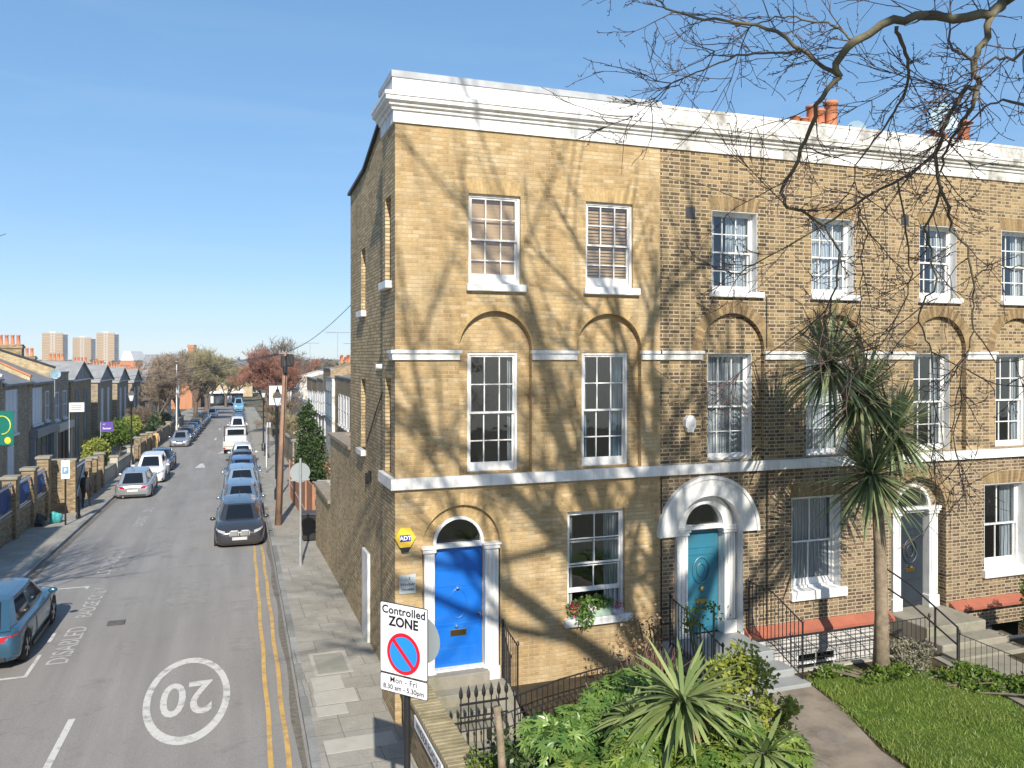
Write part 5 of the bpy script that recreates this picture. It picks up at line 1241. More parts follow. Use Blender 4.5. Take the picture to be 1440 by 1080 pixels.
def partywall(y, depth, e, rg, up, mat, cap):
    def f(h):
        m = MB(); m.prism([(.15, e-.5), (.15, e+.1), (-depth/2, rg+up), (-depth, e+.1), (-depth, e-.5)], y-.13, y+.13, 'y'); pw = m.build('party_wall', mat, h)
        m = MB(); n = 1
        m.add([(.2, y-.2, e+.1), (.2, y+.2, e+.1), (-depth/2, y+.2, rg+up), (-depth/2, y-.2, rg+up), (.2, y-.2, e+.2), (.2, y+.2, e+.2), (-depth/2, y+.2, rg+up+.1), (-depth/2, y-.2, rg+up+.1)], [(4,5,6,7),(0,1,5,4),(1,2,6,5),(3,0,4,7)]); m.build('coping', cap, pw)
    return f
def shop(y0, y1, fascia, body, dark_):
    def f(h):
        m = MB(); m.bbox(.02, .45, y0, y1, 2.75, 3.25, .03); m.bbox(0, .30, y0, y0+.22, -.2, 2.75, .02); m.bbox(0, .30, y1-.22, y1, -.2, 2.75, .02); m.box(0, .22, y0+.22, y1-.22, -.2, .5); k = m.build('shopfront', fascia, h)
        m = MB(); m.box(0, .10, y0+.22, y1-.22, .5, 2.75); m.build('shop_window', dark_, k)
        m = MB(); n = 4
        for i in range(1, n): yy = y0+(y1-y0)*i/n; m.box(.10, .16, yy-.04, yy+.04, .5, 2.75)
        m.build('mullion', body, k)
    return f
def both(*fs):
    def f(h):
        for x in fs: x(h)
    return f
XF = -14.3
shouse('terraced_house', 'red brick house cut by the left edge, its roof running out of frame', S(XF, 26.0), LZ, 7.4, 6.0, 8.0, brickR, slate, [(1, 2.3, 3.7, 5.4, ltw), (4.6, 6.0, 3.7, 5.4, ltw), (1, 2.3, .9, 2.6, ltw), (4.8, 6.6, .4, 2.9, ltw, paneg, 3)], extra=partywall(7.4, 8.5, 6.0, 8.0, .3, brickC, whitew))
shouse('terraced_house', 'brown brick house with ornate white window and tile coped party wall', S(XF, 33.5), LZ, 6.0, 5.9, 8.0, brickD, slate, [(1.2, 3.4, 3.3, 5.5, ltw, ltw, 3), (1.6, 2.7, .6, 2.5, ltw, ltw)], chim=None, extra=partywall(6.0, 8.5, 6.1, 8.1, .35, brickC, ridget))
shouse('terraced_house', 'terraced house above the grey shopfront, a wide white window upstairs', S(XF, 39.6), LZ, 6.0, 6.0, 8.0, brickD, slate, [(1.0, 3.2, 3.6, 5.6, ltw, ltw, 3), (4.4, 5.2, 3.6, 5.3, ltw)], extra=both(shop(.3, 5.7, shopg, shopg, paneg)))
shouse('terraced_house', 'terraced house with black folding shop doors under a cream fascia', S(XF, 45.8), LZ, 5.6, 6.1, 7.9, brickD, slate, [(1.0, 2.0, 3.6, 5.3, ltw), (3.6, 4.6, 3.6, 5.3, ltw)], parapet=.5, chim=[(1.9, -3.0, 8.55, 5, 1), (4.7, -6.0, 8.6, 4)], extra=both(shop(.3, 5.3, creamp, shopdk, shopdk), partywall(.15, 8.5, 6.9, 8.4, .2, brickC, black)))
shouse('corner_shop_house', 'tall brick corner house standing out of frame on the left of the road', (-11.6, -10.0, 0), 0, 19.0, 9.0, 10.2, brickD, slate, [(2, 3, 4, 6), (6, 7, 4, 6), (10, 11, 4, 6), (14, 15, 4, 6)], parapet=.4)
names = ['nearest', 'second', 'third', 'fourth', 'fifth', 'sixth', 'seventh', 'farthest']
def gab(h):
    m = MB(); m.prism([(0, 6.2), (8.5, 6.2), (4.25, 7.42)], .02, .05, 'x'); g = m.build('gable_cladding', slate, h)
    m = MB(); m.box(.051, .09, 0, 8.5, 6.12, 6.22); m.build('white_trim', white, g)
def gwins(f1, p1): return [(1.7, 2.7, .6, 5.4, f1, p1, 0), (5.3, 6.3, .6, 5.4, f1, p1, 0)]
for k in range(8):
    s = 52.3+11.9*k
    shouse('gabled_house', f'{names[k]} of the steep gabled brown brick houses along the left side', S(XF, s), LZ, 8.5, 6.2, 7.5, brickD if k else brickB, slatel, gwins(bluep if k == 0 else ltw, bluep if k == 0 else ltw), gable=True, depth=11, chim=[(7.0, -4.5, 8.0, 4, 1)], group='gabled houses', extra=gab)
    shouse('link_wing', f'low set-back wing joined to the {names[k]} gabled house', S(XF-2.2, s+8.6), LZ, 3.2, 5.3, 6.0, brickC, slatel, [(1.0, 2.0, 1.0, 2.9, ltw)], depth=7, cat='house wing', group='link wings')
# right-hand terrace
RZ = math.pi-TILT
def rwins(w, n, z0, z1, m_=white): return [(w*(i+.5)/n-.45, w*(i+.5)/n+.45, z0, z1, m_) for i in range(n)]
XR = 5.0
h = shouse('terraced_house', 'stock brick house seen past the corner house with four slim white upper windows', S(4.6, 52.2), RZ, 12.5, 6.0, 7.3, brickB, slate, [(y, y+1.0, 2.9, 5.0, white, ltw, 1) for y in (2.9, 4.6, 6.4, 8.0)], parapet=.35, depth=7)
m = MB(); m.box(-4.2, -1.2, 12.2, 12.5, 6.4, 7.9); m.box(-3.2, -2.4, 3, 9.5, 6.0, 7.7); c = m.build('chimney', brickC, h)
for i in range(12):
    m = MB(); m.smooth = True; m.lathe([(.16, 0), (.12, .6), (.16, .65), (.14, .72)], -2.8, 3.3+i*.52, 10, 'z', 7.7); m.build('chimney_pot', terra, c)
shouse('terraced_house', 'white painted house front with a shaded bay on the right-hand side', S(XR-.6, 57.5), RZ, 5.0, 5.9, 7.0, whitew, slate, [(.6, 1.5, 3.2, 5.2, bluep), (2.0, 2.9, 3.2, 5.2, bluep), (3.6, 4.4, 3.2, 5.2, bluep)], parapet=.4)
for i, (s, e, lab, wm) in enumerate(((63, 6.9, 'tall brown house with a small top window behind the holly tree', brickB), (69.5, 6.0, 'right-hand terraced house with pale lilac windows, next after the tall one', brickD), (76, 6.0, 'right-hand terraced house directly right of the telegraph pole', brickB), (82.5, 6.2, 'right-hand terraced house hidden behind the telegraph pole', brickD), (95, 6.4, 'white house end beyond the hanging sign', whitew), (104, 6.4, 'brown terraced house behind the tall reddish tree', brickB), (116, 6.0, 'far right-hand house past the reddish tree', brickC))):
    shouse('terraced_house', lab, S(XR-.3 if i < 4 else 3.5, s), RZ, 6.4, e, e+1.3, wm, slate, rwins(6.4, 3, 3.2, 5.0, ltw)+rwins(6.4, 2, .7, 2.6, ltw), parapet=.3, chim=[(1.0, -3.8, e+2.1, 5), (5.0, -3.8, e+1.9, 5)] if i != 4 else None, group='right-hand terrace')
# boundary walls, left
brickW = brickG
def bwall(lab, s0, s1, off, h0, mat, piers=(), cap=stone, thick=.24, rail=None):
    b_ = empty('garden_wall', S(off, s0), -TILT, lab, 'wall')
    L_ = s1-s0; m = MB(); drop = zgd(s1)-zgd(s0)
    m.add([(0, 0, -.3), (thick, 0, -.3), (thick, L_, drop-.3), (0, L_, drop-.3), (0, 0, h0), (thick, 0, h0), (thick, L_, h0+drop), (0, L_, h0+drop)], [(0,3,2,1),(4,5,6,7),(0,1,5,4),(1,2,6,5),(2,3,7,6),(3,0,4,7)]); m.build('wall_body', mat, b_)
    m = MB(); e_ = .04; m.add([(-e_, 0, h0+.002), (thick+e_, 0, h0+.002), (thick+e_, L_, h0+drop+.002), (-e_, L_, h0+drop+.002), (-e_, 0, h0+.08), (thick+e_, 0, h0+.08), (thick+e_, L_, h0+drop+.08), (-e_, L_, h0+drop+.08)], [(0,3,2,1),(4,5,6,7),(0,1,5,4),(1,2,6,5),(2,3,7,6),(3,0,4,7)]); m.build('coping', cap, b_)
    for (s, hh, w_) in piers:
        dz = zgd(s)-zgd(s0); m = MB(); m.box(-.10, thick+.12, s-s0-w_/2, s-s0+w_/2, dz-.3, dz+hh); p = m.build('pier', mat, b_); m = MB(); m.bbox(-.17, thick+.19, s-s0-w_/2-.06, s-s0+w_/2+.06, dz+hh, dz+hh+.12, .02); m.build('pier_cap', cap, p)
    if rail:
        for a, c_ in rail:
            dz = zgd(a)-zgd(s0); m = MB(); m.box(thick/2-.02, thick/2+.02, a-s0, c_-s0, dz+h0+.15, dz+h0+1.0); k = m.build('blue_panel', M_simple('blue_panel_paint', (.02, .07, .22), .5), b_)
            m = MB()
            n = int((c_-a)/.22)
            for i in range(n): y = a-s0+(c_-a)*(i+.5)/n; m.tube([(thick+.0, y, dz+h0+.08), (thick+.0, y, dz+h0+1.1), (thick, y, dz+h0+1.2)], [.010, .010, .028], 4)
            m.build('railing_bars', M_simple('blue_bar_paint', (.03, .10, .30), .5), k); m = MB(); m.box(thick-.03, thick+.03, a-s0, c_-s0, dz+h0+1.05, dz+h0+1.12); m.box(thick-.03, thick+.03, a-s0, c_-s0, dz+h0+.09, dz+h0+.15); m.build('cream_rail', creamp, k)
    return b_
bwall('brick garden wall with tall piers and blue railing panels at the left edge', 17.0, 27.2, -11.1, .95, brickG, [(18.2, 2.3, .6), (21.4, 2.3, .6), (24.3, 2.35, .6), (27.0, 2.6, .6)], rail=[(18.6, 21.0), (21.8, 23.9), (24.7, 26.6)])
bwall('tall solid brick wall block with a stone top beside the dark gate', 27.8, 28.2, -11.3, 2.4, brickG, thick=1.45)
gt = empty('gate', S(-10.2, 29.2), -TILT, 'dark wooden side gate next to the tall brick wall block', 'gate'); m = MB(); m.box(-.04, .04, 0, 3.0, 0, 2.0); m.build('gate_board', shopdk, gt); m = MB(); m.tube([(.06, .2, .3), (.06, 2.6, 1.8)], .05, 4); m.tube([(.06, .1, 1.9), (.06, 2.9, 1.9)], .05, 4); m.build('brace', greym, gt)
bwall('low brick wall with orange piers where the person walks', 33.0, 38.2, -10.4, 1.0, brickW, [(33.3, 1.9, .45), (35.2, 1.85, .4), (37.6, 1.9, .45)])
bwall('low white rendered wall under the clipped hedge', 39, 53, -10.5, .75, concrete, [(44, 1.2, .35), (52.5, 1.2, .35)])
bwall('yellow brick wall with square piers beyond the hedge', 54.5, 66, -10.3, 1.2, brickW, [(55, 1.7, .5), (59.5, 1.7, .5), (64, 1.6, .5)])
bwall('long dark brick wall under the shrubs on the left', 67, 110, -10.4, 1.3, brickD, [(75, 1.6, .4), (85, 1.6, .4), (97, 1.6, .4)])
# right side: concrete wall, fence
fr = empty('concrete_wall', (.55, 17.2, zg(17.2)), 0, 'grey concrete wall beside the wooden fence and wheelie bin', 'wall'); m = MB(); m.box(0, 3.5, 0, .2, -.3, 2.05); m.build('wall_panel', concrete, fr); m = MB(); m.box(-.03, 3.5, -.04, .24, 2.05, 2.13); m.build('coping', concrete, fr)
fe = empty('wooden_fence', (.45, 17.6, zg(17.6)), 0, 'reddish brown close board fence between the bin and the holly tree', 'fence')
m = MB(); y = 0.0
while y < 11.5:
    m.box(-.02, .02, y, y+.14, -.03*y-.1, 1.85-.03*y+rnd.uniform(-.01, .01)); y += .15
m.build('fence_boards', wood, fe)
for k in range(5): m = MB(); m.box(-.08, .0-.021, k*2.8, k*2.8+.1, -.03*k*2.8-.1, 1.95-.084*k); m.build('fence_post', wood, fe)
m = MB(); m.box(-.045, -.021, 0, 11.4, .35, .42); m.build('gravel_board', concrete, fe)
bwall('brown fence wall running on past the holly tree', 30, 62, 1.15, 1.3, brickD, [(34, 1.6, .4), (40, 1.6, .4), (48, 1.6, .4)])

# ============================================================= FRONT GARDENS
# brick wall at the corner with a street nameplate
gwl = empty('garden_wall', (0, 0, 0), 0, 'mossy brick garden wall with street nameplate running from the corner house', 'wall')
m = MB(); m.box(.03, .42, -8.8, -.55, -.2, .84); m.build('wall_body', brickG, gwl)
m = MB(); y = -8.8
mos = M_simple('mossy_brick_coping', (.30, .25, .15), .95, .25, 4, dirt=(.12, .11, .05), dirt_amt=.7, bmp=.012)
while y < -.56:
    m.bbox(-.0, .45, y+.004, y+.108, .842, .945+rnd.uniform(-.006, .006), .012); y += .112
m.build('coping', mos, gwl)
m = MB(); m.bbox(-.005, .028, -3.3, -1.55, .60, .80, .004); npl = m.build('street_nameplate', signw, gwl)
m = MB(); text_geo(m, 'WINDSOR ROAD SE', .17, lambda u, v: (-.008, -2.42-u*.92, .70+v), bold=.003); m.build('lettering', signk, npl)
m = MB(); m.box(.44, 1.75, -2.75, -2.52, -.2, .30); m.box(.40, 1.78, -2.78, -2.48, .302, .36)
lp = m.build('wall_body', mos); lpw = empty('low_wall', (0, 0, 0), 0, 'low stone kerb wall under the iron gate by the blue door', 'wall'); lp.parent = lpw
# spearhead gate
gte = empty('iron_gate', (.55, -2.3, .36), 0, 'black spear topped iron gate in front of the blue door steps', 'gate')
for i in range(7):
    x = .02+i*.125; m = MB(); hh = .90; m.tube([(x, 0, 0), (x, 0, hh)], .011, 6); m.tube([(x, 0, hh), (x, 0, hh+.03), (x, 0, hh+.09), (x, 0, hh+.21)], [.012, .03, .034, .002], 6); m.tube([(x, 0, .5), (x, 0, .54), (x, 0, .58)], [.012, .024, .012], 6); m.build('spear_bar', black, gte)
m = MB(); m.box(0, .8, -.012, .012, .80, .83); m.box(0, .8, -.012, .012, .06, .09); m.box(0, .8, -.012, .012, .60, .62); m.bbox(.62, .70, -.03, .03, .42, .60, .01); m.build('gate_rail', black, gte)
def railing(name, lab, pts, h0, n, bar=.009, rail=.014, spear=False, cat='railing', mid=None, rest=0.0):
    rl = empty(name, tuple(pts[0]), 0, lab, cat); o = Vector(pts[0]); P_ = [Vector(p)-o for p in pts]
    m = MB(); m.tube([p+Vector((0, 0, h0)) for p in P_], rail, 6); m.tube([p+Vector((0, 0, .08)) for p in P_], rail*.8, 6)
    if mid: m.tube([p+Vector((0, 0, mid)) for p in P_], rail*.8, 6)
    m.build('rails', black, rl)
    seg = [(P_[i+1]-P_[i]).length for i in range(len(P_)-1)]; T = sum(seg)
    for k in range(n):
        d = T*k/(n-1); i = 0
        while i < len(seg)-1 and d > seg[i]: d -= seg[i]; i += 1
        p = P_[i]+(P_[i+1]-P_[i])*(d/seg[i]); end = k in (0, n-1)
        m = MB(); m.tube([p+Vector((0, 0, -.05 if end else .08)), p+Vector((0, 0, h0))], bar*(2 if end else 1), 5)
        if end: m.lathe([(.02, 0), (.035, .03), (.02, .07), (.005, .09)], p.x, p.y, 8, 'z', p.z+h0)
        m.build('post' if end else 'bar', black, rl)
    return rl
railing('railing', 'black iron railing across the front of the blue door garden', [(1.45, -2.35, .36), (2.4, -1.95, .36), (3.9, -1.55, .36)], .85, 22, mid=.55)
railing('railing', 'short black handrail on the right of the blue door steps', [(2.03, -.08, .56), (2.08, -.75, .36)], 1.05, 9)
railing('railing', 'black railing on the left of the teal door steps', [(5.58, -.12, .78), (5.55, -1.0, .66), (5.62, -1.9, .35)], 1.0, 17)
railing('railing', 'black railing on the right of the teal door steps', [(7.46, -.12, .80), (7.46, -.9, .78), (7.50, -1.75, .42)], 1.12, 15)
railing('railing', 'thin black railing round the light well behind the palm', [(7.62, -1.26, .40), (11.15, -1.26, .40)], .72, 30, bar=.006, rail=.010)
railing('railing', 'thin black railing along the path by the slate grey door', [(11.05, -2.1, .42), (10.9, -4.6, .42)], .62, 20, bar=.005, rail=.008)
gr = empty('light_well_grille', (7.75, -1.14, .55), 0, 'slanting black bars over the light well under the lace window', 'grille')
m = MB()
for i in range(7): y = .05+i*.165; m.tube([(0, y, .0+.018*i), (3.3, y, .0+.018*i)], .006, 5)
m.build('cross_bars', black, gr)
for k in range(9): x = .2+k*.36; m = MB(); m.tube([(x, 0, -.1), (x, .3, .02), (x, .7, .1), (x, 1.12, .16)], .008, 5); m.build('curved_bar', black, gr)
hr = empty('handrail', (0, 0, 0), 0, 'two-bar black pipe handrail on the left of the slate grey door steps', 'railing')
for dz, nm in ((.0, 'top_pipe'), (-.42, 'lower_pipe')): m = MB(); m.tube([(11.0, -.05, 1.95+dz), (11.0, -.9, 1.72+dz*.95), (11.0, -2.1, 1.18+dz*.85)], .019, 8); m.build(nm, black, hr)
for y, z0, z1 in ((-1.55, .45, 1.42), (-2.1, .40, 1.18), (-.06, .8, 1.95)): m = MB(); m.tube([(11.0, y, z0), (11.0, y, z1)], .022, 8); m.build('post', black, hr)

def strap_head(mb, c, n, L_, w_, r, up=.25, droop=.5, seg=5, lo=-.75, hi=.97):
    for i in range(n):
        a = r.uniform(0, 2*math.pi); el = math.asin(r.uniform(lo, hi))
        d = Vector((math.cos(a)*math.cos(el), math.sin(a)*math.cos(el), math.sin(el))); ll = L_*r.uniform(.7, 1.1); p = Vector(c)+d*.05
        sd = d.cross(Vector((0, 0, 1)))
        if sd.length < .1: sd = Vector((1, 0, 0))
        sd.normalize(); vs = []; dr = droop*r.uniform(.3, 1.3)
        for k in range(seg+1):
            t = k/seg; ww = w_*(.6+1.0*t if t < .35 else .95*(1-((t-.35)/.65)**2.4))
            q = p+d*ll*t+Vector((0, 0, -1))*dr*ll*t*t*(math.cos(el)*.8+.2); vs += [q-sd*ww/2, q+sd*ww/2]
        mb.add(vs, [(2*k, 2*k+1, 2*k+3, 2*k+2) for k in range(seg)])
# big cordyline palm in the middle garden
pal = empty('palm_tree', (9.15, -2.0, .38), 0, 'tall cabbage palm with three spiky heads on a bare brown trunk before the lace window', 'tree')
m = MB(); m.smooth = True
def rel(p, o): return tuple(Vector(p)-Vector(o))
po = (9.15, -2.0, .38)
hd1, hd2, hd3, hd4 = at(1227, 668, 15.6), at(1167, 511, 15.4), at(1211, 557, 15.7), at(1256, 606, 16.0)
tb = [Vector((9.15, -2.0, .3)), Vector((9.16, -2.0, 1.6)), Vector((9.12, -2.0, 3.0)), at(1233, 690, 15.7)]
m.tube([rel(p, po) for p in tb], [.17, .125, .115, .10], 14)
m.tube([rel(p, po) for p in (at(1233, 690, 15.7), at(1222, 630, 15.75), at(1190, 560, 15.6), hd2)], [.11, .09, .075, .06], 10); m.tube([rel(p, po) for p in (at(1216, 610, 15.75), at(1213, 585, 15.75), hd3)], [.075, .065, .055], 10); m.tube([rel(p, po) for p in (at(1224, 640, 15.75), at(1242, 625, 15.9), hd4)], [.07, .06, .05], 10)
m.build('trunk', barkP, pal); r = random.Random(11)
for hd, n, L_, nm in ((hd1, 330, 1.3, 'a'), (hd2, 330, 1.3, 'b'), (hd3, 300, 1.25, 'c'), (hd4, 280, 1.25, 'd')):
    m = MB(); strap_head(m, rel(hd, po), n, L_, .058, r, droop=.22); m.build('leaf_crown', leafP, pal)
    m = MB(); strap_head(m, rel(hd-Vector((0, 0, .1)), po), 40, .5, .03, r, droop=1.2); m.build('dead_leaves', leafPl, pal)
# small cordyline at the bottom
co_ = at(955, 1075, 11.0); so = (co_.x, co_.y, .38)
sc = empty('palm_tree', so, 0, 'small forked cabbage palm with a wide pale green head at the bottom of the photo', 'tree')
c1, c2, c3 = at(960, 985, 11.2), at(892, 1010, 11.3), at(1075, 1060, 10.6)
m = MB(); m.smooth = True; fk = at(935, 1062, 11.1); m.tube([rel(p, so) for p in ((fk.x, fk.y, .3), fk)], [.08, .065], 10); m.tube([rel(p, so) for p in (fk, at(950, 1030, 11.1), c1)], [.06, .055, .045], 10); m.tube([rel(p, so) for p in (fk, at(922, 1040, 11.1), at(900, 1032, 11.2), c2)], [.055, .05, .04, .03], 10); m.tube([rel(p, so) for p in (fk, at(1000, 1078, 10.8), c3)], [.05, .04, .03], 8); m.build('trunk', barkP, sc)
for c_, n, L_ in ((c1, 150, 1.08), (c2, 50, .55), (c3, 70, .75)): m = MB(); strap_head(m, rel(c_, so), n, L_, .07, r, droop=.42, lo=-.4, hi=.8); m.build('leaf_crown', leafC, sc)
for c_ in (c1, c3): m = MB(); strap_head(m, rel(c_-Vector((0, 0, .05)), so), 26, .7, .045, r, droop=1.1, lo=-.9, hi=.2); m.build('dead_leaves', leafB, sc)
m = MB(); strap_head(m, rel(c2-Vector((0, 0, .08)), so), 110, .32, .008, r, droop=.6, seg=3); m.build('dead_leaves', leafB, sc)
# fatsia bushes
def fatsia(mb, c, rx, ry, rz, n, r, size=.17):
    for i in range(n):
        th = r.uniform(0, 2*math.pi); ph = math.acos(r.uniform(-.2, 1)); rad = r.uniform(.75, 1.02)
        base = Vector((c[0]+rx*rad*math.sin(ph)*math.cos(th), c[1]+ry*rad*math.sin(ph)*math.sin(th), c[2]+rz*rad*math.cos(ph)))
        nd = Vector((math.sin(ph)*math.cos(th), math.sin(ph)*math.sin(th), math.cos(ph)+.5)).normalized()
        nl = r.randint(6, 9); off = r.uniform(0, 6)
        for k in range(nl):
            a = off+2*math.pi*k/nl; t1 = nd.orthogonal().normalized(); t2 = nd.cross(t1)
            out = (t1*math.cos(a)+t2*math.sin(a)+nd*r.uniform(.1, .7)).normalized(); s = size*r.uniform(.7, 1.25)
            p = base+out*s*.75; ln = (nd*1.0+out*r.uniform(-.6, .3)).normalized(); u = out; v_ = ln.cross(u).normalized(); u = (u-Vector((0, 0, .25))).normalized()
            P_ = []; nlb = 7
            for q in range(nlb*2+1):
                aa = R(-140+280*q/(nlb*2)); rr_ = s*(1.0 if q % 2 else .45)*(1-.25*abs(aa)/2.4)
                P_.append(p+u*math.cos(aa)*rr_+v_*math.sin(aa)*rr_-Vector((0, 0, 1))*.25*rr_*rr_/s)
            P_.append(p-u*s*.15)
            c0 = len(P_)-1
            mb.add([p]+P_, [(0, j+1, j+2) for j in range(len(P_)-2)])
def bush(lab, vols, n, mat, stem=barkT, size=.17, kind='fatsia', origin=None, name='shrub', cat='shrub', seed=1):
    o = origin; b_ = empty(name, o, 0, lab, cat); r_ = random.Random(seed); m = MB()
    for (c_, rx, ry, rz) in vols:
        cc = rel(c_, o); k = int(n*rx*ry/sum(v[1]*v[2] for v in vols))
        if kind == 'fatsia':
            for q in range(5):
                f = r_.uniform(.45, .75); c2 = (cc[0]+r_.uniform(-.6, .6)*rx, cc[1]+r_.uniform(-.6, .6)*ry, cc[2]+r_.uniform(-.35, .4)*rz); fatsia(m, c2, rx*f, ry*f, rz*f, k//5, r_, size)
        else:
            leafcloud(m, k//3, cc, rx*.85, ry*.85, rz*.85, size, r_)
            nb = 9
            for q in range(nb):
                a_, f = r_.uniform(0, 6.28), r_.uniform(.22, .5); g = r_.uniform(.4, .95); zz_ = r_.uniform(-.6, .95); c2 = (cc[0]+g*rx*math.cos(a_)*(1-.4*abs(zz_)), cc[1]+g*ry*math.sin(a_)*(1-.4*abs(zz_)), cc[2]+zz_*rz*.8); leafcloud(m, int(k*.67/nb), c2, rx*f, ry*f, rz*f, size, r_)
    m.build('foliage', mat, b_); m = MB()
    for (c_, rx, ry, rz) in vols:
        for q in range(5):
            e_ = Vector(rel(c_, o))+Vector((r_.uniform(-.6, .6)*rx, r_.uniform(-.6, .6)*ry, rz*.5)); m.tube([(e_.x*.3, e_.y*.3, -.05), (e_.x*.7, e_.y*.7, e_.z*.5), tuple(e_)], [.03, .02, .012], 5)
    m.build('stems', stem, b_); return b_
def V(px, py, Z): return tuple(at(px, py, Z))
bush('glossy dark green bush left of the small palm', [(V(860, 985, 12.6), .75, .6, .55), (V(800, 1040, 11.8), .55, .5, .5), (V(880, 1050, 11.4), .6, .5, .6), (V(950, 1000, 12.4), .6, .5, .45)], 560, leafF, origin=(3.2, -3.6, .38), seed=2, size=.15)
bush('low yellow-green bush at the very bottom below the small palm', [(V(900, 1110, 10.6), .75, .5, .55), (V(1010, 1105, 10.6), .7, .5, .5), (V(830, 1110, 10.8), .5, .5, .45), (V(960, 1060, 11.4), .7, .4, .4), (V(1045, 1045, 11.2), .5, .4, .4), (V(1095, 1070, 10.9), .4, .35, .35)], 640, M_leaf('bright_fatsia_leaf', (.07, .15, .025), (.27, .34, .07), .3, .3), origin=(3.6, -4.9, .38), seed=4, size=.15)
bush('pale yellow-green shrub between the small palm and teal door steps', [(V(1040, 955, 12.4), .6, .5, .45), (V(1090, 1010, 11.6), .35, .35, .4)], 2600, leafY, origin=(5.0, -3.5, .38), kind='leaf', size=.055, seed=6)
bush('dry reddish brown shrub against the yellow wall beside the teal door railing', [(V(900, 905, 14.2), .50, .25, .65)], 420, leafB, origin=(4.9, -1.2, .38), kind='leaf', size=.04, seed=8)
bush('clipped dark green hedge bush at the right edge', [((13.4, -2.3, 1.1), .65, .7, .8), ((13.9, -2.6, 1.4), .6, .7, .9)], 9000, leafG, origin=(13.5, -2.4, .38), kind='leaf', size=.05, seed=9)
bush('grey green lavender shrub at the foot of the tall palm', [((10.0, -1.9, .62), .55, .4, .38)], 2400, M_leaf('lavender_leaf', (.14, .14, .09), (.27, .25, .18), .15), origin=(10.0, -1.9, .38), kind='leaf', size=.035, seed=10)
bush('low leafy plants around the base of the tall palm trunk', [((9.2, -2.15, .5), .7, .3, .16), ((10.6, -2.9, .5), .55, .7, .16), ((11.2, -3.8, .5), .5, .9, .16), ((8.3, -1.7, .5), .5, .18, .12)], 5200, leafG, origin=(9.4, -2.3, .38), kind='leaf', size=.05, seed=12)
bush('thin rambling shrub on the railing in front of the teal door', [(V(985, 870, 14.6), .55, .2, .42)], 190, leafG, origin=(5.7, -1.5, .38), kind='leaf', size=.05, seed=13)
bush('dark leafy undergrowth behind the small tree stem by the railing', [(V(760, 1040, 12.2), .5, .5, .45), (V(720, 1080, 11.6), .5, .5, .4)], 1500, leafD, origin=(2.2, -3.4, .1), kind='leaf', size=.05, seed=14)
st_ = empty('young_tree', V(703, 1140, 11.0), 0, 'thin cut back tree stem standing between the iron gate and bushes', 'tree'); o_ = V(703, 1140, 11.0)
m = MB(); m.smooth = True; m.tube([rel(V(708, 1150, 11), o_), rel(V(706, 1080, 11), o_), rel(V(703, 1030, 11), o_), rel(V(698, 994, 11), o_)], [.06, .055, .05, .045], 10); m.tube([rel(V(705, 1045, 11), o_), rel(V(722, 1025, 11), o_)], .008, 5); m.build('trunk', barkP, st_)
bush('weeds growing by the wall below the iron gate', [(V(675, 1085, 11.4), .3, .3, .35)], 500, leafG, origin=(1.2, -3.3, .1), kind='leaf', size=.03, seed=15)
# dry twiggy stems above the bushes
dr = empty('dry_stems', V(910, 960, 13.6), 0, 'bare dry brown stems rising beside the yellow wall', 'shrub'); m = MB(); r = random.Random(21); o_ = V(910, 960, 13.6)
for i in range(70):
    a = Vector((r.uniform(-.3, .3), r.uniform(-.15, .15), -.3)); d = Vector((r.gauss(0, .35), r.gauss(0, .15), 1)).normalized(); L_ = r.uniform(.5, 1.1); m.tube([a, a+d*L_*.5, a+d*L_+Vector((r.gauss(0, .1), 0, 0))], [.007, .005, .003], 4)
m.build('stems', twigR, dr)

# ============================================================= TREES
def grow(mb_l, mb_t, p, d, L_, rad, lev, maxlev, r, nch=(3, 5), spread=.6, upb=.12, tw=.004, seglen=4, minr=.004):
    pts = [Vector(p)]; rr = [rad]; dd = Vector(d).normalized()
    for k in range(seglen):
        dd = (dd+Vector((r.gauss(0, .16), r.gauss(0, .16), r.gauss(upb, .12)))).normalized(); pts.append(pts[-1]+dd*L_/seglen); rr.append(max(minr, rad*(1-.45*(k+1)/seglen)))
    (mb_l if lev < 2 else mb_t).tube(pts, rr, 8 if lev == 0 else (5 if lev < 3 else 3), cap=False)
    if lev >= maxlev: return
    n = r.randint(*nch)
    for i in range(n):
        t = r.uniform(.35, 1.0); k = min(seglen-1, int(t*seglen)); q = pts[k].lerp(pts[k+1], t*seglen-k) if t < 1 else pts[-1]
        nd = (dd+Vector((r.gauss(0, spread), r.gauss(0, spread), r.gauss(upb, spread*.6)))).normalized()
        grow(mb_l, mb_t, q, nd, L_*r.uniform(.55, .8), rr[k]*.62, lev+1, maxlev, r, nch, spread, upb, tw, max(2, seglen-1), minr)
def bare_tree(lab, loc, H, bark, twig, seed, maxlev=5, nch=(3, 5), trunkh=.28, r0=.25, spread=.6, minr=.006, group=None, name='bare_tree'):
    t = empty(name, loc, 0, lab, 'tree', group); r_ = random.Random(seed); a, b_ = MB(), MB(); a.smooth = True
    th = H*trunkh; a.tube([(0, 0, -.3), (r_.uniform(-.1, .1), 0, th*.5), (r_.uniform(-.2, .2), 0, th)], [r0*1.25, r0, r0*.85], 10, cap=False)
    for k in range(r_.randint(4, 6)):
        an = r_.uniform(0, 6.28); grow(a, b_, (0, 0, th*r_.uniform(.85, 1)), (math.cos(an)*.6, math.sin(an)*.6, 1), H*.34, r0*.55, 0, maxlev, r_, nch, spread, .1, minr=minr)
    a.build('trunk', bark, t); b_.build('crown', twig, t); return t
T1 = bare_tree('dense reddish brown bare tree on the right before the hanging sign', S(.6, 84), 9.6, barkS, twigR, 3, 6, (3, 5), r0=.3, minr=.014)
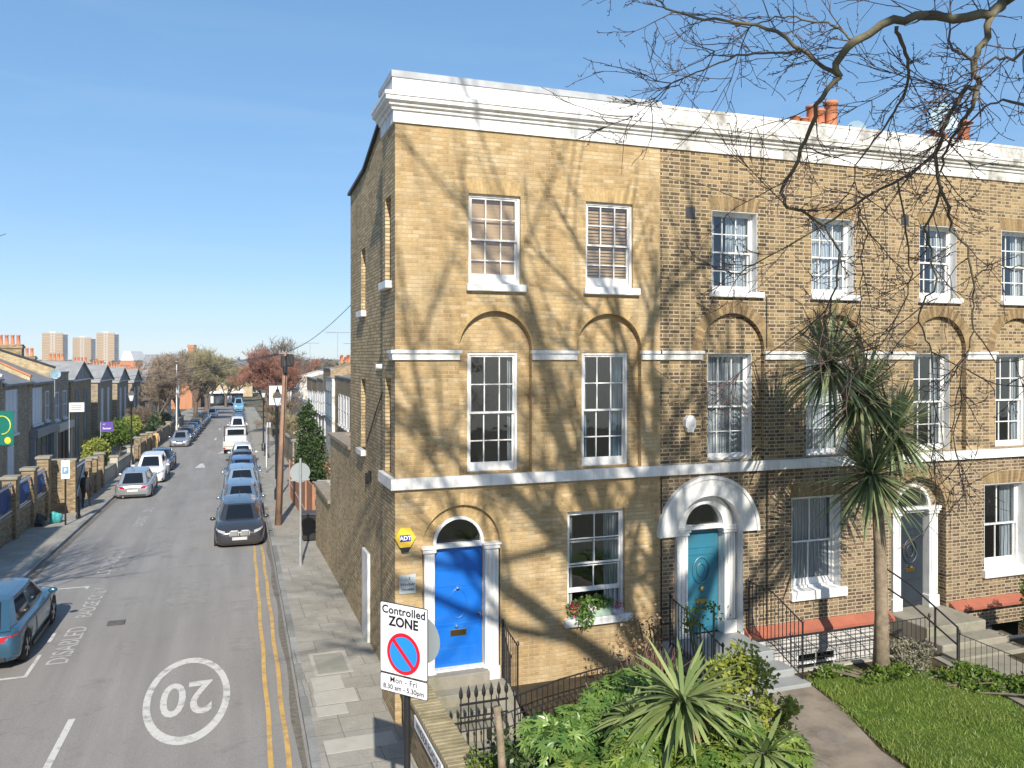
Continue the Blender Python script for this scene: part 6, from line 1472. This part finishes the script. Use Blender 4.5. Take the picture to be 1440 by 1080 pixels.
T2 = bare_tree('open dark bare tree rising behind the reddish one on the right', S(2.9, 100), 12.0, barkS, barkS, 5, 5, (3, 4), r0=.35, minr=.016)
G_ = 'bare street trees'
def tcopy(src, off, s, sc_, lab, mm=None, rz=0):
    c = copy_tree(src, S(off, s), rz, lab, sc_, matmap=mm); tag(c, None, 'tree'); return c
T3 = bare_tree('bare grey brown tree over the left wall near the tall pale pole', S(-11.5, 88), 8.0, barkS, twigB, 8, 6, (3, 4), r0=.22, minr=.012)
tcopy(T3, -11.8, 72, .5, 'bare shrubby tree behind the tan suited person', None, 1)
tcopy(T3, -11.6, 100, 1.25, 'brown bare tree in front of the red brick school', None, 2)
tcopy(T3, -11, 112, 1.35, 'bare tree over the left car row, grey brown crown', None, 3)
tcopy(T1, -9.5, 130, .85*1.35, 'wide olive bare tree halfway down the left side', {'reddish_twig': twigG}, 1)
tcopy(T1, -8.6, 150, 1.3, 'large olive bare tree far down the left side', {'reddish_twig': twigG}, 4)
tcopy(T1, -9.0, 175, 1.25, 'farthest olive bare tree on the left', {'reddish_twig': twigB}, 5)
tcopy(T1, 2.6, 128, 1.1, 'brown bare tree behind the white house end on the right', {'reddish_twig': twigB}, 2)
tcopy(T3, 1.5, 66, .62, 'low tangled bare shrub by the right fence wall', None, 2); tcopy(T3, 1.6, 52, .45, 'small bare shrub beside the slim pale signpost', {'brown_twig': twigG}, 4)
tcopy(T1, 3.0, 160, 1.1, 'olive bare tree far down the right side', {'reddish_twig': twigG}, 3)
tcopy(T1, -6, 206, 1.0, 'olive tree left of the low shop canopy', {'reddish_twig': twigG}, 1); tcopy(T1, 3.6, 200, 1.0, 'olive tree right of the low shop canopy', {'reddish_twig': twigB}, 2); tcopy(T1, -3, 232, 1.1, 'olive tree closing the end of the street, left one', {'reddish_twig': twigG}, 0); tcopy(T1, 4, 236, 1.1, 'olive tree closing the end of the street, right one', {'reddish_twig': twigG}, 2)
bush('tall holly tree behind the telegraph pole', [((1.5, 30.5, 2.3), .8, .8, 1.35), ((1.5, 30.4, .8), .95, 1.0, 1.35), ((1.45, 30.5, 3.5), .45, .45, .8)], 9000, leafD, origin=(1.5, 30.5, zg(30.5)), kind='leaf', size=.10, name='holly_tree', cat='tree', seed=31)
bush('clipped yellow-green hedge on the left pavement edge', [(S(-11.5, 45.5, 1.3), .85, 2.0, 1.15), (S(-11.5, 43.2, 1.25), .8, 1.1, 1.05)], 12000, leafY, origin=S(-11.6, 45), kind='leaf', size=.10, name='hedge', cat='hedge', seed=32)
bush('yellow-green shrub behind the wall by the tan suited person', [(S(-12.2, 69, 1.8), 1.0, 2.6, 1.1)], 6500, leafY, origin=S(-11.8, 69), kind='leaf', size=.13, seed=33)
bush('green shrub between the gabled houses and the first left lamp post', [(S(-12, 59, 2.0), 1.3, 2.2, 1.3)], 5000, leafG, origin=S(-12, 59), kind='leaf', size=.13, seed=34)
bush('dark shrubbery along the long left wall', [(S(-11.6, 82, 1.2), 1.0, 6, 1.5), (S(-11.6, 96, 1.2), 1.0, 6, 1.4)], 8000, leafD, origin=S(-11.6, 88), kind='leaf', size=.14, seed=35)
bush('leafy plants on the flat roof behind the low flank wall', [((1.2, 9.2, 4.4), .5, 1.6, .35)], 900, leafB, origin=(1.2, 9.2, 3.6), kind='leaf', size=.09, seed=36)
bush('ivy and pink blossom in the yard behind the concrete wall', [((2.4, 24, 1.4), .9, 1.5, .9)], 2500, leafB, origin=(2.4, 24, zg(24)), kind='leaf', size=.08, seed=37)
bush('pampas-like green shrub at the far right kerb', [(S(1.6, 90, 2.2), .8, 1.5, 2.0)], 3000, leafY, origin=S(1.6, 90), kind='leaf', size=.14, seed=38)
# far woodland mass
def wood_far():
    r_ = random.Random(40); m = MB()
    for i in range(260):
        y = r_.uniform(240, 700); x = CX+(y-CY)*r_.uniform(-.62, .15)
        if abs(x) < 3: continue
        hh = r_.uniform(6, 11)*(1 if y < 450 else 1.15); rx = hh*.5
        leafcloud(m, 90, (x, y, -6+hh*.55), rx, rx, hh*.5, 1.3, r_, 1.3)
    m.build('far_woodland', M_leaf('far_woodland_leaf', (.10, .085, .05), (.22, .18, .11), .1), kind='stuff', label='far brown and olive woodland beyond the houses', cat='trees')
wood_far()
# far rows of roofs
r = random.Random(50)
def farhouse(lab, x, y, w, d, hh, mat, roofm, rz=0):
    h = empty('far_house', (x, y, zgd(y)), rz, lab, 'house'); m = MB(); m.prism([(-w/2, 0), (w/2, 0), (w/2, hh), (-w/2, hh)], 0, d, 'y'); m.build('wall', mat, h)
    m = MB(); m.prism([(-.3, hh), (d/2, hh+2.2), (d+.3, hh)], -w/2-.2, w/2+.2, 'x'); m.build('roof', roofm, h)
    for i in range(int(w/3)):
        for z in (1, 4): 
            if z+1.6 < hh: m = MB(); m.box(-w/2+1+i*3, -w/2+2.2+i*3, -.05, -.01, z, z+1.5); m.build('window', white, h)
farhouse('flat cream house with orange roof closing the street end', 1.5, 262, 11, 8, 7.0, brickC, terra); farhouse('distant white fronted building right of the street end', 10, 290, 18, 8, 9.5, whitew, slate)
farhouse('pale far house left of the street end', -16, 270, 14, 8, 5.5, brickC, slate); farhouse('brown far house behind the left olive trees', -34, 240, 18, 9, 6.5, brickB, slate)
sp_ = empty('shop', (0, 218, zgd(218)), 0, 'low dark shop with a long white canopy at the end of the street', 'shop')
m = MB(); m.box(-9, 3, 0, 6, 0, 3.0); m.build('wall', shopdk, sp_); m = MB(); m.box(-9.3, 3.3, -1.2, 0, 3.0, 3.6); m.build('canopy', white, sp_)
for k in range(5): m = MB(); m.box(-8.5+k*2.3, -6.8+k*2.3, -.06, -.01, .4, 2.6); m.build('shop_window', ltw if k % 2 else paneg, sp_)
# red brick school with white gable
sx_, sy_ = at(0, 503, 1).x, 0
def from_px(px, Z): v = at(px, 503, Z); return v.x, v.y
x0, y0 = from_px(163, 200)
sch = empty('school_building', (x0, y0, -6), R(-19), 'large orange brick school with a white capped gable and grey roof', 'school'); sch.scale = (.72, .72, 1.0)
m = MB(); m.prism([(0, 0), (7.6, 0), (7.6, 9.4), (5.9, 12.0), (1.8, 12.0), (0, 9.4)], 0, 9, 'y'); m.box(7.6, 17.5, 1, 9, 0, 9.4); m.build('wall', brickO, sch)
m = MB(); m.prism([(1.6, 11.9), (6.1, 11.9), (4.9, 14.2), (2.8, 14.2)], -.2, 9.1, 'y'); m.build('white_gable_cap', white, sch)
m = MB(); m.prism([(.8, 9.4), (5, 13.4), (9.2, 9.4)], 7.6, 25.5, 'x'); m.build('roof', slate, sch)
m = MB(); m.box(22.8, 24.6, 4, 6, 9, 15); m.box(22.5, 24.9, 3.8, 6.2, 15, 15.8); m.build('chimney', brickO, sch)
m = MB(); m.box(17.5, 25.3, 1, 9, 0, 9.4); m.build('side_wing', brickO, sch)
for i, x in enumerate((1.8, 3.1, 4.4, 8.6, 10.2, 12.4, 14.6, 17.5, 19.5)):
    y = -.05 if x < 7 else .95; m = MB(); m.box(x, x+1.05, y-.06, y, 7.0 if x < 7 else 6.2, 8.7); k = m.build('window', white, sch); m = MB(); m.box(x+.15, x+.9, y-.09, y-.061, 7.2 if x < 7 else 6.4, 8.1); m.build('pane', paneg, k)
m = MB(); m.plate(arch(1.6, 5.9, 8.75, 8.76), [], -.03); m.build('arched_window_head', slate, sch)
# tower blocks
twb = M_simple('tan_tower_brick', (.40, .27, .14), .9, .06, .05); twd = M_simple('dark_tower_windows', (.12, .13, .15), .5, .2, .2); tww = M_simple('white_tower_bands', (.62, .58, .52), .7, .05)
def tower(px0, px1, top, Z, lab):
    a = at(px0, 503, Z); b_ = at(px1, 503, Z); zt = CH-(top-503)/F_*Z; g = -6
    t = empty('tower_block', (a.x, a.y, g), -TH+math.atan((720-px0)/F_)-.04, lab, 'tower block', 'distant tower blocks'); W_ = (b_-a).length; wm_ = W_*.80; Ht = zt-g
    m = MB(); m.box(0, wm_, 0, wm_, 0, Ht); m.build('wall', twb, t)
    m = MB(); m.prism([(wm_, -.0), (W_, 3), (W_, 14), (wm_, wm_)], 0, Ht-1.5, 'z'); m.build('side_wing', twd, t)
    m = MB(); n = 14
    for i in range(n): z = Ht*(i+.5)/n; m.box(-.2, wm_+.1, -.35, 0, z, z+.32); m.box(wm_, W_+.3, 2.5, 3.2, z, z+.6)
    m.build('balcony_bands', tww, t)
    m = MB()
    for i in range(n):
        z = Ht*(i+.5)/n+.7
        for u in (.40, .54): m.box(wm_*u, wm_*(u+.09), -.5, 0, z, z+1.5)
    m.build('window_strip', tww, t)
    m = MB(); m.box(wm_*.35, wm_*.68, 2, wm_*.6, Ht, Ht+1.6); m.build('roof_housing', tww, t)
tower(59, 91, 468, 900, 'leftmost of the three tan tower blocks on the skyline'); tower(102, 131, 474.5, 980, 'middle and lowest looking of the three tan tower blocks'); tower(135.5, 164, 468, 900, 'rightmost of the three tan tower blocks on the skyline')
# TV aerials on the right roofs
def aerial(x, y, z, hh, lab):
    a = empty('tv_aerial', (x, y, z), 0, lab, 'aerial'); m = MB(); m.tube([(0, 0, 0), (0, 0, hh)], .03, 5); m.tube([(-.9, 0, hh), (.9, 0, hh)], .02, 4); m.build('mast', greym, a); m = MB()
    for k in range(7): m.tube([(-.8+k*.27, -.25, hh), (-.8+k*.27, .25, hh)], .015, 4)
    m.build('elements', greym, a)
aerial(5.4, 48, 6.4, 2.1, 'tall television aerial above the near right-hand chimneys'); aerial(7.0, 50, 6.5, 1.2, 'short television aerial right of the tall one'); aerial(5.2, 66, 6.2, 1.8, 'thin television aerial over the farther right roofs')
dish(S(-12.9, 39.4)[0], 39.4, 5.3, .3, 'pale satellite dish on the eaves of the tile coped house', .5)

# ============================================================= OVERHANGING PLANE TREE
BT = (3.0, -15.5, .3)
big = empty('plane_tree', BT, 0, 'bare plane tree whose branches hang into the photo from the top right', 'tree')
r = random.Random(77); lim, tw = MB(), MB(); lim.smooth = True
lim.tube([(0, 0, -.3), (.05, .05, 5), (0, .1, 10.2)], [.42, .36, .32], 12, cap=False)
def cgrow(p, d, L_, rad, lev, ml):
    grow(lim, tw, p, d, L_, rad, lev, ml, r, (3, 5), .55, .06, minr=.016)
for d, L_, rad in (((-.75, .1, 1), 6.0, .2), ((-.25, .2, 1.1), 6.5, .21), ((.35, .15, 1), 6.0, .2), ((.95, .1, .9), 6.0, .2), ((-.9, -.3, .5), 5.5, .2), ((.1, -.5, 1), 5, .2), ((-.45, -.2, .9), 6, .2), ((.6, -.2, .7), 6, .18)):
    cgrow((0, .05, 9.6+r.uniform(-.6, .6)), d, L_, rad, 0, 3)
lim.build('trunk', barkT, big); tw.build('crown', twigT, big)
# hanging limbs that show in the picture, modelled one by one
root_ = Vector((.0, .1, 9.9))
def Z_(p): return p
LIMBS = [
 ([(1411, 0, 7.2), (1394, 21, 7.1), (1340, 27, 7.0), (1300, 22, 6.9), (1257, 27, 6.9), (1202, 58, 7.0), (1175, 90, 7.1), (1182, 108, 7.15)], .060, .034),
 ([(1182, 108, 7.15), (1157, 137, 7.2), (1140, 179, 7.4), (1123, 225, 7.6), (1098, 271, 7.8), (1107, 292, 7.9), (1135, 301, 8.0), (1160, 318, 8.1), (1181, 354, 8.2), (1177, 402, 8.4), (1151, 447, 8.6), (1096, 487, 8.9), (1040, 524, 9.2)], .030, .007),
 ([(1182, 108, 7.15), (1148, 87, 7.2), (1107, 54, 7.3), (1065, 35, 7.4), (1020, 29, 7.5), (977, 25, 7.6), (936, 12, 7.7), (923, 0, 7.8), (905, -12, 7.9)], .028, .008),
 ([(1127, 73, 7.25), (1100, 74, 7.3), (1073, 75, 7.4), (1036, 77, 7.5), (998, 94, 7.6), (970, 106, 7.7), (944, 117, 7.8), (915, 146, 7.9), (890, 163, 8.0)], .016, .004),
 ([(1202, 58, 7.0), (1180, 40, 7.1), (1157, 31, 7.2), (1120, 23, 7.3), (1090, 23, 7.4), (1060, 35, 7.5), (1035, 55, 7.6), (1005, 72, 7.7)], .015, .004),
 ([(1394, 21, 7.1), (1382, 62, 7.0), (1369, 83, 7.0), (1369, 108, 7.0), (1377, 121, 7.0), (1352, 133, 7.1), (1335, 160, 7.2), (1323, 183, 7.3), (1315, 217, 7.4), (1277, 246, 7.6), (1215, 279, 7.9), (1173, 308, 8.2), (1110, 345, 8.5), (1060, 372, 8.8), (1030, 385, 9.1)], .040, .007),
 ([(1369, 83, 7.0), (1355, 76, 7.0), (1340, 71, 7.1), (1336, 42, 7.2)], .018, .012),
 ([(1261, 37, 6.9), (1268, 60, 7.0), (1277, 83, 7.1), (1277, 112, 7.2), (1262, 148, 7.3), (1244, 179, 7.4), (1222, 208, 7.5), (1202, 233, 7.7), (1205, 267, 7.8)], .022, .007),
 ([(1315, 217, 7.4), (1323, 267, 7.5), (1336, 292, 7.5), (1336, 324, 7.6), (1362, 347, 7.6), (1368, 391, 7.7), (1370, 430, 7.8), (1370, 465, 7.9), (1355, 502, 8.0)], .020, .008),
 ([(1325, 262, 7.5), (1312, 300, 7.6), (1299, 321, 7.7), (1310, 350, 7.8), (1314, 410, 7.9), (1292, 443, 8.0), (1300, 470, 8.0), (1310, 495, 8.1), (1312, 560, 8.2), (1314, 624, 8.3)], .017, .006),
 ([(1205, 267, 7.8), (1207, 306, 7.9), (1221, 328, 8.0), (1210, 361, 8.1), (1211, 420, 8.2), (1210, 473, 8.3)], .013, .005),
 ([(1262, 252, 7.6), (1273, 310, 7.8), (1278, 350, 7.9), (1284, 384, 8.0), (1270, 428, 8.1), (1240, 484, 8.3), (1200, 500, 8.5)], .013, .005),
 ([(1377, 121, 7.0), (1368, 150, 7.0), (1352, 170, 7.1), (1332, 210, 7.2), (1323, 240, 7.3)], .028, .012),
 ([(1450, 60, 6.6), (1425, 85, 6.7), (1400, 80, 6.8), (1370, 100, 6.9), (1330, 120, 7.0)], .020, .006),
 ([(1450, 150, 6.6), (1410, 140, 6.8), (1385, 150, 6.9), (1350, 180, 7.1), (1322, 200, 7.2)], .016, .006),
 ([(1370, 465, 7.9), (1400, 510, 7.9), (1440, 505, 7.8)], .009, .005), ([(1370, 391, 7.7), (1405, 372, 7.6), (1450, 380, 7.5)], .009, .005),
 ([(1310, 495, 8.1), (1360, 520, 8.0), (1400, 540, 7.9), (1450, 545, 7.8)], .010, .005), ([(1355, 502, 8.0), (1352, 560, 8.2), (1340, 610, 8.3), (1348, 650, 8.4)], .009, .005),
]
lim, tw = MB(), MB(); lim.smooth = True
a0 = Vector(BT)+root_; a1 = at(1411, 0, 7.2)
mid = a0.lerp(a1, .5)+Vector((.4, .1, .5))
lim.tube([rel(a0, BT), rel(a0.lerp(mid, .5)+Vector((0, 0, .25)), BT), rel(mid, BT), rel(mid.lerp(a1, .6), BT), rel(a1, BT)], [.13, .11, .09, .075, .062], 9, cap=False)
lim.tube([rel(mid, BT), rel(at(1500, -20, 6.4), BT), rel(at(1450, 60, 6.6), BT)], [.05, .035, .02], 7, cap=False); lim.tube([rel(at(1500, -20, 6.4), BT), rel(at(1490, 110, 6.5), BT), rel(at(1450, 150, 6.6), BT)], [.03, .022, .016], 7, cap=False)
lim.tube([rel(at(1490, 110, 6.5), BT), rel(at(1500, 300, 7.0), BT), rel(at(1460, 370, 7.4), BT), rel(at(1450, 380, 7.5), BT)], [.022, .016, .01, .009], 6, cap=False); lim.tube([rel(at(1500, 300, 7.0), BT), rel(at(1495, 500, 7.5), BT), rel(at(1450, 545, 7.8), BT)], [.016, .012, .01], 6, cap=False)
def twiglet(p, d, L_, rad, lev):
    pts = [p]; dd = d.normalized()
    for k in range(5): dd = (dd+Vector((r.gauss(0, .13), r.gauss(0, .13), r.gauss(.03, .13)))).normalized(); pts.append(pts[-1]+dd*L_/5)
    tw.tube([rel(q, BT) for q in pts], [max(.0028, rad*(1-.12*k)) for k in range(6)], 4, cap=False)
    for k in range(1, 6):
        if r.random() < .45:
            b_ = pts[k]; e_ = b_+(dd+Vector((r.gauss(0, 1), r.gauss(0, 1), r.gauss(0, 1)))).normalized()*.025; tw.tube([rel(b_, BT), rel(e_, BT)], [.003, .004], 4)
    if lev < 3:
        for k in range(r.randint(1, 4)):
            i = r.randint(1, 4); twiglet(pts[i], (dd*1.3+Vector((r.gauss(0, .7), r.gauss(0, .7), r.gauss(0, .7)))), L_*r.uniform(.45, .8), rad*.7, lev+1)
for pts, ra, rb_ in LIMBS:
    P_ = [at(*q) for q in pts]
    # resample with slight knots
    Q = [P_[0]]
    for a, b_ in zip(P_[:-1], P_[1:]):
        for t in (.33, .66): Q.append(a.lerp(b_, t)+Vector((r.gauss(0, 1), r.gauss(0, 1), r.gauss(0, 1)))*.012)
        Q.append(b_)
    n = len(Q); ra, rb_ = ra*.75, rb_*.75; lim.tube([rel(q, BT) for q in Q], [(ra+(rb_-ra)*k/(n-1))*r.uniform(.92, 1.12) for k in range(n)], 8, cap=True)
    tot = sum((b_-a).length for a, b_ in zip(Q[:-1], Q[1:]))
    for k in range(int(tot*(5.2 if pts[0][1] < 110 else 3.2))):
        i = r.randint(1, n-1); d = Q[i]-Q[i-1]; twiglet(Q[i], d.normalized()*1.1+Vector((r.gauss(0, .6), r.gauss(0, .6), r.gauss(0, .6))), r.uniform(.25, .85), .006, 1)
    if rb_ < .02:
        for k in range(3): twiglet(Q[-1], (Q[-1]-Q[-2]).normalized()+Vector((r.gauss(0, .4), r.gauss(0, .4), r.gauss(0, .4))), r.uniform(.4, .8), .006, 1)
lim.build('branches', barkT, big); tw.build('twigs', twigT, big)
# a second bare tree across the pavement, out of frame, for its shadow on the street
sh = bare_tree('bare tree standing out of frame on the left pavement', (-10.2, 3.0, 0), 11, barkT, twigT, 91, 4, (3, 4), r0=.2)

# ============================================================= AIR
HZ = HAZE
if HZ > 0:
    m = MB(); m.box(-700, 500, -45, 1250, -7.4, 50); hm = bpy.data.materials.new('haze_air'); t = NT(hm); o_ = t.n('ShaderNodeOutputMaterial'); pv = t.n('ShaderNodeVolumePrincipled')
    pv.inputs['Color'].default_value = (.86, .92, 1, 1); pv.inputs['Density'].default_value = HZ; pv.inputs['Anisotropy'].default_value = .2; t.l(pv.outputs[0], o_.inputs['Volume']); m.build('haze', hm, kind='stuff', label='thin pale blue haze', cat='haze')
# ============================================================= LIGHT, SKY, CAMERA
w = bpy.data.worlds.new('World'); SC.world = w; w.use_nodes = True; nt = w.node_tree; nt.nodes.clear()
out = nt.nodes.new('ShaderNodeOutputWorld'); bg = nt.nodes.new('ShaderNodeBackground'); sky = nt.nodes.new('ShaderNodeTexSky')
sky.sky_type = 'NISHITA'; sky.sun_disc = False; EL = R(33.3); AZ = math.atan2(-.16, -.987)
sky.sun_elevation = EL; sky.sun_rotation = AZ; sky.air_density = .6; sky.dust_density = .3; sky.ozone_density = 3.0; sky.altitude = 50
bg.inputs[1].default_value = SKY
gm = nt.nodes.new('ShaderNodeGamma'); gm.inputs[1].default_value = .45; nt.links.new(sky.outputs[0], gm.inputs[0])
hs = nt.nodes.new('ShaderNodeHueSaturation'); hs.inputs['Saturation'].default_value = 1.65; hs.inputs['Value'].default_value = 2.4; nt.links.new(gm.outputs[0], hs.inputs['Color'])
T_ = NT.__new__(NT); T_.t = nt; tc = nt.nodes.new('ShaderNodeTexCoord'); mp = nt.nodes.new('ShaderNodeMapping'); mp.inputs['Scale'].default_value = (1.3, 1.3, 9); mp.inputs['Rotation'].default_value = (0, .12, 0); nt.links.new(tc.outputs['Generated'], mp.inputs[0])
cir = ramp(T_, noise(T_, mp.outputs[0], 1.6, 7, .6, .8), [(.46, 0.0), (.78, .07)])
cl = mixc(T_, cir, hs.outputs[0], (5.4, 5.8, 6.2)); nt.links.new(cl, bg.inputs[0]); nt.links.new(bg.outputs[0], out.inputs[0])
sd = bpy.data.lights.new('sun', 'SUN'); sd.energy = SUN; sd.angle = R(.53); sd.color = (1, .93, .82); so_ = bpy.data.objects.new('sun', sd); COL.objects.link(so_)
dirv = Vector((-.16*math.cos(EL), -.987*math.cos(EL), math.sin(EL))); so_.rotation_euler = dirv.to_track_quat('Z', 'Y').to_euler(); so_.location = (0, -30, 40)
cd = bpy.data.cameras.new('camera'); co = bpy.data.objects.new('camera', cd); COL.objects.link(co); co.location = (CX, CY, CH); co.rotation_euler = (R(90), 0, -TH)
cd.sensor_width = 36; cd.lens = 36*F_/1440; cd.shift_y = -37/1440; cd.clip_start = .1; cd.clip_end = 12000; SC.camera = co
SC.view_settings.view_transform = 'Standard'; SC.view_settings.look = 'None'; SC.view_settings.exposure = EXPO; SC.view_settings.gamma = 1
